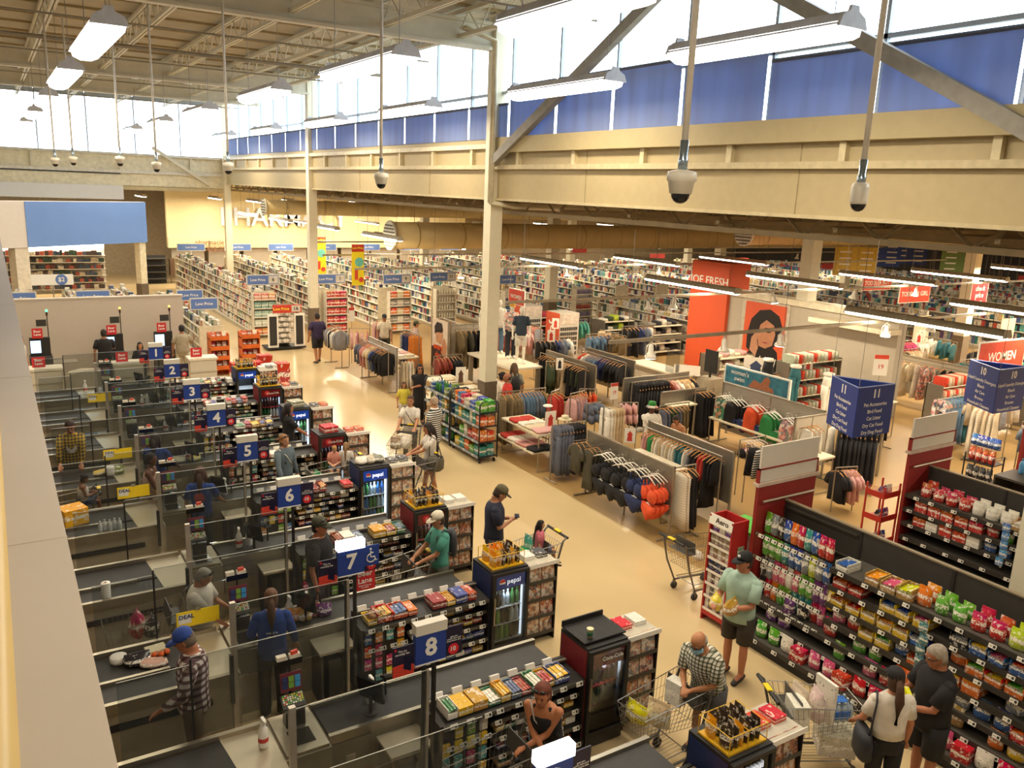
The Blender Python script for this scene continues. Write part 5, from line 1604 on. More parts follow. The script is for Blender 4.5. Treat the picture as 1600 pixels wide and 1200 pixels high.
# red floor stand at the end of the snack gondola
t = thing('chocolate_stand', 'tall red cardboard chocolate stand before the snack end panel', 'display stand', (8.80, 7.78, 0))
part(t, 'side_panel', MB().box(.0, .34, 0, .025, 0, 1.72), P('#b02624', .5))
part(t, 'side_panel', MB().box(.0, .34, .435, .46, 0, 1.72), P('#b02624', .5))
part(t, 'back_panel', MB().box(.315, .34, .025, .435, .1, 1.72), P('#b02624', .5))
part(t, 'foot_board', MB().box(.0, .02, .025, .435, .1, .2), P('#b02624', .5))
hd = part(t, 'header', MB().cb((.0, .23, 1.66), (.012, .46, .16), ry=.2), WHITEP, label='white header with dark script lettering')
letter(t, 'Aero', .12, (-.012, .20, 1.665), '-X', P('#3a2a20', .5, var=0), .003, .015)
for k in range(7):
    z = .2+k*.21
    part(t, 'shelf', MB().box(.01, .315, .025, .435, z, z+.012), P('#b02624', .5))
    part(t, 'shelf_strip', MB().box(-.002, .01, .025, .435, z-.02, z+.02), WHITEP)
    for j in range(5 if k < 6 else 3):
        o = put('chocolate_box', CARTON, (8.88, 7.78+.07+j*.08 if k < 6 else 7.78+.09+j*.13, z+.012), (.10, .07 if k < 6 else .11, .15), 0, 'small chocolate box on shelf %s of the red stand' % NUM[k+1], 'box', 'chocolate boxes on the red stand', [['#d8d4c8', '#5a4a40'], ['#d9d4c8', '#4a4a4a'], ['#d8d4cc', '#5a4a44'], ['#2f3f6a', '#24202c'], ['#c0b8ac', '#8a6a4a'], ['#8a7a6a', '#9a8a7a'], ['#6a4a9a', '#d8d4c8']][k][j % 2])
for k in range(3):
    put('hanging_card', CARTON, (9.0, 7.765, 1.2-k*.16), (.12, .012, .13), 0, 'picture card clipped to the side of the red stand', 'card', 'picture cards on the red stand', ['#7a9a7a', '#8a7a6a', '#b8a070'][k])
tb = thing('product_case', 'green topped product case behind the red stand', 'case', (9.35, 8.05, 0))
part(tb, 'case_body', MB().box(-.15, .35, -.25, .3, 0, 1.45), P('#d8b8ac', .6, var=.2, scale=12))
part(tb, 'case_top', MB().box(-.16, .36, -.26, .31, 1.45, 1.5), P('#5abf4a', .5))
# red wire dump rack by the pet gondola
t = thing('wire_bin_rack', 'red wire tiered rack by the pet and treat end panel', 'rack', (12.35, 7.75, 0))
RW = P('#b8281f', .4, var=.05)
pieces(t, 'post', MB().box(0, .025, 0, .025, 0, 1.72).box(.43, .455, 0, .025, 0, 1.72).box(0, .025, .33, .355, 0, 1.72).box(.43, .455, .33, .355, 0, 1.72), RW)
for k in range(4):
    z = .25+k*.42
    q = MB().box(0, .455, 0, .355, z, z+.012).box(0, .455, -.005, .005, z, z+.10).box(-.005, .005, 0, .355, z, z+.1)
    part(t, 'basket', q, RW)
    for j in range(3):
        pouch((12.35+.1+j*.12, 7.75+.15, z+.012), (.11, .1, .16), RN.uniform(-.3, .3), ['#6a3a78', '#d8d4c8', '#2a2a30', '#3a5f9c'][(j+k) % 4], 'in the red wire tiered rack', 'pouches in the red wire rack')
q = MB()
for i in range(8):
    q.tube([(0, 0, 1.55+i*.02), (.45, 0, 1.55+i*.02)], .003, 4).tube([(0, 0, 1.55+i*.02), (0, .35, 1.55+i*.02)], .003, 4)
part(t, 'wire_side', q, RW, kind='stuff')
# crisp rack
t = thing('crisp_rack', 'black rack of red crisp bags beyond the drinks shelf', 'rack', (16.15, 8.0, 0))
for yy in (0, .55):
    part(t, 'side_frame', MB().tube([(0, yy, 0), (0, yy, 1.6), (.4, yy, 1.6), (.4, yy, 0)], .015, 5), BLACK)
for k in range(4):
    part(t, 'shelf', MB().box(0, .4, 0, .55, .3+k*.38, .32+k*.38), BLACK)
    for j in range(4):
        pouch((16.25, 8.08+j*.13, .32+k*.38), (.13, .14, .28), -pi/2, ['#2a2a30', '#d9702c', '#2a2a30', '#b8342c'][k], 'on tier %s of the black crisp rack' % NUM[k+1], 'bags on the black crisp rack')
for j in range(5):
    pouch((16.3, 8.05+j*.11, 1.46+.3), (.15, .16, .22), -pi/2, '#3a5f9c', 'piled on top of the black crisp rack', 'blue bags on the crisp rack')
# hanging aisle signs
def aisle_sign(n, V, lines):
    t = thing('aisle_sign', 'blue three sided aisle sign numbered %s hung on wires' % NUM[n], 'sign', (0, 0, 0))
    z0, z1 = 2.70, 3.52
    B_ = P('#24377e', .5, var=.05, scale=3)
    for i in range(3):
        a, c = Vector((*V[i], 0)), Vector((*V[(i+1) % 3], 0))
        d = c-a
        m = (a+c)/2
        part(t, 'panel', MB().cb((m.x, m.y, (z0+z1)/2), (d.length, .012, z1-z0), rz=atan2(d.y, d.x)), B_)
        part(t, 'top_edge', MB().cb((m.x, m.y, z1), (d.length, .018, .012), rz=atan2(d.y, d.x)), P('#8d9bd0', .5))
        if i < 2:
            nr = Vector((d.y, -d.x, 0)).normalized()
            rz = atan2(d.y, d.x)
            p = m+nr*.009
            letter(t, str(n), .19, (p.x, p.y, z1-.13), rz=rz, mat=WHITEP, depth=.002, bold=.03, name='number')
            for k, s_ in enumerate(lines):
                letter(t, s_, .085, (p.x, p.y, z1-.30-k*.115), rz=rz, mat=WHITEP, depth=.002, bold=.006)
        part(t, 'hanging_wire', MB().tube([(a.x, a.y, z1), (a.x, a.y, 5.8)], .005, 4), P('#8a8378', .5))
aisle_sign(11, [(11.74, 8.60), (11.34, 7.80), (12.20, 7.75)], ['Pet Accessories', 'Bird Food', 'Cat Litter', 'Dry Cat Food', 'Dry Dog Food'])
aisle_sign(10, [(15.70, 8.52), (15.22, 7.70), (16.12, 7.66)], ['Liquid Laundry Detergent', 'Bleach', 'Air Care', 'Brooms', 'Household Cleaners'])
# ================================================================ clothing department
WOODH = P('#c08a4e', .55, var=.1)
GREYM = P('#99907f', .35, metal=.5, var=.08, scale=3)
SHEET = P('#8c867a', .3, metal=.55, var=.1, scale=2)
TABLEW = P('#e6dcc2', .4, var=.02)
def hanger_mesh(white=False):
    b = MB()
    b.tube([(0, -.21, -.145), (0, -.10, -.09), (0, 0, -.06), (0, .10, -.09), (0, .21, -.145)], [.008, .011, .012, .011, .008], 6)
    b.tube([(0, 0, -.06), (0, 0, -.02), (0, .02, .005), (0, .035, -.01)], .004, 4)
    return b.mesh('hanger', WHITEP if white else WOODH, True)
HANG, HANGW = hanger_mesh(), hanger_mesh(True)
def gring(z, hw, th, n, seed, f):
    out = []
    for i in range(n):
        a = 2*pi*i/n
        k = 1+f*sin(a*4+seed)+f*.7*sin(a*7+seed*2)
        out.append((th*cos(a)*k, hw*sin(a), z+.012*sin(a*3+seed)))
    return out
def garment(kind, seed, mat):
    b = MB()
    n = 18
    def body(rows, f=.25):
        b.loft([gring(z, hw, th, n, seed+z*2, f if z < -.3 else f*.3) for z, hw, th in rows])
    if kind == 'tee':
        body([(-.07, .06, .02), (-.105, .11, .03), (-.15, .19, .035), (-.22, .21, .04), (-.45, .20, .045), (-.70, .21, .05)])
        for s_ in (-1, 1):
            b.tube([(0, s_*.16, -.16), (0, s_*.24, -.24), (0, s_*.285, -.38)], [(.03, .06), (.035, .07), (.035, .075)], 8)
    elif kind == 'long':
        body([(-.07, .06, .02), (-.105, .11, .03), (-.15, .19, .035), (-.22, .21, .045), (-.45, .20, .05), (-.74, .215, .055)])
        for s_ in (-1, 1):
            b.tube([(0, s_*.16, -.16), (0, s_*.24, -.26), (.01, s_*.265, -.48), (.02, s_*.25, -.68)], [(.03, .06), (.035, .065), (.03, .055), (.025, .045)], 8)
    elif kind == 'tank':
        body([(-.12, .10, .02), (-.2, .14, .03), (-.28, .165, .035), (-.45, .17, .04), (-.62, .185, .045)])
        for s_ in (-1, 1):
            b.tube([(.01, s_*.10, -.10), (.02, s_*.11, -.22)], .012, 5)
    elif kind == 'dress':
        body([(-.10, .12, .02), (-.15, .18, .035), (-.35, .17, .04), (-.55, .18, .05), (-.9, .21, .06), (-1.18, .235, .065)])
    elif kind == 'pants':
        body([(-.03, .17, .025), (-.10, .185, .035), (-.24, .195, .045), (-.30, .19, .045)])
        for s_ in (-1, 1):
            b.loft([[(p[0], p[1]+s_*.095, p[2]) for p in gring(z, hw, th, 12, seed+s_, .2)] for z, hw, th in ((-.22, .10, .045), (-.5, .095, .045), (-.8, .10, .05), (-1.05, .11, .05))])
    elif kind == 'shorts':
        body([(-.03, .16, .025), (-.10, .18, .035), (-.22, .20, .045)])
        for s_ in (-1, 1):
            b.loft([[(p[0], p[1]+s_*.10, p[2]) for p in gring(z, hw, th, 12, seed+s_, .2)] for z, hw, th in ((-.2, .10, .045), (-.36, .115, .05))])
    elif kind == 'skirt':
        body([(-.03, .15, .025), (-.12, .18, .04), (-.4, .22, .055), (-.62, .24, .06)])
    elif kind == 'bra':
        for s_ in (-1, 1):
            b.ball((.01, s_*.075, -.24), .04, .075, .075, 10, 6)
            b.tube([(0, s_*.08, -.10), (.01, s_*.08, -.19)], .006, 4)
        b.tube([(0, -.15, -.27), (.02, 0, -.28), (0, .15, -.27)], [(.012, .02)]*3, 6)
    elif kind == 'brief':
        b.loft([gring(z, hw, th, 14, seed, .15) for z, hw, th in ((-.05, .16, .02), (-.10, .165, .03), (-.17, .10, .035), (-.24, .035, .02))])
    return b.mesh(kind, mat, True)
GM = {}
def gmesh(kind, pat='cloth', v=0):
    k = (kind, pat, v)
    if k not in GM:
        GM[k] = garment(kind, v*2.1+.3, OC(pat, .85))
    return GM[k]
GN = {'tee': 'top', 'long': 'long sleeved top', 'tank': 'sleeveless top', 'dress': 'dress', 'pants': 'trousers', 'shorts': 'shorts', 'skirt': 'skirt', 'bra': 'bikini top', 'brief': 'bikini bottom'}
CNAME = {'#17161a': 'black', '#5c6070': 'slate grey', '#8f8f94': 'grey', '#d9c9ac': 'cream', '#e8e2d4': 'white', '#c98a80': 'dusty pink', '#d9a8a4': 'pale pink', '#c23a2e': 'red', '#e2562c': 'coral', '#23305c': 'navy', '#4a4636': 'olive brown', '#3b4a30': 'olive', '#6f7a8a': 'blue grey', '#5a7690': 'denim blue', '#2f6a72': 'teal', '#7b6a4a': 'khaki', '#c9b08a': 'beige', '#8c3a2a': 'rust', '#d8802e': 'orange', '#2f8a4a': 'green', '#b8a0a8': 'mauve', '#5fb0a0': 'mint', '#c84a7a': 'magenta', '#3a6a9a': 'blue', '#d8b840': 'yellow'}
def hang(kind, loc, rz, col, where, grp, pat='cloth', v=0, white=False, sc=1.):
    pre = {'floral': 'floral ', 'stripe': 'striped '}.get(pat, '')
    t = ob({'bra': 'bikini', 'brief': 'swim_briefs', 'tank': 'sleeveless_top', 'long': 'long_sleeved_top', 'tee': 'short_sleeved_top', 'pants': 'trousers'}.get(kind, kind), gmesh(kind, pat, v), None, loc, rz, '%s%s %s %s' % (pre, CNAME[col], GN[kind], where), 'garment', grp, None, col)
    t.scale = (sc, sc, sc)
    h_ = ob('hanger', HANGW if white else HANG, t)
    if kind in ('bra', 'brief'):
        h_.scale = (.5, .62, .62)
    return t
def row(kind, p0, p1, z, cols, where, grp, pat='cloth', faces=None, sc=1., white=False, jit=.12):
    """garments hung along a rail; each garment's flat side looks along the rail"""
    p0, p1 = Vector((*p0, 0)), Vector((*p1, 0))
    d = p1-p0
    a = atan2(d.y, d.x)
    n = len(cols)
    for i, c in enumerate(cols):
        p = p0+d*((i+.5)/n)
        k, pt = (kind[i % len(kind)] if isinstance(kind, (list, tuple)) else kind), pat
        if isinstance(c, tuple):
            c, pt = c
        hang(k, (p.x, p.y, z-.005), a+RN.uniform(-jit, jit), c, where, grp, pt, i % 3, white, sc*RN.uniform(.96, 1.03))
def rail_rack(p0, p1, z, lab, feet=True, name='garment_rail'):
    t = thing(name, lab, 'rack', (p0[0], p0[1], 0))
    q = Vector((p1[0]-p0[0], p1[1]-p0[1], 0))
    part(t, 'rail', MB().tube([(0, 0, z), (q.x, q.y, z)], .014, 6), GREYM)
    nn = Vector((-q.y, q.x, 0)).normalized()*.25
    for e in (Vector((0, 0, 0)), q):
        part(t, 'upright', MB().tube([e, e+Vector((0, 0, z))], .016, 5), GREYM)
        if feet:
            part(t, 'foot', MB().tube([e-nn+Vector((0, 0, .02)), e+nn+Vector((0, 0, .02))], .016, 5), GREYM)
    return t
def panel_rack(p0, p1, h, lab, th=.03, mat=None):
    t = thing('panel_rack', lab, 'rack', (p0[0], p0[1], 0))
    d = Vector((p1[0]-p0[0], p1[1]-p0[1], 0))
    L_, a = d.length, atan2(d.y, d.x)
    t.rotation_euler = (0, 0, a)
    part(t, 'panel', MB().box(.02, L_-.02, -.008, .008, .35, h-.03), mat or SHEET)
    part(t, 'upright', MB().box(-.02, .02, -.02, .02, 0, h), GREYM)
    part(t, 'upright', MB().box(L_-.02, L_+.02, -.02, .02, 0, h), GREYM)
    part(t, 'upright', MB().box(L_/2-.015, L_/2+.015, -.015, .015, 0, h), GREYM)
    part(t, 'top_rail', MB().box(-.02, L_+.02, -.018, .018, h-.03, h), P('#a89f8c', .35, metal=.5))
    for x in (0, L_):
        part(t, 'foot', MB().box(x-.02, x+.02, -.3, .3, 0, .035), GREYM)
    return t
def arm(p, d, lab='chrome face-out arm on the panel rack'):
    pass
def table(x0, x1, y0, y1, z, lab, lower=None, name='display_table'):
    t = thing(name, lab, 'table', (x0, y0, 0))
    w, d = x1-x0, y1-y0
    part(t, 'table_top', MB().box(0, w, 0, d, z-.04, z), TABLEW)
    for yy in (.03, d-.03):
        part(t, 'leg_frame', MB().tube([(.03, yy, z-.04), (.03, yy, .02), (w-.03, yy, .02), (w-.03, yy, z-.04)], .018, 4), GREYM)
    if lower:
        part(t, 'lower_top', MB().box(-.15, w-.2, 0, d, lower-.04, lower), TABLEW)
    return t
def folded_mesh():
    b = MB()
    b.loft([[( .5*sx*(1-.06*k), .5*sy*(1-.06*k), z) for sx, sy in ((-1, -.8), (-.8, -1), (.8, -1), (1, -.8), (1, .8), (.8, 1), (-.8, 1), (-1, .8))] for k, z in ((0, 0), (0, .6), (1, 1.0))])
    return b.mesh('folded_garment', OC('cloth', .9), True)
FOLD = folded_mesh()
def folded(x, y, z, col, where, grp, w=.3, d=.26, h=.06, rz=0):
    put('folded_garment', FOLD, (x, y, z), (w, d, h), rz+RN.uniform(-.2, .2), 'folded %s garment %s' % (CNAME[col], where), 'garment', grp, col)
def placard(loc, rz, w, h, lab, top=None, txt=None, col='#e6e0d2', stand=0, fig=None):
    t = thing('placard', lab, 'sign', loc, rz)
    part(t, 'board', MB().box(-w/2, w/2, -.006, .006, stand, stand+h), P(col, .5, var=.02))
    if stand:
        part(t, 'stem', MB().tube([(0, .01, 0), (0, .01, stand+.05)], .01, 5), GREYM)
    if top:
        part(t, 'top_band', MB().box(-w/2, w/2, -.008, -.006, stand+h*.8, stand+h), P(top, .5))
    if txt:
        letter(t, txt, h*.3, (0, -.009, stand+h*.42), '-Y', RED, .002, .01)
    if fig:
        part(t, 'picture', MB().slab([(-.05*w/.2, stand+h*.12), (.05*w/.2, stand+h*.12), (.04*w/.2, stand+h*.5), (.05*w/.2, stand+h*.6), (.0, stand+h*.85), (-.05*w/.2, stand+h*.6), (-.04*w/.2, stand+h*.5)], -.008, -.006), P(fig, .6))
    return t
K, SG, G_, CR, WH, DP, PP_, RD, CO, NV, OB, OL, BG, DN, TL, KH, BE, RU, OR, GN_, MV = '#17161a', '#5c6070', '#8f8f94', '#d9c9ac', '#e8e2d4', '#c98a80', '#d9a8a4', '#c23a2e', '#e2562c', '#23305c', '#4a4636', '#3b4a30', '#6f7a8a', '#5a7690', '#2f6a72', '#7b6a4a', '#c9b08a', '#8c3a2a', '#d8802e', '#2f8a4a', '#b8a0a8'
# --- bikini panel by the main aisle
panel_rack((10.42, 10.75), (10.42, 13.40), 1.44, 'grey sheet panel rack of bikinis along the main aisle')
W1 = 'on the bikini panel rack'
row('tee', (9.95, 13.25), (10.30, 13.25), 1.30, [OB, OB, OB], W1, 'brown tops on the bikini rack')
row('dress', (9.98, 12.85), (10.30, 12.85), 1.28, [OB, OB, OB], W1, 'brown dresses on the bikini rack', sc=.8)
for (y, c1, pt) in ((12.45, K, 'cloth'), (12.10, K, 'cloth'), (11.75, K, 'cloth'), (11.40, NV, 'cloth'), (11.0, CO, 'cloth')):
    for i in range(4):
        hang('bra', (10.02+i*.09, y+RN.uniform(-.03, .03), 1.30), RN.uniform(-.2, .2), c1, W1, 'bikini tops on the panel rack', pt, i % 3, True, 1.8)
        hang('brief', (10.02+i*.09, y-.04, .78), RN.uniform(-.2, .2), c1, W1, 'bikini bottoms on the panel rack', pt, i % 3, True, 1.6)
for k, y in enumerate((12.45, 12.1, 11.75, 11.4, 11.0, 12.85, 13.25)):
    t = thing('face_out_arm', 'steel face-out arm carrying swimwear on the bikini rack', 'rack arm', (10.42, y, 0), 0, 'face-out arms of the bikini rack')
    part(t, 'arm', MB().tube([(0, 0, 1.28), (-.48, 0, 1.30)], .009, 5), GREYM)
row('dress', (10.58, 10.78), (10.98, 10.78), 1.38, [(CR, 'stripe'), (CR, 'stripe'), K, K], 'at the end of the bikini panel rack', 'dresses at the end of the bikini rack', sc=1.0)
rail_rack((10.46, 10.78), (11.0, 10.78), 1.40, 'short rail at the end of the bikini rack')
table(10.75, 11.55, 11.35, 13.0, 1.0, 'white topped table between the bikini rack and the next panel')
placard((10.62, 12.3, 1.44), -.7, .22, .30, 'small framed picture card of a red bikini on the panel rack', fig='#c23a2e')
# --- second panel with a long row of tops
panel_rack((12.15, 10.9), (12.15, 13.45), 1.44, 'second grey sheet panel rack with a long row of tops')
rail_rack((11.86, 10.95), (11.86, 13.3), 1.38, 'long rail of tops before the second panel rack', False)
row(['tank', 'tank', 'dress', 'tank'], (11.86, 13.2), (11.86, 11.0), 1.37, [PP_, DP, GN_, CR, WH, BE, WH, CR, WH, (CR, 'stripe'), TL, TL, WH, G_, K, K, RD, RD, K, K, K], 'on the long rail before the second panel', 'tops on the long rail')
# --- trousers on the rail facing the aisle
rail_rack((10.18, 14.4), (11.08, 14.4), 1.30, 'trouser rail standing at the aisle edge')
row('pants', (10.25, 14.4), (11.02, 14.4), 1.29, [SG, SG, SG, SG, SG, K, K, K, K], 'on the trouser rail at the aisle', 'trousers on the aisle rail', jit=.05, sc=1.08)
# --- two tier table
table(10.2, 11.0, 14.95, 16.6, .92, 'two tier white table with folded tops by the aisle', .52)
for z, yy, cs in ((.92, 0, [(RD, .35), (WH, .75), (CR, 1.0), (PP_, 1.35)]), (.52, -.05, [(RD, .2), (WH, .55), (PP_, .9), (DP, 1.0), (K, 1.4)])):
    for c, dy in cs:
        for xx in (10.22, 10.52):
            if z > .9:
                xx += .15
            folded(xx, 16.5-dy, z, c, 'on the two tier white table', 'folded tops on the two tier table', .3, .34, .07)
placard((10.75, 15.3, .92), .0, .30, .42, 'framed card of a figure in red on the two tier table', fig='#c23a2e')
t = thing('hat_stand', 'small round white hat stand behind the two tier table', 'stand', (11.35, 16.3, 0))
part(t, 'stem', MB().tube([(0, 0, 0), (0, 0, 1.15)], .012, 6), GREYM)
part(t, 'disc', MB().lathe([(.11, 1.15), (.13, 1.17), (.1, 1.19)], 14), WHITEP, True)
t = thing('sun_hat', 'cream sun hat on a stand beside the trouser rail', 'hat', (10.95, 15.0, 0))
part(t, 'stand', MB().tube([(0, 0, 0), (0, 0, 1.2)], .014, 6), GREYM)
part(t, 'brim', MB().lathe([(.17, 1.2), (.18, 1.21), (.09, 1.23)], 14), P('#d9ccaa', .8), True)
part(t, 'crown', MB().lathe([(.09, 1.22), (.085, 1.29), (.03, 1.31)], 14), P('#d9ccaa', .8), True)
# --- blue grey shirts rail and long olive coats
rail_rack((10.75, 17.3), (11.95, 17.3), 1.35, 'rail of denim blue and olive shirts behind the two tier table')
row('long', (10.8, 17.3), (11.9, 17.3), 1.34, [KH, KH, KH, BG, DN, DN, DN, BG, BG, DN, KH], 'on the denim shirt rail', 'shirts on the denim rail')
row('dress', (10.35, 16.95), (10.7, 16.95), 1.45, [KH, KH], 'hanging beside the metal stock cart', 'olive coats beside the stock cart', sc=1.1)
rail_rack((10.3, 16.95), (10.74, 16.95), 1.46, 'short rail of khaki coats beside the stock cart', False)
# --- tank tops on the four way rack
for (p0, p1, cs, w) in (((11.75, 16.75), (12.15, 16.95), [RD, RD, RD], 'red side'), ((12.1, 16.4), (12.65, 16.55), [PP_, MV, PP_, PP_, MV], 'pink front'), ((12.65, 16.75), (13.05, 16.55), [CO, CO, CO, CO], 'coral side')):
    rail_rack(p0, p1, 1.38, 'four way rack arm with the %s of sleeveless tops' % w, False)
    row('tank', p0, p1, 1.37, cs, 'on the %s of the four way rack' % w, 'sleeveless tops on the four way rack', sc=1.15, jit=.25)
# --- shorts and pale trousers rack
rail_rack((12.15, 15.75), (12.6, 15.75), 1.28, 'short rail of denim shorts by the pale trousers', False)
row('shorts', (12.15, 15.75), (12.6, 15.75), 1.27, [SG, BG, SG, BG], 'on the short denim rail', 'denim shorts on the short rail', sc=1.25)
rail_rack((12.2, 15.15), (12.75, 15.15), 1.32, 'rail of pale trousers beside the pink shorts')
row('pants', (12.2, 15.15), (12.75, 15.15), 1.31, [WH, WH, CR, BE, BE, BE], 'on the pale trouser rail', 'pale trousers', jit=.06)
rail_rack((12.95, 15.5), (13.4, 15.3), 1.28, 'short rail of pink shorts behind the pale trousers', False)
row('shorts', (12.95, 15.5), (13.4, 15.3), 1.27, [PP_, PP_, PP_], 'on the pink shorts rail', 'pink shorts', sc=1.3)
placard((12.85, 15.6, 0), 0, .24, .42, 'white price placard with a red band on a stem', '#c23a2e', '19', stand=1.35)
# --- panel rack 9 and 10 deeper in
panel_rack((14.75, 18.8), (14.75, 21.4), 1.44, 'grey sheet panel rack of black and olive tops')
row(['tank', 'dress'], (14.45, 21.2), (14.45, 18.95), 1.37, [K, K, K, OL, OL, OL, OL, CR, BE, BE, K, K, OL, K, OL, K], 'before the olive panel rack', 'tops on the olive panel rack')
rail_rack((14.45, 18.9), (14.45, 21.3), 1.38, 'rail of black and olive tops before the panel', False)
placard((14.0, 19.6, 0), -.3, .22, .36, 'small stemmed card with a dark figure before the olive tops', stand=1.2, fig='#17161a')
panel_rack((16.3, 18.9), (16.3, 21.3), 1.44, 'grey sheet panel rack of denim and black tops')
rail_rack((16.0, 18.95), (16.0, 21.2), 1.38, 'rail of denim and black tops before the panel', False)
row(['tee', 'long'], (16.0, 21.1), (16.0, 19.0), 1.37, [RD, WH, G_, BG, BG, DN, NV, NV, NV, K, K, K, K, K], 'before the denim panel rack', 'tops on the denim panel rack')
panel_rack((14.4, 17.1), (16.8, 17.1), 1.44, 'grey panel rack of long black trousers')
rail_rack((14.45, 16.8), (16.75, 16.8), 1.38, 'rail of long black trousers', False)
row('pants', (14.5, 16.8), (15.7, 16.8), 1.36, [K]*11, 'on the black trouser rail', 'black trousers', jit=.04, sc=1.15)
row('tee', (15.7, 16.8), (16.75, 16.8), 1.36, [RU, PP_, WH, BE, BE, K], 'at the end of the black trouser rail', 'tops beside the black trousers')
panel_rack((14.35, 15.5), (15.9, 15.5), 1.42, 'grey panel rack with hanging olive tops and a shelf')
table(14.45, 15.3, 15.15, 15.48, 1.1, 'narrow white shelf table on the olive tops panel')
rail_rack((13.9, 15.05), (14.9, 15.05), 1.2, 'low rail of blue grey tops under the shelf', False)
row('tank', (13.95, 15.05), (14.85, 15.05), 1.19, [SG, SG, OL, OL, SG, KH, KH], 'on the low rail under the shelf', 'tops on the low rail')
row('dress', (15.3, 15.2), (15.85, 15.2), 1.44, [K, K, K, K], 'at the end of the shelf panel', 'black dresses by the swim wall', sc=1.05)
rail_rack((15.25, 15.2), (15.9, 15.2), 1.45, 'short rail of black dresses beside the swim wall', False)
# --- swim wall
panel_rack((16.15, 11.9), (16.15, 15.1), 1.62, 'long grey swim wall with hanging bikinis', mat=P('#a8a091', .5, var=.04))
t = thing('swim_sign', "blue women's swim sign standing on the swim wall", 'sign', (16.15, 0, 0))
part(t, 'frame', MB().box(-.03, .03, 12.95, 15.1, 1.62, 2.12), WHITEP)
part(t, 'sea_picture', MB().box(-.036, -.03, 13.0, 15.05, 1.66, 2.08), P('#3a7d94', .4, var=.35, scale=7))
letter(t, "women's\nswim", .17, (-.04, 14.55, 1.885), '-X', WHITEP, .003, .004)
q = MB()
q.slab([(-.5, .0), (-.32, .22), (-.1, .16), (.02, .34), (.12, .38), (.2, .28), (.16, .14), (.3, .1), (.34, 0)], -.002, .002)
o = part(t, 'swimmer_picture', q, P('#a86a48', .6, var=.25, scale=20))
o.location = (-.039, 13.75, 1.68)
o.rotation_euler = (0, 0, -pi/2)
SW = 'hanging on the swim wall'
for (y, kind, c, pt, z) in ((14.75, 'tank', GN_, 'floral', 1.42), (14.35, 'tank', K, 'cloth', 1.40), (13.75, 'tank', CO, 'cloth', 1.40), (13.2, 'tank', GN_, 'cloth', 1.36), (12.6, 'tank', PP_, 'floral', 1.36), (12.2, 'tank', PP_, 'floral', 1.36)):
    for i in range(4):
        hang(kind, (15.72+i*.10, y+RN.uniform(-.05, .05), z), RN.uniform(-.15, .15), c, SW, 'swimsuits on the swim wall', pt, i % 3, True, 1.2)
for (y, c) in ((14.4, NV), (13.95, NV), (13.4, NV), (12.9, GN_), (12.4, PP_)):
    for i in range(3):
        hang('brief', (15.74+i*.11, y, .95), RN.uniform(-.2, .2), c, SW, 'bikini bottoms on the swim wall', 'cloth' if c != PP_ else 'floral', i, True, 1.5)
for y in (14.9, 14.35, 13.75, 13.2, 12.6, 12.2):
    t = thing('face_out_arm', 'steel face-out arm on the swim wall', 'rack arm', (16.15, y, 0), 0, 'face-out arms of the swim wall')
    part(t, 'arm', MB().tube([(0, 0, 1.40), (-.5, 0, 1.43)], .009, 5), GREYM)
table(15.6, 16.05, 12.6, 15.0, .75, 'white shelf table under the swimsuits')
row('skirt', (13.2, 11.4), (13.2, 10.6), 1.3, [K, (K, 'stripe'), K, (K, 'floral'), K], 'on the rail behind the second panel', 'black printed skirts')
rail_rack((13.2, 10.5), (13.2, 11.5), 1.31, 'short rail of black printed skirts behind the second panel', False)
for i in range(5):
    hang('bra', (13.6+i*.1, 11.9, 1.25), .2*i, [K, RD, PP_, K, K][i], 'on the rail behind the second panel', 'bikini tops behind the second panel', 'floral' if i % 2 else 'cloth', i % 3, True, 1.5)
rail_rack((13.4, 11.9), (14.2, 11.9), 1.26, 'short rail of printed bikini tops behind the second panel', False)
# --- white vests, black rail, pink tees beyond the snack end panel
panel_rack((14.95, 11.75), (16.1, 11.75), 1.62, 'pale panel rack with white vests beyond the snack end panel', mat=P('#b5ab98', .5, var=.03))
row('tank', (15.0, 11.5), (15.45, 11.5), 1.52, [WH, WH, WH], 'on the pale panel rack', 'white vests on the pale panel', sc=1.1)
hang('dress', (15.72, 11.35, 1.5), pi/2, WH, 'at the corner of the pale panel rack', None, sc=.75)
table(14.75, 15.55, 11.05, 11.5, .85, 'narrow white shelf below the white vests')
rail_rack((15.75, 11.2), (16.3, 10.6), 1.5, 'rail of black trousers behind aisle sign eleven')
row('pants', (15.75, 11.2), (16.3, 10.6), 1.49, [K]*8, 'on the rail behind aisle sign eleven', 'black trousers behind the aisle sign', sc=1.2)
rail_rack((14.5, 10.25), (15.0, 10.1), .98, 'low rail of pink and black tops beyond the snack end', False)
row('tee', (14.5, 10.25), (15.0, 10.1), .97, [K, K, PP_, PP_, PP_], 'on the low rail beyond the snack end panel', 'pink tops beyond the snack end panel', sc=1.05)
rail_rack((18.2, 12.75), (19.9, 12.75), 1.42, 'rail of dark and teal trousers past the leg mannequins')
row('pants', (18.3, 12.75), (19.8, 12.75), 1.41, [TL, TL, TL, '#5fb0a0', K, K, K, K, K], 'on the dark and teal trouser rail', 'dark and teal trousers', sc=1.1)
table(19.6, 21.0, 13.2, 13.9, 1.05, 'white display table by the price card')
for i in range(6):
    folded(19.8+(i % 3)*.42, 13.35+(i//3)*.35, 1.05, [BG, K, WH, WH, DN, K][i], 'on the white table by the price card', 'folded clothes by the price card')
placard((21.2, 14.0, 0), -.6, .4, .6, 'price placard with an orange head past the leg mannequins', '#d9452c', '19', stand=1.6)
placard((24.0, 15.75, 0), -.8, .6, .6, 'blank topped price placard beside the cream dresses', None, '24', stand=1.5)
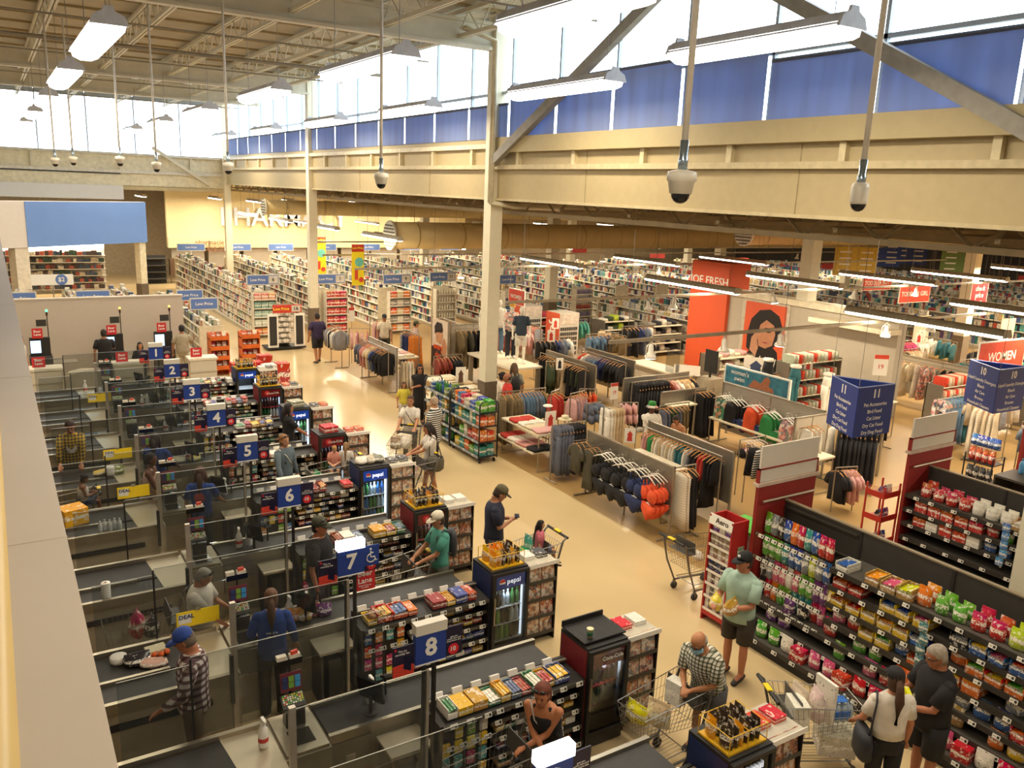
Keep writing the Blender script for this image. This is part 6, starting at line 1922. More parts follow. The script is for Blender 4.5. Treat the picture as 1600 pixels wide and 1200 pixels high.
panel_rack((25.2, 12.9), (25.2, 16.1), 1.6, 'pale long panel of cream dresses and teal tops', mat=P('#b0a795', .5, var=.03))
rail_rack((24.9, 13.0), (24.9, 16.0), 1.5, 'rail before the pale long panel of cream dresses', False)
row(['dress', 'dress', 'tee'], (24.9, 15.9), (24.9, 13.1), 1.49, [CR, CR, CR, WH, (PP_, 'floral'), (PP_, 'floral'), (CR, 'floral'), K, K, TL, TL, '#5fb0a0', TL], 'before the pale long panel', 'dresses before the pale long panel')
rail_rack((20.6, 11.85), (22.1, 11.85), 1.45, 'rail of denim trousers left of aisle sign ten')
row('pants', (20.7, 11.85), (22.0, 11.85), 1.44, [(BG, 'floral'), (BG, 'floral'), BG, DN, DN, DN, '#2f6a72', DN], 'on the denim trouser rail', 'denim trousers left of sign ten', sc=1.2)
rail_rack((21.0, 11.15), (21.15, 10.5), 1.5, 'rail of long striped dresses below aisle sign ten')
row('dress', (21.0, 11.15), (21.15, 10.5), 1.49, [(CR, 'stripe'), (CR, 'stripe'), CR, (CR, 'stripe'), CR], 'on the striped dress rail below sign ten', 'striped dresses below sign ten', sc=1.15)
# --- racks by the aisle further on
panel_rack((10.42, 23.3), (10.42, 25.6), 1.42, 'chrome framed rack of shirts along the far aisle', mat=P('#b3aa9a', .4, var=.05))
rail_rack((10.15, 23.35), (10.15, 25.55), 1.36, 'rail of shirts along the far aisle', False)
row(['long', 'tee'], (10.15, 25.5), (10.15, 23.4), 1.35, [SG, SG, SG, SG, DP, DP, DP, CR, CR, BE, BG, NV, NV, K, K, K, K], 'on the far aisle shirt rail', 'shirts on the far aisle rail', sc=1.1)
row('dress', (10.65, 23.5), (11.1, 23.5), 1.0, [CR, CR, WH, CR], 'on the low rail behind the far aisle shirts', 'cream dresses behind the far aisle shirts', sc=.75)
rail_rack((10.6, 23.5), (11.15, 23.5), 1.01, 'low rail of cream dresses behind the far aisle shirts', False)
table(10.7, 11.5, 24.0, 26.2, .95, 'white table of folded clothes behind the far aisle shirts')
for i in range(10):
    folded(10.9+(i % 2)*.35, 24.2+(i//2)*.42, .95, [WH, CR, WH, PP_, CR][i % 5], 'on the white table behind the far aisle shirts', 'folded clothes on the far white table')
rail_rack((10.1, 27.3), (10.1, 28.4), 1.4, 'four way rack of pale shirts by the far aisle')
row('long', (10.1, 28.35), (10.1, 27.35), 1.39, [G_, G_, WH, K, (G_, 'stripe'), (WH, 'stripe'), G_], 'on the pale shirt rack', 'pale shirts by the far aisle', sc=1.05)
rail_rack((10.45, 27.5), (11.1, 27.2), 1.38, 'side arm of pink shirts on the pale shirt rack', False)
row('long', (10.45, 27.5), (11.1, 27.2), 1.37, [PP_, PP_, PP_, DP], 'on the side arm of the pale shirt rack', 'pink shirts by the far aisle')
placard((10.7, 27.9, 0), 0, .2, .5, 'white and red price strip on a stem by the pale shirts', '#c23a2e', stand=1.55)
# poster with every day lettering
t = thing('poster_board', 'tall fashion poster with orange every day lettering', 'poster', (12.55, 24.55, 0), -pi/2)
part(t, 'board', MB().box(-.58, .58, -.02, .02, .35, 2.02), P('#d8c6b0', .5, var=.05))
part(t, 'skirt_picture', MB().slab([(-.58, .35), (.55, .35), (.45, 1.0), (-.1, 1.15), (-.58, 1.05)], -.025, -.02), P('#3a2f2c', .6))
part(t, 'arm_picture', MB().slab([(.15, .9), (.45, .75), (.55, 1.2), (.35, 1.45), (.2, 1.3)], -.03, -.025), P('#b8805a', .6))
part(t, 'face_picture', MB().slab([(-.25, 1.25), (.1, 1.2), (.25, 1.45), (.2, 1.75), (-.1, 1.85), (-.3, 1.6)], -.028, -.024), P('#bd8a64', .6))
part(t, 'hair_picture', MB().slab([(-.35, 1.5), (-.1, 1.62), (.1, 1.6), (.25, 1.7), (.15, 1.92), (-.2, 1.93), (-.38, 1.75)], -.032, -.028), P('#251a16', .6))
part(t, 'glasses_picture', MB().slab([(-.18, 1.58), (.2, 1.62), (.2, 1.70), (-.18, 1.67)], -.036, -.032), P('#101010', .3))
letter(t, 'every\nday', .30, (-.08, -.04, .95), '-Y', P('#e2562c', .5, var=0), .003, .025)
part(t, 'post', MB().box(.58, .62, -.03, .03, 0, 2.05), GREYM)
part(t, 'post', MB().box(-.62, -.58, -.03, .03, 0, 2.05), GREYM)
panel_rack((12.75, 24.2), (14.5, 24.2), 1.9, 'tall panel rack of olive jackets beside the poster', mat=P('#b3a894', .5))
row(['long', 'dress'], (12.85, 23.95), (14.4, 23.95), 1.78, [KH, KH, OB, K, K, OB, KH, OB], 'beside the every day poster', 'olive jackets beside the poster', sc=1.1)
rail_rack((12.8, 23.95), (14.45, 23.95), 1.79, 'high rail of olive jackets beside the poster', False)
row('dress', (12.1, 26.5), (12.1, 25.3), 1.42, [(K, 'stripe'), NV, NV, NV, OR, OR, OR], 'beside the poster of the far rack', 'navy and orange dresses', sc=1.05)
rail_rack((12.1, 25.25), (12.1, 26.55), 1.43, 'rail of navy and orange dresses left of the poster')
row('tee', (11.55, 22.9), (12.4, 22.9), 1.15, [RU, RU, RU, RU, K, K, K], 'on the rust rail below the poster', 'rust and black tops', sc=1.05)
rail_rack((11.5, 22.9), (12.5, 22.9), 1.16, 'low rail of rust and black tops below the poster')
row('dress', (11.7, 28.4), (12.3, 28.2), 1.5, [PP_, PP_, MV, K, K, K], 'behind the man in the white top', 'pink and black dresses at the back')
rail_rack((11.6, 28.4), (12.4, 28.2), 1.51, 'rail of pink and black dresses behind the far table')
table(10.35, 11.3, 19.25, 21.4, .92, 'long white table with bags behind the stock cart', .45)
for i in range(9):
    folded(10.55+(i % 3)*.3, 19.5+(i//3)*.6, .92, [BE, WH, CR, BE, KH, BE, WH, CR, BE][i], 'on the long white table', 'folded goods on the long white table')
placard((10.95, 20.1, .92), -.2, .3, .5, 'framed card of a dark dress on the long white table', fig='#5a3a2c')
# --- mannequin platform
MANW = P('#e9e2d2', .35, var=.02)
t = thing('mannequin_platform', 'white platform carrying the dressed mannequins', 'platform', (13.1, 20.85, 0))
part(t, 'platform_top', MB().box(0, 1.15, 0, 2.8, .98, 1.04), TABLEW)
for x, y in ((.1, .1), (1.05, .1), (.1, 2.7), (1.05, 2.7)):
    part(t, 'leg', MB().box(x-.06, x+.06, y-.06, y+.06, 0, .98), P('#8c8270', .5))
row('tee', (12.2, 20.6), (13.0, 20.6), .92, [CR, WH, CR, BE, BE], 'hanging beside the mannequin platform', 'cream tops beside the platform', sc=.9)
rail_rack((12.15, 20.6), (13.05, 20.6), .93, 'low rail of cream tops beside the mannequin platform', False)
row('long', (14.05, 20.3), (14.35, 20.2), 1.3, [OL, OL, KH], 'beside the mannequin platform', 'olive shirts beside the platform')
rail_rack((14.0, 20.3), (14.4, 20.2), 1.31, 'short arm of olive shirts beside the platform')
# leg mannequins on the swim wall end
def legs(x, y, col, lab, z):
    t = thing('leg_mannequin', lab, 'mannequin', (x, y, z))
    b = MB().loft([[(q[1]*cos(2*pi*i/14), q[2]*sin(2*pi*i/14), q[0]) for i in range(14)] for q in ((.72, .14, .11), (.82, .17, .125), (.92, .15, .11), (1.02, .135, .10))])
    for s_ in (-1, 1):
        b.tube([(s_*.09, 0, .78), (s_*.095, .01, .55), (s_*.085, .0, .42), (s_*.085, -.02, .28), (s_*.08, 0, .06)], [.10, .08, .058, .06, .04], 10)
        b.tube([(s_*.08, -.04, .05), (s_*.08, .04, .04), (s_*.08, .13, .02)], [.035, .035, .02], 8)
    part(t, 'legs', b, OC('cloth', .8) if col else MANW, True, col=col)
    part(t, 'waist_cap', MB().lathe([(.137, 1.02), (.15, 1.03), (.13, 1.09), (.03, 1.1)], 14), MANW, True)
    part(t, 'stand', MB().box(-.2, .2, -.12, .18, -.02, .02), WHITEP)
ped = thing('leg_platform', 'white shelf carrying the leg mannequins behind the swim wall', 'platform', (16.8, 11.2, 0))
part(ped, 'shelf_top', MB().box(0, .8, 0, 4.4, 1.1, 1.16), TABLEW)
pieces(ped, 'leg', MB().box(.05, .1, .05, .1, 0, 1.1).box(.7, .75, .05, .1, 0, 1.1).box(.05, .1, 4.3, 4.35, 0, 1.1).box(.7, .75, 4.3, 4.35, 0, 1.1), GREYM)
legs(17.2, 14.6, '#1d1b1e', 'leg mannequin in black leggings by the big portrait', 1.18)
legs(17.2, 13.7, '#2f6a72', 'leg mannequin in teal leggings', 1.18)
legs(17.2, 12.7, None, 'bare white leg mannequin between teal leggings and the aisle sign', 1.18)
legs(17.2, 11.6, '#e4dccb', 'leg mannequin in cream leggings behind the aisle sign', 1.18)
# --- orange pillar, grey wall and portrait
ORG = P('#d2552c', .6, var=.04, scale=1)
o = ob('wall_orange', None, None, (22.6, 21.4, 0), 0, kind='structure', label='tall orange feature pillar with white lettering')
part(o, 'face', MB().box(0, 1.1, 0, 1.9, 0, 4.05), ORG)
letter(o, 'JOE FRESH', .42, (-.01, .95, 3.35), '-X', WHITEP, .01, .015)
o = ob('wall_grey', None, None, (22.75, 0, 0), 0, kind='structure', label='pale grey feature wall beside the orange pillar')
part(o, 'wall_body', MB().box(0, .4, 14.6, 21.4, 0, 2.95), P('#b4aa98', .7, var=.03))
part(o, 'cornice', MB().box(-.12, .5, 14.5, 21.4, 2.95, 3.15).box(-.6, .0, 14.5, 17.4, 2.6, 2.75), P('#ded3b8', .5))
part(o, 'portrait_bay', MB().box(-.05, 0, 18.6, 20.7, .1, 2.92), P('#c4bba8', .6))
t = thing('portrait_poster', 'huge portrait of a dark haired woman in striped black on orange', 'poster', (22.68, 19.62, 0), -pi/2)
t.scale = (1.15, 1, 1)
part(t, 'board', MB().box(-.78, .78, -.015, .015, .12, 2.85), P('#d85a34', .5, var=.03))
part(t, 'dress_picture', MB().slab([(-.7, .12), (.72, .12), (.72, .7), (.6, 1.25), (.2, 1.55), (-.25, 1.45), (-.55, 1.0), (-.72, .6)], -.02, -.015), P('#171316', .6))
part(t, 'hair_picture', MB().slab([(-.6, 1.2), (-.3, 1.0), (.0, 1.3), (.4, 1.35), (.65, 1.6), (.72, 2.1), (.55, 2.5), (.2, 2.68), (-.2, 2.6), (-.5, 2.25), (-.62, 1.7)], -.026, -.02), P('#1c1413', .6))
part(t, 'face_picture', MB().slab([(-.12, 1.35), (.15, 1.3), (.4, 1.45), (.48, 1.85), (.4, 2.15), (.1, 2.3), (-.12, 2.1), (-.2, 1.7)], -.032, -.026), P('#b8805f', .6, var=.1))
part(t, 'brow_picture', MB().slab([(.05, 1.98), (.35, 2.02), (.36, 2.05), (.06, 2.02)], -.038, -.032), P('#1c1210', .6))
part(t, 'eye_picture', MB().slab([(.1, 1.9), (.2, 1.94), (.34, 1.9), (.2, 1.86)], -.038, -.032), P('#1c1210', .6))
part(t, 'eye_picture', MB().slab([(-.15, 1.88), (-.08, 1.91), (-.02, 1.88), (-.08, 1.85)], -.038, -.032), P('#1c1210', .6))
part(t, 'lips_picture', MB().slab([(.0, 1.5), (.12, 1.54), (.25, 1.52), (.13, 1.46)], -.038, -.032), P('#9a4f45', .6))
part(t, 'hand_picture', MB().slab([(-.45, 1.15), (-.2, .95), (-.12, 1.3), (-.2, 1.55), (-.1, 1.8), (-.25, 1.85), (-.42, 1.6)], -.036, -.03), P('#bd8a6a', .6))
for i in range(5):
    part(t, 'stripe_picture', MB().slab([(-.45+i*.22, .2), (-.43+i*.22, .2), (-.2+i*.2, 1.0), (-.22+i*.2, 1.02)], -.026, -.02), WHITEP)
# --- service desk before the pillar
t = thing('service_desk', 'long white fitting room desk before the orange pillar', 'desk', (17.6, 18.2, 0))
part(t, 'desk_top', MB().box(0, .8, 0, 2.6, .93, .98), TABLEW)
part(t, 'desk_body', MB().box(.1, .7, .1, 2.5, 0, .93), P('#b9ad98', .6))
part(t, 'desk_screen', MB().box(.05, .06, .2, .8, .98, 1.7), DKGLASS)
t = thing('till_monitor', 'black till monitor on the fitting room desk', 'monitor', (18.5, 17.9, 0))
part(t, 'stand', MB().box(-.3, .3, -.3, .3, 0, .95), P('#a0957f', .6))
part(t, 'screen', MB().cb((0, 0, 1.45), (.05, .5, .7)), BLACK)
part(t, 'neck', MB().tube([(0, 0, .95), (0, 0, 1.3)], .04, 6), BLACK)
placard((17.9, 18.3, .98), -.8, .8, .32, 'low white sign with orange squares at the fitting room desk', fig=None)
placard((19.7, 17.2, 0), -.6, .75, .62, 'picture board of a woman in denim beside the portrait', stand=1.0, fig='#3a4a6a')
# --- further clothing racks, generic rails in rows
PALS = [[K, K, SG, NV, BG, K, WH], [WH, CR, PP_, DP, CR, WH, G_], [DN, DN, NV, BG, SG, K], [OL, KH, OB, K, BE, CR], [RD, CO, PP_, WH, K, DP], ['#5fb0a0', TL, GN_, '#3a6a9a', WH, K], ['#c84a7a', PP_, '#d8b840', WH, MV, DP]]
spots = [(15.5, 23.2, 'x', 0), (17.8, 23.4, 'x', 2), (15.0, 25.0, 'x', 4), (17.2, 25.4, 'y', 1), (19.0, 22.6, 'y', 3), (20.3, 24.4, 'x', 0), (18.6, 26.4, 'x', 5), (14.6, 26.8, 'y', 2), (13.6, 25.6, 'x', 1),
         (25.4, 18.3, 'x', 1), (30.6, 17.2, 'y', 5), (26.4, 17.0, 'x', 3), (28.6, 18.2, 'x', 6), (21.8, 10.6, 'y', 1), (18.6, 8.3, 'x', 5), (20.6, 8.2, 'y', 2), (22.6, 8.4, 'x', 6), (23.8, 12.2, 'x', 1), (24.2, 9.6, 'y', 6), (25.4, 11.2, 'x', 5), (26.0, 8.4, 'x', 4), (27.4, 10.0, 'y', 0), (28.6, 12.4, 'x', 6), (30.2, 9.6, 'x', 1), (29.4, 18.6, 'y', 4), (27.0, 15.0, 'x', 5), (29.6, 16.0, 'x', 2), (31.8, 13.2, 'y', 6), (27.4, 17.4, 'y', 1), (17.9, 16.0, 'x', 4), (20.2, 16.4, 'x', 0)]
TY = [['tee', 'long'], ['tank', 'tee'], ['long', 'tee'], ['dress', 'tee'], ['tee', 'skirt'], ['tee', 'dress']]
WORDS = ['beyond the denim panel', 'behind the mannequin platform', 'near the orange pillar', 'by the grey feature wall', 'among the childrens racks', 'at the back of the clothing floor', 'behind the swim wall']
NEAR = ['first tall card', 'denim row', 'red row', 'cross aisle', 'desk end', 'pillar side', 'shelf of caps', 'poster back', 'jacket rail', 'grey cornice', 'leg mannequins', 'tall wall end', 'short wall end', 'wall corner', 'sign ten wires', 'crisp rack', 'orange board', 'hosiery packs', 'check price sign', 'hosiery shelf', 'coral shelf', 'column foot', 'toddler girl sign', 'pink toddler shelf', 'yellow tops', 'toddler boy sign', 'mint shelf', 'baby bundles', 'teal leggings', 'portrait foot', 'desk monitor']
for i, (x, y, ax, pl) in enumerate(spots):
    L_ = 1.5
    p1 = (x+L_, y) if ax == 'x' else (x, y+L_)
    cs = [PALS[pl][(j*3+i) % len(PALS[pl])] for j in range(8)]
    cs.sort()
    w = WORDS[2 if (x > 18 and y > 20) else 1 if y > 21 else 3 if (x > 18.5 and y > 13) else 4 if x > 21 else 6]
    rail_rack((x, y), p1, 1.42, 'chrome rail of %s clothes %s, beside the %s' % (['dark', 'pale', 'denim', 'olive', 'red', 'teal', 'pink'][pl], w, NEAR[i]))
    row(TY[i % 6], (x+.05, y) if ax == 'x' else (x, y+.05), p1, 1.41, cs, w, 'hanging clothes '+w, jit=.1)
    if i % 3 == 0:
        placard((x+.3, y-.5, 0), -.6, .26, .4, 'small stemmed price card on the %s rail beside the %s' % (['dark', 'pale', 'denim', 'olive', 'red', 'teal', 'pink'][pl], NEAR[i]), stand=1.4, fig=['#c23a2e', '#2a2a30', '#3a4a6a'][i % 3])
# two orange JO carts of socks
for k, (x, y) in enumerate(((17.6, 27.3), (17.9, 25.2))):
    t = thing('sock_tower', 'white sock tower with an orange lettered side, %s' % ['farther one', 'nearer one'][k], 'display stand', (x, y, 0))
    part(t, 'tower_body', MB().box(0, .9, 0, .9, 0, 1.9), P('#cfc8ba', .6, var=.05))
    part(t, 'orange_side', MB().box(-.012, 0, .0, .9, .7, 1.9), ORG)
    letter(t, 'JO', .45, (-.02, .45, 1.3), rz=-pi/2, mat=WHITEP, depth=.004, bold=.03).rotation_euler = (pi/2, pi/2, -pi/2)
    part(t, 'picture', MB().box(.05, .85, -.012, 0, 1.5, 1.88), P('#d8c9b8', .5, var=.2, scale=8))
    q = MB()
    for i in range(8):
        for j in range(6):
            q.box(.05+i*.1, .12+i*.1, -.02, 0, .3+j*.19, .42+j*.19)
    part(t, 'hanging_socks', q, P('#4a4640', .8), kind='stuff')
# overhead red and orange department signs
def dept(x, y, z, w, h, txt, col, lab, fac='-Y', size=None):
    t = thing('department_sign', lab, 'sign', (x, y, z), {'-Y': 0, '-X': -pi/2}[fac])
    part(t, 'frame', MB().box(-w/2-.03, w/2+.03, -.012, .02, -.03, h+.03), WHITEP)
    part(t, 'board', MB().box(-w/2, w/2, -.02, -.012, 0, h), P(col, .5))
    if txt:
        letter(t, txt, size or h*.5, (0, -.024, h/2), '-Y', WHITEP, .003, .02)
    part(t, 'hanging_wire', MB().tube([(-w/2+.05, 0, h), (-w/2+.05, 0, 5.78-z)], .005, 4), P('#8a8378', .5))
    part(t, 'hanging_wire', MB().tube([(w/2-.05, 0, h), (w/2-.05, 0, 5.78-z)], .005, 4), P('#8a8378', .5))
dept(33.1, 22.6, 2.7, 2.0, .6, 'TODDLER BOY', '#d9452c', 'orange hanging TODDLER BOY sign', size=.26)
dept(31.4, 19.7, 2.6, 2.0, .65, 'TODDLER GIRL', '#d9452c', 'orange hanging TODDLER GIRL sign', size=.26)
dept(32.8, 17.9, 2.55, 1.1, 1.0, 'check\nprice\nhere', '#c8242c', 'red hanging check price here sign', size=.28)
dept(19.5, 9.9, 2.7, 1.9, .7, 'WOMEN', '#d9452c', 'orange WOMEN sign behind aisle sign ten', size=.3)
dept(15.5, 24.5, 2.45, 1.0, .5, 'WOMEN', '#d9452c', 'orange WOMEN sign behind the mannequins', '-X', size=.2)
# ================================================================ trolleys
CHROME = P('#8f8a80', .3, metal=.8, var=.05)
def cart_protos():
    t = thing('shopping_cart', 'proto', 'shopping cart', (0, 0, -50))
    FR = P('#6f6b64', .4, metal=.5)
    # frame: two side tubes from castors up to the handle
    for s_ in (-1, 1):
        part(t, 'side_frame', MB().tube([(s_*.22, .45, .12), (s_*.24, -.20, .16), (s_*.26, -.38, .55), (s_*.26, -.50, .98), (s_*.26, -.56, 1.03)], .017, 6), FR, True)
    part(t, 'cross_tube', MB().tube([(-.22, .45, .12), (.22, .45, .12)], .015, 6), FR)
    part(t, 'handle', MB().tube([(-.28, -.57, 1.03), (.28, -.57, 1.03)], .022, 8), P('#1f1e1c', .5))
    part(t, 'handle_ad', MB().box(-.07, .07, -.605, -.545, 1.045, 1.06), YEL, label='yellow advert clip on the handle')
    b = MB()
    def rim(y0, y1, w0, w1, z0, z1):
        return [(-w0, y0, z0), (w0, y0, z0), (w1, y1, z1), (-w1, y1, z1)]
    top = rim(-.46, .50, .27, .22, .96, .86)
    bot = rim(-.34, .46, .22, .18, .52, .60)
    def lerp4(q, k):
        return [tuple(Vector(a).lerp(Vector(c), k)) for a, c in zip(bot, top)]
    for k in (0, .33, .66, 1):
        r = lerp4(None, k)
        for i in range(4):
            b.tube([r[i], r[(i+1) % 4]], .007 if k == 1 else .0035, 4)
    for e in range(4):
        a0, a1, c0, c1 = Vector(bot[e]), Vector(bot[(e+1) % 4]), Vector(top[e]), Vector(top[(e+1) % 4])
        n = 9 if e % 2 == 0 else 15
        for i in range(n+1):
            b.tube([a0.lerp(a1, i/n), c0.lerp(c1, i/n)], .003, 4)
    for i in range(8):
        b.tube([Vector(bot[0]).lerp(Vector(bot[1]), i/7), Vector(bot[3]).lerp(Vector(bot[2]), i/7)], .003, 4)
    part(t, 'basket', b, CHROME, kind='stuff')
    b = MB()
    lo = [(-.2, -.2, .24), (.2, -.2, .24), (.19, .42, .20), (-.19, .42, .20)]
    for i in range(4):
        b.tube([lo[i], lo[(i+1) % 4]], .008, 4)
    for i in range(9):
        b.tube([Vector(lo[0]).lerp(Vector(lo[1]), i/8), Vector(lo[3]).lerp(Vector(lo[2]), i/8)], .003, 4)
    part(t, 'lower_rack', b, CHROME, kind='stuff')
    part(t, 'child_seat', MB().cb((0, -.33, .80), (.44, .16, .012)).cb((0, -.25, .88), (.44, .012, .2), rx=.15), P('#4a4844', .5))
    for x, y in ((-.22, .45), (.22, .45), (-.24, -.2), (.24, -.2)):
        w = part(t, 'castor', MB().tube([(x-.018, y, .06), (x+.018, y, .06)], .06, 12), P('#2b2a28', .6))
        ob('fork', MB().box(x-.024, x+.024, y-.012, y+.012, .06, .15).mesh('fork', FR), w)
    return t
CARTP = cart_protos()
CUSED = [False]
def cart(loc, head, lab, goods=(), z=0):
    rz = -radians(head)
    if not CUSED[0]:
        CUSED[0] = True
        c = CARTP
        c.location = (loc[0], loc[1], z)
        c.rotation_euler = (0, 0, rz)
        c['label'] = lab
    else:
        c = dup(CARTP, (loc[0], loc[1], z), rz, lab)
    for (k, x, y, z_, size, col, l2) in goods:
        p = Matrix.Rotation(rz, 3, 'Z') @ Vector((x, y, 0))
        me = {'b': BAG, 'c': CARTON, 's': SODA}[k]
        put({'b': 'grocery_bag', 'c': 'grocery_box', 's': 'grocery_bottle'}[k], me, (loc[0]+p.x, loc[1]+p.y, z_), size, rz+RN.uniform(-.3, .3), l2, {'b': 'bag', 'c': 'box', 's': 'bottle'}[k], None, col)
    return c
cart((9.32, 8.95), 90, 'parked empty trolley with yellow handle tag beside the red stand', [('b', .05, .0, .6, (.2, .16, .14), '#d8d4c8', 'clear bag in the trolley beside the red stand')])
cart((5.95, 5.98), 268, 'trolley with groceries pushed by the masked man', [('c', .02, -.2, .72, (.2, .14, .28), '#d8d4cc', 'white and green carton in the trolley of the masked man'), ('b', -.08, .15, .62, (.3, .2, .3), '#d8c8a0', 'beige cloth bag in the trolley of the masked man'), ('b', .1, .3, .62, (.3, .2, .22), '#e0d030', 'yellow bag in the trolley of the masked man')])
cart((3.80, 6.02), 270, 'empty trolley the woman in the black vest leans on')
cart((4.55, 10.28), 270, 'empty trolley of the woman in the teal shirt')
cart((6.72, 10.02), 270, 'trolley with a green basket and a seated girl', [('c', .0, .05, .62, (.34, .4, .2), '#2f8a4a', 'green shopping basket inside the trolley of the girl'), ('b', .12, -.1, .72, (.22, .12, .3), '#5fb09a', 'green packet in the trolley of the girl')])
cart((7.35, 16.1), 222, 'loaded trolley pushed by the woman with tied hair', [('b', -.1, .1, .7, (.25, .2, .3), '#d8d0c0', 'white bag in the loaded trolley'), ('b', .1, .2, .7, (.25, .2, .26), '#8a7a60', 'brown bag in the loaded trolley'), ('c', 0, -.1, .72, (.3, .2, .22), '#c8b8a0', 'pale box in the loaded trolley'), ('c', 0, .1, .26, (.34, .4, .22), '#d9d0c0', 'white carton on the lower rack of the loaded trolley')])
cart((6.75, 14.45), 270, 'trolley of the woman with the big grey shoulder bag', [('c', 0, .1, .62, (.36, .4, .24), '#c8b0a0', 'pale box in the trolley of the woman with the grey bag'), ('b', .05, .3, .62, (.25, .2, .3), '#4a8a4a', 'green bag in the trolley of the woman with the grey bag')])
cart((5.35, 15.02), 270, 'trolley carrying two small children in lane five', [('b', .0, .3, .62, (.25, .2, .2), '#2f8a4a', 'green pack in the trolley of the two children')])
cart((7.42, 5.12), 115, 'full trolley with bottled water beside the woman in the white top', [('c', .0, .3, .24, (.36, .4, .25), '#c9c0b0', 'brown carton under the bottled water'), ('b', -.05, -.15, .62, (.3, .22, .4), '#d8c8b4', 'loaf bag in the full trolley'), ('c', .1, -.25, .64, (.28, .18, .3), '#e0dcd0', 'white box in the full trolley'), ('b', .05, .0, .66, (.26, .2, .38), '#d8c0c0', 'fruit patterned bag in the full trolley'), ('c', .0, .12, .62, (.3, .04, .5), '#e6e2d8', 'upright white board in the full trolley')])
wp = thing('water_pack', 'shrink wrapped pack of water bottles on the full trolley', 'bottles', (7.70, 5.0, .63), -.4)
for i in range(4):
    for j in range(3):
        o = ob('water_bottle', SODA, wp, (-.13+i*.075, -.08+j*.075, 0), col='#b9c8d4')
part(wp, 'wrap_print', MB().box(-.12, .08, -.125, -.115, .06, .15).box(-.1, .06, -.08, .04, .242, .247), P('#3a6fc0', .3, var=.3, scale=20))
cart((1.25, 10.45), 270, 'trolley with a red bag behind the grey haired woman', [('b', .05, .1, .62, (.3, .22, .34), '#a83a3a', 'red bag in the trolley behind the grey haired woman'), ('b', -.05, -.05, .62, (.2, .2, .3), '#2a2a30', 'black bag in the trolley behind the grey haired woman')])
cart((.62, 15.12), 270, 'trolley with a seated child by the lane four counter', [('b', .0, .2, .55, (.34, .25, .3), '#2f5a8a', 'blue bag in the trolley of the seated child')])
put('bread_bag', BAG, (7.72, 6.72, 1.10), (.34, .2, .18), .4, 'bag of bread with a blue label held by the man in mint', 'bread', None, '#b8884a')
put('snack_bag', BAG, (7.70, 6.95, 1.06), (.24, .18, .2), .9, 'yellow bag held by the man in mint', 'bag', None, '#e0c840')
put('snack_packet', CARTON, (7.95, 4.38, 1.12), (.2, .05, .12), .8, 'yellow packet in the hands of the grey haired man', 'packet', None, '#d8c83a')
t = thing('mobile_phone', 'black phone in the hands of the man in navy', 'phone', (6.75, 10.40, 1.26), -.5)
part(t, 'case', MB().cb((0, 0, 0), (.075, .15, .009)), P('#17171a', .3, var=0))
part(t, 'screen', MB().cb((0, 0, .0055), (.068, .14, .002)), P('#30384a', .1, var=0))
# groceries on the belts
def groc(me, nm, loc, size, col, lab, cat):
    put(nm, me, loc, size, RN.uniform(-.6, .6), lab, cat, 'clear bottles on the lane five belt' if 'small clear' in lab else None, col)
b0 = LANEY[7]
groc(BAG, 'cloth_bundle', (1.0, b0+.72, .85), (.3, .24, .14), '#26242a', 'black cloth bundle on the lane seven bagging belt', 'bag')
groc(BAG, 'cloth_bundle', (1.15, b0+.6, .85), (.34, .2, .09), '#d8b0a4', 'pink cloth on the lane seven bagging belt', 'bag')
groc(CARTON, 'salad_box', (1.22, b0+.85, .85), (.22, .16, .07), '#c8c0a0', 'clear salad box on the lane seven bagging belt', 'box')
for i in range(4):
    t = ob('orange', MB().ball((0, 0, .035), .036, .036, .035, 10, 6).mesh('orange', P('#d8632a', .5), True), None, (1.12+i*.07, b0+.74+.03*(i % 2), .845), 0, 'orange fruit on the lane seven bagging belt', 'fruit', 'oranges on the lane seven belt')
groc(JAR, 'tub', (.82, b0+.85, .85), (2.2, 2.2, .8), '#d8d4cc', 'round clear tub on the lane seven bagging belt', 'tub')
for i, (c, nm) in enumerate((('#c88a4a', 'tan'), ('#d8702c', 'orange'), ('#c8a050', 'golden'), ('#a83a3a', 'red'), ('#6a3a78', 'purple'))):
    groc(BAG, 'produce_bag', (2.72+i*.13, b0+.78+.05*(i % 2), .862), (.2, .16, .17), c, '%s produce bag on the lane seven loading belt' % nm, 'bag')
groc(CARTON, 'yellow_box', (.72, LANEY[5]+.75, .845), (.36, .34, .26), '#e0a818', 'big yellow box on the lane five bagging belt', 'box')
for i in range(5):
    groc(SODA, 'water_bottle', (1.05+i*.07, LANEY[5]+.12+.04*(i % 2), .845), (1, 1, .8), '#c8ccc8', 'small clear bottle on the lane five bagging belt', 'bottle')
t = thing('paper_roll', 'white paper roll standing on the lane six bagging belt', 'paper roll', (.88, LANEY[6]+.1, .845))
part(t, 'roll', MB().lathe([(.055, 0), (.057, .01), (.057, .22), (.055, .225)], 14), WHITEP, True)
part(t, 'core', MB().lathe([(.02, .222), (.02, .228)], 10), P('#8a7350', .7))
groc(BAG, 'corn_bag', (1.35, LANEY[4]+.72, .85), (.3, .14, .1), '#d8c060', 'yellow corn bag on the lane four bagging belt', 'bag')
groc(JAR, 'tin', (1.5, LANEY[4]+.62, .85), (2., 2., 1.7), '#d8d8d4', 'white tin on the lane four bagging belt', 'tin')
groc(BAG, 'leafy_bag', (1.62, LANEY[4]+.66, .85), (.26, .2, .16), '#6a7a30', 'leafy green bag on the lane four bagging belt', 'bag')
groc(BAG, 'produce_bag', (2.75, LANEY[4]+.8, .862), (.26, .16, .12), '#c8c0a0', 'pale produce bag on the lane four loading belt', 'bag')
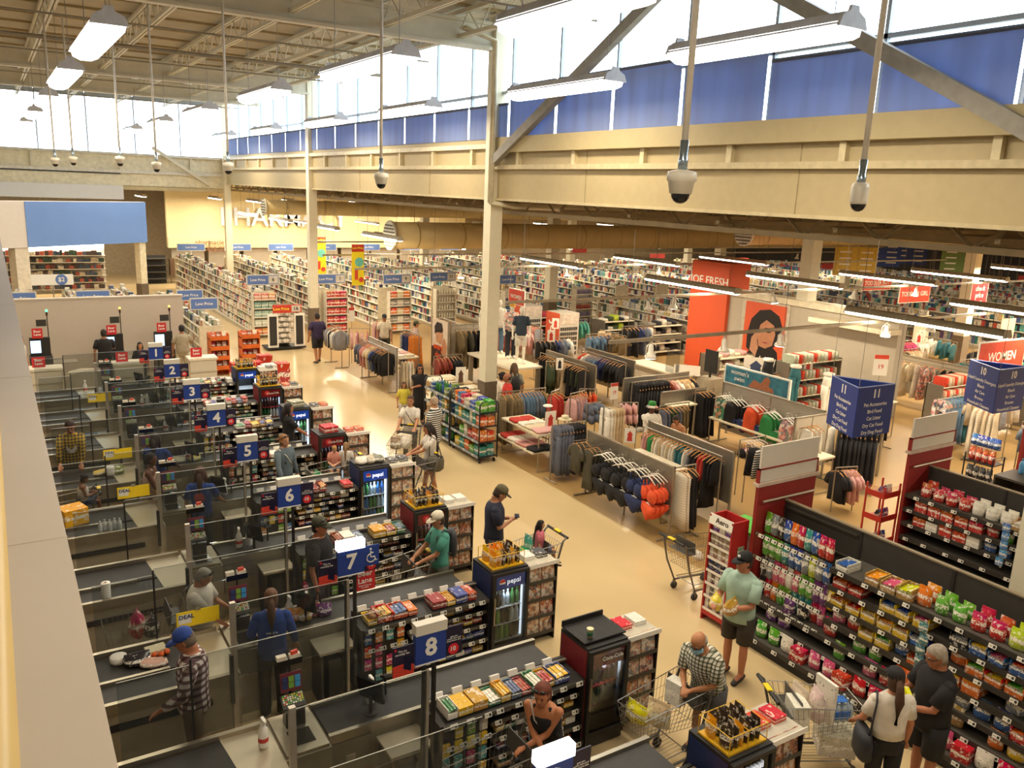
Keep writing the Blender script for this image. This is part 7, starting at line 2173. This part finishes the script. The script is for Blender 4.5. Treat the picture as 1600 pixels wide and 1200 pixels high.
groc(BAG, 'produce_bag', (3.05, LANEY[4]+.8, .862), (.24, .16, .12), '#c8b83a', 'yellow produce bag on the lane four loading belt', 'bag')
# cake on the lane seven rack
t = thing('boxed_cake', 'round cake under a clear dome on the lane seven candy rack', 'cake', (3.72, LANEY[7]+.24, .95))
part(t, 'cake', MB().lathe([(.09, 0), (.095, .01), (.095, .07), (.06, .08)], 16), P('#b8804a', .6, var=.2, scale=20), True)
part(t, 'dome', MB().lathe([(.11, 0), (.11, .08), (.06, .11), (.02, .115)], 16), GLASS((.95, .95, .95), .06, .05, 'dome_plastic'), True)
# yellow wire baskets of dark snack bags on top of the coolers
def wire_top(n):
    y = LANEY[n]
    t = thing('wire_snack_basket', 'yellow wire basket of dark snack bags on the lane %s cooler' % NUM[n], 'basket', (5.60, y+.30, 1.30))
    part(t, 'tray', MB().box(-.24, .26, -.2, .2, 0, .02), P('#d8a818', .5))
    b = MB()
    for x in (-.24, .0, .26):
        b.tube([(x, -.2, 0), (x, -.2, .2), (x, .2, .2), (x, .2, 0)], .006, 4)
    b.tube([(-.24, -.2, .2), (.26, -.2, .2)], .006, 4).tube([(-.24, .2, .2), (.26, .2, .2)], .006, 4)
    part(t, 'wire_frame', b, P('#e0b42a', .4), kind='stuff')
    for i in range(6):
        for j in range(2):
            put('snack_pouch', BAG, (5.42+i*.075, y+.2+j*.2, 1.32), (.15, .07, .22), pi/2+RN.uniform(-.2, .2), 'dark snack pouch in the basket on the lane %s cooler' % NUM[n], 'pouch', 'dark pouches on the lane %s cooler' % NUM[n], RN.choice(['#2a2320', '#35261c', '#3a2a20', '#e0a030']))
for n in (9, 7, 6, 2, 1):
    wire_top(n)
def top_box(n, col, nm, x=.3):
    put('carton', CARTON, (5.32+x, LANEY[n]+.3, 1.30), (.3, .3, .12), .1, '%s carton on the lane %s cooler' % (nm, NUM[n]), 'carton', None, col)
top_box(3, '#8a8a70', 'olive'); top_box(4, '#b5342c', 'red')
for i in range(3):
    put('cloth_bundle', BAG, (5.45+i*.16, LANEY[5]+.3, 1.30), (.26, .25, .14), i, '%s striped bag heaped on the lane five cooler' % ['white', 'cream', 'grey'][i], 'bag', None, ['#e0d8cc', '#c8bca4', '#8a8a80'][i])
# tray rack on the lane eight cooler with a paper cup
t = thing('wire_tray', 'black wire tray lying on the lane eight cooler', 'tray', (5.32, LANEY[8]+.02, 1.30))
part(t, 'tray_base', MB().box(.0, .6, .1, .56, .02, .04), P('#242220', .5))
b = MB()
for i in range(14):
    b.tube([(.02+i*.042, .1, .05), (.02+i*.042, .56, .05)], .003, 4)
part(t, 'wire_mesh', b, BLACK, kind='stuff')
part(t, 'tray_lip', MB().box(.0, .6, .54, .56, .04, .10), BLACK)
t = thing('paper_cup', 'pale paper cup on the wire tray of lane eight', 'cup', (5.45, LANEY[8]+.2, 1.345))
part(t, 'cup', MB().lathe([(.03, 0), (.04, .11), (.043, .112), (.037, .11)], 12), P('#d8d4a8', .5), True)
part(t, 'cup_band', MB().lathe([(.0345, .03), (.0385, .08)], 12), P('#2f6a4a', .5), True)
# ================================================================ stock cart beside the long table
SCB = P('#23262c', .45, metal=.3)
for k, (y0, lab) in enumerate(((16.1, 'black tubular stock cart with green and yellow boxes'), (17.6, 'black tubular stock cart with bottles by the long table'))):
    t = thing('stock_cart', lab, 'cart', (9.30, y0, 0))
    for y in (0, 1.42):
        part(t, 'end_frame', MB().tube([(0, y, .12), (0, y, 1.42), (.05, y, 1.5), (.45, y, 1.5), (.5, y, 1.42), (.5, y, .12)], .018, 6), SCB, True)
    for z in (.16, .52, .90, 1.24):
        part(t, 'shelf', MB().box(0, .5, 0, 1.42, z-.02, z), SCB)
        part(t, 'shelf_edge', MB().box(-.012, 0, 0, 1.42, z-.03, z+.03), P('#8f98a0', .4))
        tags(t, [.25, .7, 1.15], -.018, z, 'y')
    for x, y in ((.05, .05), (.45, .05), (.05, 1.37), (.45, 1.37)):
        part(t, 'castor', MB().tube([(x-.015, y, .05), (x+.015, y, .05)], .05, 10), BLACK)
    SC = 'on the stock cart with green boxes' if k == 0 else 'on the stock cart by the long table'
    C4 = ['#d8b84a', '#2f8a7a', '#3a5f9c', '#d9702c', '#c8c0a8', '#5aa03a', '#b8342c', '#3f8a86'] if k == 0 else ['#3a7a3a', '#7a8a4a', '#b8342c', '#c8a050', '#3a5f9c', '#d8d4c8']
    nm = {'#d8b84a': 'yellow', '#2f8a7a': 'green', '#3a5f9c': 'blue', '#d9702c': 'orange', '#c8c0a8': 'cream', '#5aa03a': 'lime', '#b8342c': 'red', '#3f8a86': 'teal', '#3a7a3a': 'dark green', '#7a8a4a': 'olive', '#c8a050': 'tan', '#d8d4c8': 'white'}
    for li, z in enumerate((.16, .52, .90, 1.24)):
        y = .06
        while y < 1.30:
            w = RN.uniform(.12, .3) if k == 0 else RN.uniform(.09, .16)
            if y+w > 1.38:
                break
            c = C4[int(RN.random()*len(C4))]
            me, n_ = (CARTON, 'stock_box') if (k == 0 or RN.random() < .4) else (SODA, 'stock_bottle')
            for xx in (.16, .36):
                if me is CARTON:
                    put(n_, me, (9.30+xx, y0+y+w/2, z), (.18, w*.95, RN.uniform(.16, .28)), 0, '%s box %s' % (nm[c], SC), 'box', 'boxes '+SC, c)
                else:
                    put(n_, me, (9.30+xx, y0+y+w/2, z), (1.4, 1.4, 1.0), 0, '%s bottle %s' % (nm[c], SC), 'bottle', 'bottles '+SC, c)
            y += w+.02
# ================================================================ pharmacy shelving and the far store
GOODS = ISLAND(['#e8e0cc', '#ece6d6', '#e2d9c2', '#d8cdb4', '#e6dfd0', '#d8d0bc', '#c8b89c', '#e0dccf', '#5a6a8c', '#8aa07a', '#b84a3c', '#2f3a58', '#d8c48a', '#9c8a74', '#e6e2d8', '#48604c', '#c8906c', '#7a4a3c', '#b0b8bc', '#efe8d8'], key='assorted_packages')
GOODS2 = ISLAND(['#e4dccb', '#d9cfba', '#ece6d8', '#3f8f86', '#2f6a72', '#b8443c', '#e0d8c8', '#4a6aa0', '#d8d0c0', '#c0503c', '#6ab0a8', '#d8c08a', '#2a3048', '#e8e4dc', '#90a8b0', '#7a5a8a', '#cfc6b4'], key='assorted_packages_bright')
DARKG = ISLAND(['#2a2c34', '#4a3c38', '#3a4a5a', '#6a3a38', '#8a8478', '#b8a88c', '#2f4a3a', '#55586a', '#a05040', '#c8c0b0'], key='assorted_dark_goods')
SHW = P('#d5cdb8', .5, var=.03)
def far_gondola(x, y0, y1, lab, h=1.85, goods=GOODS, from_y=None, half=.42, levels=6, glab=None):
    t = thing('store_gondola', lab, 'shelving', (x, y0, 0))
    L_ = y1-y0
    part(t, 'spine', MB().box(-.03, .03, 0, L_, .1, h), SHW)
    part(t, 'base', MB().box(-half, half, 0, L_, 0, .14), P('#b8ae98', .5))
    for e in (0, L_):
        part(t, 'end_panel', MB().box(-half, half, e-.02, e+.02, 0, h), P('#cfc5ac', .5))
    zs = [.16+i*(h-.25)/(levels-1) for i in range(levels)]
    for z in zs:
        for s_ in (-1, 1):
            d = half if z < .2 else half-.06
            part(t, 'shelf', MB().box(min(0, s_*d), max(0, s_*d), 0, L_, z-.025, z), SHW)
            part(t, 'price_strip', MB().box(s_*d-.008, s_*d+.008, 0, L_, z-.04, z+.005), P('#e6dfcc', .4))
    b = MB()
    dz = zs[1]-zs[0]
    for s_ in (-1, 1):
        for i, z in enumerate(zs):
            y = .05 if (from_y is None or s_ > 0) else from_y-y0
            while y < L_-.1:
                w = RN.uniform(.08, .2)
                n = RN.randint(2, 5)
                hh = RN.uniform(.45, .92)*dz if i < levels-1 else RN.uniform(.12, .3)
                for _ in range(n):
                    if y > L_-.1:
                        break
                    d = half-.09
                    xa, xb = s_*(d-RN.uniform(.1, .2)), s_*(d-RN.uniform(0, .05))
                    b.box(min(xa, xb), max(xa, xb), y, y+w*.93, z+.002, z+hh)
                    y += w
                if RN.random() < .06:
                    y += .15
    o = ob('shelf_goods', b.mesh('shelf_goods', goods), None, (x, y0, 0), 0, glab or ('rows of small packages on the '+lab), 'goods', None, 'stuff')
    return t
xs = [9.35, 12.15, 14.85, 17.5, 20.2, 24.2, 26.9, 29.6]
nm = ['first white pharmacy gondola beside the main aisle', 'second pharmacy gondola behind the red end shelf', 'third pharmacy gondola behind the yellow banner', 'fourth pharmacy gondola with an end shelf of bottles', 'fifth pharmacy gondola behind the mannequins', 'sixth pharmacy gondola by the dark based column', 'seventh pharmacy gondola beyond the columns', 'eighth pharmacy gondola towards the back']
for i, x in enumerate(xs):
    far_gondola(x, 34.4 if i < 4 else 32.6, 51.5, nm[i], 1.9, GOODS if i < 2 else (GOODS2 if i % 2 else GOODS), 40.6 if i == 0 else None)
# individually built packages on the nearest stretch
for li in range(6):
    z = .16+li*(1.65)/5
    y = 34.5
    k = 0
    while y < 40.5:
        w = RN.choice((.09, .12, .15))
        c = RN.choice(['#e8e0cc', '#d8d0bc', '#5a6a8c', '#8aa07a', '#b84a3c', '#e0dccf', '#d8c48a', '#2f3a58', '#e6e2d8', '#c8906c'])
        cn = {'#e8e0cc': 'cream', '#d8d0bc': 'beige', '#5a6a8c': 'blue', '#8aa07a': 'green', '#b84a3c': 'red', '#e0dccf': 'pale', '#d8c48a': 'yellow', '#2f3a58': 'navy', '#e6e2d8': 'white', '#c8906c': 'orange'}[c]
        me = SODA if (li == 5 and RN.random() < .6) else CARTON
        if me is CARTON:
            put('medicine_box', CARTON, (9.35-.30, y+w/2, z+.002), (.12, w*.94, RN.uniform(.15, .27)), 0, '%s package on the first white pharmacy gondola' % cn, 'package', 'packages on the first pharmacy gondola', c)
        else:
            put('lotion_bottle', SODA, (9.35-.28, y+w/2, z+.002), (1.3, 1.3, .95), 0, '%s bottle on top of the first white pharmacy gondola' % cn, 'bottle', 'bottles on the first pharmacy gondola', c)
        y += w+.01
# end shelves facing the cross aisle
def endcap(x, y, lab, cols, kind, wid=.9, back='#d5cdb8', h=1.85, shelf=None):
    t = thing('end_shelf', lab, 'shelving', (x, y, 0))
    part(t, 'back_panel', MB().box(-wid/2, wid/2, .30, .33, 0, h), P(back, .5))
    for s_ in (-1, 1):
        part(t, 'side_panel', MB().box(s_*wid/2-.015, s_*wid/2+.015, 0, .33, 0, h), P(back, .5))
    for k in range(5):
        z = .16+k*.36
        part(t, 'shelf', MB().box(-wid/2, wid/2, 0, .3, z-.02, z), shelf or SHW)
        part(t, 'price_strip', MB().box(-wid/2, wid/2, -.012, 0, z-.03, z+.01), P('#e6dfcc', .4))
        n = 7 if kind != 'box' else 3
        for i in range(n):
            c = cols[k % len(cols)] if not isinstance(cols[0], tuple) else cols[k % len(cols)][i % 2]
            w = (wid-.08)/n
            put('shelf_package', CARTON if kind != 'bottle' else SODA, (x-wid/2+.04+w*(i+.5), y+.13, z), ((w*.92, .18, .24) if kind != 'bottle' else (1.3, 1.3, 1.0)), 0, 'package, tier %s, %s' % (NUM[k+1], lab), 'package', 'stock of the '+lab, c)
endcap(9.30, 33.95, 'white end shelf of bottles beside the wire stand', ['#d8885a', '#c8d0c0', '#9ab8a8', '#7aa090', '#d89a80'], 'box', .95)
endcap(12.35, 33.9, 'red boxed end shelf behind the man in purple', ['#b8342c'], 'box', .95)
endcap(15.0, 33.2, 'end shelf of orange and cream packs near the yellow banner', [('#d9702c', '#d8c8a0'), ('#8a8478', '#c8c0b0')], 'box', 1.0)
endcap(17.5, 33.7, 'end shelf of pale bottles before the fourth gondola', ['#d8d0bc'], 'bottle', 1.0)
endcap(20.2, 32.1, 'end shelf of blue packs behind the mannequins', ['#3a4a7a', '#d8d0bc', '#4a6aa0'], 'box', 1.0)
endcap(24.2, 32.1, 'end shelf of purple bottles near the dark based column', ['#5a4a8a', '#8a7aa0', '#b84a3c'], 'bottle', 1.0)
# price boards
LPB = P('#5a78b4', .5, var=.03)
def lowprice(x, y, z, w, price, lab, rz=0):
    t = thing('price_board', lab, 'sign', (x, y, z), rz)
    part(t, 'frame', MB().box(-w/2-.04, w/2+.04, -.01, .02, -.04, .40), P('#c8c4b8', .5))
    part(t, 'blue_board', MB().box(-w/2, w/2, -.018, -.01, 0, .36), LPB)
    letter(t, 'Low Price', .15, (-.0 if not price else -w*.17, -.022, .18), '-Y', WHITEP, .003, .01)
    if price:
        part(t, 'price_card', MB().box(w*.18, w/2-.02, -.024, -.018, .03, .33), P('#c9c4b8', .5))
        letter(t, price, .2, (w*.33, -.028, .18), '-Y', INK, .003, .02)
    part(t, 'stem', MB().box(-.02, .02, 0, .02, -.45, -.04), P('#c8c4b8', .5))
for x, y, pr, lb in ((9.3, 34.2, '6', 'six'), (12.1, 34.0, '1', 'one'), (14.9, 33.4, '9', 'nine'), (17.4, 33.9, '11', 'eleven'), (20.1, 32.3, '5', 'five')):
    lowprice(x, y, 2.2, 1.25, pr, 'blue Low Price board with price %s over a pharmacy end shelf' % lb)
for i, (x, wd) in enumerate(((9.9, 'first'), (12.6, 'second'), (15.2, 'third'), (18.0, 'fourth'), (21.0, 'fifth'), (24.0, 'sixth'), (27, 'seventh'))):
    lowprice(x, 51.6, 2.2, 1.5, None, 'blue Low Price board at the far end of the %s pharmacy gondola' % wd)
# wire promo stand in the cross aisle
t = thing('promo_stand', 'black and white promo stand with a red Low Price header', 'display stand', (8.62, 31.2, 0))
part(t, 'base', MB().box(-.05, 1.45, -.05, .75, .06, .12), BLACK)
pieces(t, 'foot', MB().box(.5, .54, .3, .34, 0, .06).box(1.2, 1.24, .3, .34, 0, .06).box(.1, .14, .3, .34, 0, .06), WHITEP)
for x in (0, 1.02):
    part(t, 'side_frame', MB().box(x, x+.4, .0, .04, .12, 1.4), WHITEP)
    part(t, 'side_mesh', MB().box(x+.06, x+.34, -.012, .0, .2, 1.32), P('#2c2a28', .6))
part(t, 'back_panel', MB().box(.4, 1.02, .66, .7, .12, 1.7), P('#8f8878', .6))
for k in range(6):
    z = .3+k*.21
    part(t, 'shelf', MB().box(.40, 1.02, .02, .68, z-.015, z), P('#c8c2b4', .4))
    for i in range(6):
        put('promo_pack', CARTON, (8.62+.45+i*.1, 31.3, z), (.09, .14, .13), 0, 'small pack on the black and white promo stand', 'package', 'packs on the promo stand', ['#c8c0b4', '#8a8078', '#d8d0c8'][(i+k) % 3])
part(t, 'header', MB().box(.2, 1.3, -.01, .03, 1.45, 1.75), P('#c23a2c', .5))
letter(t, 'Low Price', .15, (.52, -.016, 1.6), '-Y', P('#f0d83a', .5, var=0), .003, .02)
part(t, 'price_card', MB().box(.92, 1.26, -.018, -.01, 1.48, 1.72), P('#c9c4b8', .5))
letter(t, '16', .2, (1.08, -.024, 1.6), '-Y', INK, .003, .02)
# yellow hanging banners
def banner(x, y, z0, z1, w, lab):
    t = thing('hanging_banner', lab, 'banner', (x, y, 0))
    part(t, 'sheet', MB().box(-w/2, w/2, -.006, .006, z0, z1), P('#f2dc1e', .6, var=.02))
    part(t, 'red_head', MB().box(-w/2, w/2, -.01, -.006, z1-.26, z1), P('#c23a22', .5))
    letter(t, 'Low Price', w*.22, (0, -.014, z1-.13), '-Y', P('#f6e23a', .5, var=0), .003, .02)
    part(t, 'fan_picture', MB().tube([(.05, -.008, (z0+z1)/2+.1), (.05, -.012, (z0+z1)/2+.1)], w*.36, 20), P('#6fc4b4', .6, var=.2, scale=20))
    part(t, 'bottle_picture', MB().box(-.12, .0, -.018, -.012, z0+.2, z0+.55), P('#d84a2c', .5))
    part(t, 'price_badge', MB().tube([(.12, -.012, z0+.2), (.12, -.018, z0+.2)], w*.2, 16), P('#d84a2c', .5))
    part(t, 'hanging_wire', MB().tube([(0, 0, z1), (0, 0, 5.75)], .005, 4), P('#8a8378', .5))
banner(10.98, 28.0, 2.82, 4.27, .46, 'yellow Low Price banner with a fan picture hung near the far aisle')
banner(12.15, 35.4, 2.45, 4.05, .5, 'yellow Low Price banner half hidden by the column')
# raised letters on the pharmacy wall
t = thing('pharmacy_letters', 'white raised pharmacy letters on the cream fascia', 'sign', (16.5, 54.9, 4.0))
letter(t, 'PHARMACY', 1.6, (0, -.1, 0), '-Y', P('#cfd4de', .4), .15, .01)
t = thing('phone_sign', 'dark phone number letters above the first gondola end', 'sign', (11.6, 54.6, 2.35))
letter(t, 'pharmacie', .42, (0, -.02, .1), '-Y', P('#8a5a3c', .5), .03, .01)
letter(t, '1-429-52', .42, (.2, -.02, -.35), '-Y', P('#8a5a3c', .5), .03, .01)
part(t, 'mount_rail', MB().box(-1.5, 1.5, 0, .02, -.15, -.12).box(-.02, .02, 0, .4, -.15, .2), GREYM)
# cosmetics area behind the partition
for i, (x, y0, y1) in enumerate(((.9, 31.5, 38.5), (2.7, 31.5, 39.0), (4.4, 31.0, 39.5))):
    far_gondola(x, y0, y1, ['cosmetics gondola with the two dollar board', 'middle cosmetics gondola behind the partition', 'outer cosmetics gondola behind the partition'][i], 1.55, GOODS, levels=5)
far_gondola(6.35, 30.2, 40.0, 'low white beauty gondola beside the main aisle', 1.25, GOODS, levels=4)
t = thing('cosmetics_wall', 'long lit cosmetics wall shelf at the back', 'shelving', (0, 50.6, 0))
part(t, 'back_panel', MB().box(-6, 5.2, .3, .4, 0, 2.4), P('#d8cfc0', .5))
for k in range(6):
    part(t, 'shelf', MB().box(-6, 5.2, -.1, .3, .2+k*.36, .23+k*.36), SHW)
b = MB()
for k in range(6):
    x = -5.8
    while x < 5.0:
        w = RN.uniform(.1, .3)
        b.box(x, x+w*.95, -.08, .1, .235+k*.36, .23+k*.36+RN.uniform(.15, .3))
        x += w
ob('shelf_goods', b.mesh('shelf_goods', DARKG), None, (0, 50.6, 0), 0, 'rows of dark make-up boxes on the lit cosmetics wall', 'goods', None, 'stuff')
for (x, y, w, lab) in ((2.75, 31.2, 1.0, 'blue Low Price board behind the white partition'), (.6, 31.2, .9, 'blue Low Price board beside the parapet')):
    lowprice(x, y, 2.3-.2, w, None, lab)
t = thing('dollar_board', 'white board with a round blue two dollar badge', 'sign', (1.8, 35.5, 2.2))
part(t, 'board', MB().box(-.7, .7, -.01, .01, 0, .4), WHITEP)
part(t, 'badge', MB().tube([(.3, -.01, .2), (.3, -.02, .2)], .2, 18), LPB)
letter(t, '$2', .22, (.3, -.024, .2), '-Y', WHITEP, .003, .02)
part(t, 'stem', MB().box(-.02, .02, 0, .02, -.7, 0), GREYM)
for k, y in enumerate((31.0, 33.5)):
    lowprice(6.3, y, 1.75, .9, None, 'blue Low Price board on the low beauty gondola, %s' % ['nearer end', 'farther end'][k])
t = thing('dark_shelf_rack', 'black wheeled rack standing at the far end of the main aisle', 'rack', (7.6, 54, 0))
part(t, 'rack_body', MB().box(0, 1.3, .3, .5, 0, 1.7), P('#2a2826', .6))
for k in range(4):
    part(t, 'shelf', MB().box(0, 1.3, -.2, .3, .3+k*.4, .34+k*.4), P('#45423e', .6))
t = thing('return_chair', 'brown wooden display beside the black wheeled rack', 'rack', (9.1, 54, 0))
part(t, 'body', MB().box(0, .9, .0, .5, .5, 1.5), P('#5a4430', .6))
pieces(t, 'leg', MB().box(0, .05, 0, .05, 0, .5).box(.85, .9, 0, .05, 0, .5), P('#5a4430', .6))
# orange bottle racks and red crates near self checkout
for k, (x, y) in enumerate(((5.75, 27.6), (6.75, 27.6))):
    t = thing('orange_rack', 'orange tiered display rack by the self checkouts, %s' % ['next to the partition', 'next to the main aisle'][k], 'rack', (x, y, 0))
    part(t, 'back_panel', MB().box(0, .6, .45, .5, 0, 1.4), P('#d86a24', .5))
    for s_ in (0, .58):
        part(t, 'side_panel', MB().box(s_, s_+.02, 0, .5, 0, 1.4), P('#d86a24', .5))
    for q in range(4):
        part(t, 'tier', MB().box(0, .6, 0, .45, .2+q*.33, .24+q*.33).box(0, .6, -.01, 0, .2+q*.33, .34+q*.33), P('#d86a24', .5))
        for i in range(3):
            put('rack_pouch', BAG, (x+.12+i*.18, y+.2, .24+q*.33), (.16, .14, .22), 0, 'red pouch in the orange rack %s' % ['next to the partition', 'next to the main aisle'][k], 'pouch', 'pouches in the orange racks', ['#b8342c', '#8a4a3c', '#d8c8b0'][i])
for k in range(4):
    put('drinks_crate', CARTON, (6.2+.42*k, 26.0-.45*(k % 2), 0), (.4, .4, .75+.1*(k % 3)), .05, 'stacked red drinks cartons near lane one', 'carton', 'red drinks cartons near lane one', '#b8383a')
put('drinks_crate', CARTON, (6.95, 25.2, 0), (.4, .4, .8), .05, 'white topped carton near lane one', 'carton', None, '#d8d4cc')
# self checkouts
for k, (x, on) in enumerate(((.95, 1), (2.95, 1), (4.4, 1))):
    w = ['beside the parapet', 'used by the man in black', 'used by the man in beige'][k]
    t = thing('self_checkout', 'black self checkout with a screen %s' % w, 'self checkout', (x, 27.7, 0))
    part(t, 'cabinet', MB().box(-.3, .3, .1, .6, 0, .95), P('#3a3733', .5))
    part(t, 'head', MB().box(-.27, .27, .3, .45, .95, 1.5), BLACK)
    part(t, 'screen', MB().box(-.25, .02, .285, .3, 1.05, 1.42), EM((.55, .75, 1.0), 1.1))
    part(t, 'bag_shelf', MB().box(.3, .95, .1, .6, .7, .75), P('#a39a8a', .5))
    part(t, 'signal_pole', MB().tube([(.25, .5, .95), (.25, .5, 2.25)], .015, 6), BLACK)
    part(t, 'signal_lamp', MB().lathe([(.03, 2.25), (.03, 2.31)], 8, (.25, .5, 0)), EM((.1, .9, .4) if k == 0 else (1, .5, .1), 2.5))
    part(t, 'signal_body', MB().lathe([(.03, 2.13), (.03, 2.25)], 8, (.25, .5, 0)), P('#3a1512', .5))
    part(t, 'pole_plate', MB().box(-.05, .22, .48, .5, 1.82, 2.02), P('#35332c', .5))
    b = thing('beer_lane_sign', 'small red Beer Lane sign on the self checkout %s' % w, 'sign', (x-.05, 27.95, 0))
    part(b, 'board', MB().box(-.14, .14, 0, .012, 1.50, 1.80), RED)
    letter(b, 'Beer\nLane', .1, (0, -.004, 1.66), '-Y', WHITEP, .002, .025)
for k, (x, lab) in enumerate(((.95, 'white bagging cabinet beside the parapet'), (3.05, 'white bagging cabinet in the middle of the self checkouts'), (5.1, 'white bagging cabinet behind the lane two sign'))):
    t = thing('bagging_cabinet', lab, 'cabinet', (x, 25.55, 0))
    part(t, 'body', MB().box(-.38, .38, 0, .5, .08, 1.0), P('#c9bfac', .5, var=.03))
    part(t, 'top_board', MB().box(-.42, .42, -.03, .53, 1.0, 1.06), P('#d8cfbc', .5))
    part(t, 'shelf_line', MB().box(-.4, .4, -.02, 0, .62, .65), P('#a89d88', .5))
    part(t, 'plinth', MB().box(-.36, .36, .02, .48, 0, .08), BLACK)
    b = thing('beer_lane_sign', 'red Beer Lane sign on the '+lab, 'sign', (x-.15, 25.8, 0))
    part(b, 'board', MB().box(-.16, .16, 0, .012, 1.06, 1.34), RED)
    letter(b, 'Beer\nLane', .1, (0, -.004, 1.21), '-Y', WHITEP, .002, .025)
t = thing('curved_divider', 'curved pale divider between the bagging cabinets', 'divider', (1.9, 25.0, 0))
part(t, 'shell', MB().slab([(-.5, 0), (.55, 0), (.55, .85), (.4, .98), (-.1, 1.02), (-.4, .95), (-.5, .8)], 0, .5), P('#b3a893', .5))
part(t, 'rail', MB().tube([(-.5, 0, 1.0), (.55, 0, 1.08)], .015, 6), STEEL)
# ================================================================ shelving far across the sales floor
far = [(33, 24, 50), (36, 22, 50), (39.5, 20, 50), (43, 18, 50), (47, 16, 50), (51, 14, 50), (55, 12, 48), (58.5, 10, 44)]
far += [(30.5, 20, 31.5), (27.2, 20.5, 30.5), (24.6, 24.5, 30.8)]
fn = ['with teal packs', 'with grey boxes', 'with dark stock', 'with blue boxes', 'under the strip lights', 'near the green boards', 'by the far wall', 'against the dark wall', 'behind the orange pillar', 'left of the orange pillar', 'beside the towel racks']
for i, (x, y0, y1) in enumerate(far):
    far_gondola(x, y0, y1, 'distant gondola '+fn[i], 1.5, [GOODS2, GOODS, GOODS2][i % 3], levels=4, half=.6)
for i, (x, y, c, lab) in enumerate(((43.8, 29.8, '#2f4a9c', 'distant blue three sided aisle sign over the dark stock'), (47.5, 30.5, '#2f4a9c', 'distant blue aisle board with a red round logo'), (44.7, 25.7, '#5f7a34', 'distant pair of green lettered boards'), (48, 22, '#c8b83a', 'distant yellow lettered board'), (36.4, 26.2, '#c8a83a', 'distant yellow board over the white stacks'))):
    t = thing('department_board', lab, 'sign', (x, y, 2.9), -.5)
    part(t, 'board', MB().box(-1.1, 0, -.02, .02, 0, 1.4), P(c, .5))
    part(t, 'board', MB().box(.0, 1.1, .0, .04, 0, 1.4), P(c, .55))
    for k in range(4):
        part(t, 'text_line', MB().box(-.85, -.25, -.026, -.02, .2+k*.3, .27+k*.3).box(.25, .85, -.006, 0, .2+k*.3, .27+k*.3), WHITEP)
    part(t, 'hanging_wire', MB().tube([(0, 0, 1.4), (0, 0, 2.9)], .008, 4), P('#8a8378', .5))
# stacks of small red boards and displays in the far rows
for i in range(7):
    t = thing('sale_board', 'small distant red sale board above the far gondolas, number %s' % NUM[i+1], 'sign', (34+i*3.3, 46-i*4.2, 2.4), -.5)
    part(t, 'board', MB().box(-.5, .5, -.01, .01, 0, .35), P('#b8342c', .5))
    part(t, 'stem', MB().box(-.02, .02, .0, .02, -.4, 0), GREYM)
# shelving islands of folded clothes, shoes and hosiery near the pillar
def island(x, y, lab, cols, w=1.6, d=.9, h=1.3, n=5):
    t = thing('shelf_island', lab, 'shelving', (x, y, 0))
    part(t, 'side_panel', MB().box(0, .03, 0, d, 0, h), SHEET)
    part(t, 'side_panel', MB().box(w-.03, w, 0, d, 0, h), SHEET)
    part(t, 'back_panel', MB().box(0, w, d-.03, d, 0, h), SHEET)
    for k in range(4):
        z = .2+k*(h-.25)/3
        part(t, 'shelf', MB().box(.03, w-.03, 0, d-.03, z-.03, z), TABLEW)
        for i in range(n):
            put('folded_garment' if n < 8 else 'hosiery_pack', FOLD, (x+.2+i*(w-.35)/(n-.5), y+d*.4, z), (1.25/n, .4, .1+.06*((i+k) % 3) if n < 8 else .26), 0, ('folded garment on the ' if n < 8 else 'slim pack on the ')+lab, 'garment' if n < 8 else 'packet', ('folded garments on the ' if n < 8 else 'packs on the ')+lab, cols[(i+k) % len(cols)])
island(18.6, 28.2, 'cap and bag shelf behind the sock towers', ['#b8443c', '#c84a5a', '#8a8478', '#2a2a30'])
island(21.0, 26.4, 'white shelf of dark shirts left of the orange pillar', ['#3b4a30', '#b4c43c', '#2a2a30', '#e8e2d4'])
island(22.2, 24.8, 'wire shelf of shoes against the orange pillar', ['#8a8478', '#2a2a30', '#d8d0c0'])
island(19.4, 15.7, 'hosiery wall with red topped packs', ['#d8d0c0', '#d9452c', '#c8b8a0', '#c0c8b0'], 2.4, .5, 1.75, 13)
island(19.8, 18.8, 'pale folded tee shelf beside the grey wall', ['#e8dcc0', '#d9a8a4', '#e8e2d4'])
island(22.6, 12.9, 'hosiery shelf below the strip light', ['#d9452c', '#e0d4b8', '#d8b090'], 1.6, .5, 1.4, 9)
island(25.8, 11.6, 'low shelf of yellow and coral tops', ['#d8c06a', '#e2562c', '#e8e2d4'], 1.8)
island(28.0, 13.8, 'toddler shelf of mint and navy tops', ['#5fb0a0', '#23305c', '#b4c43c'], 1.8)
island(30.4, 11.4, 'toddler shelf of pink tops', ['#d9a8a4', '#c84a7a', '#e8e2d4'], 2.0)
island(33.0, 10.0, 'baby shelf of pale bundles', ['#e8dcc8', '#d8b8a8', '#b8c8d0'], 2.0)
island(26.2, 6.0, 'coral and white shelf behind aisle sign ten', ['#e2562c', '#e8e2d4', '#2a2a30'], 2.0)
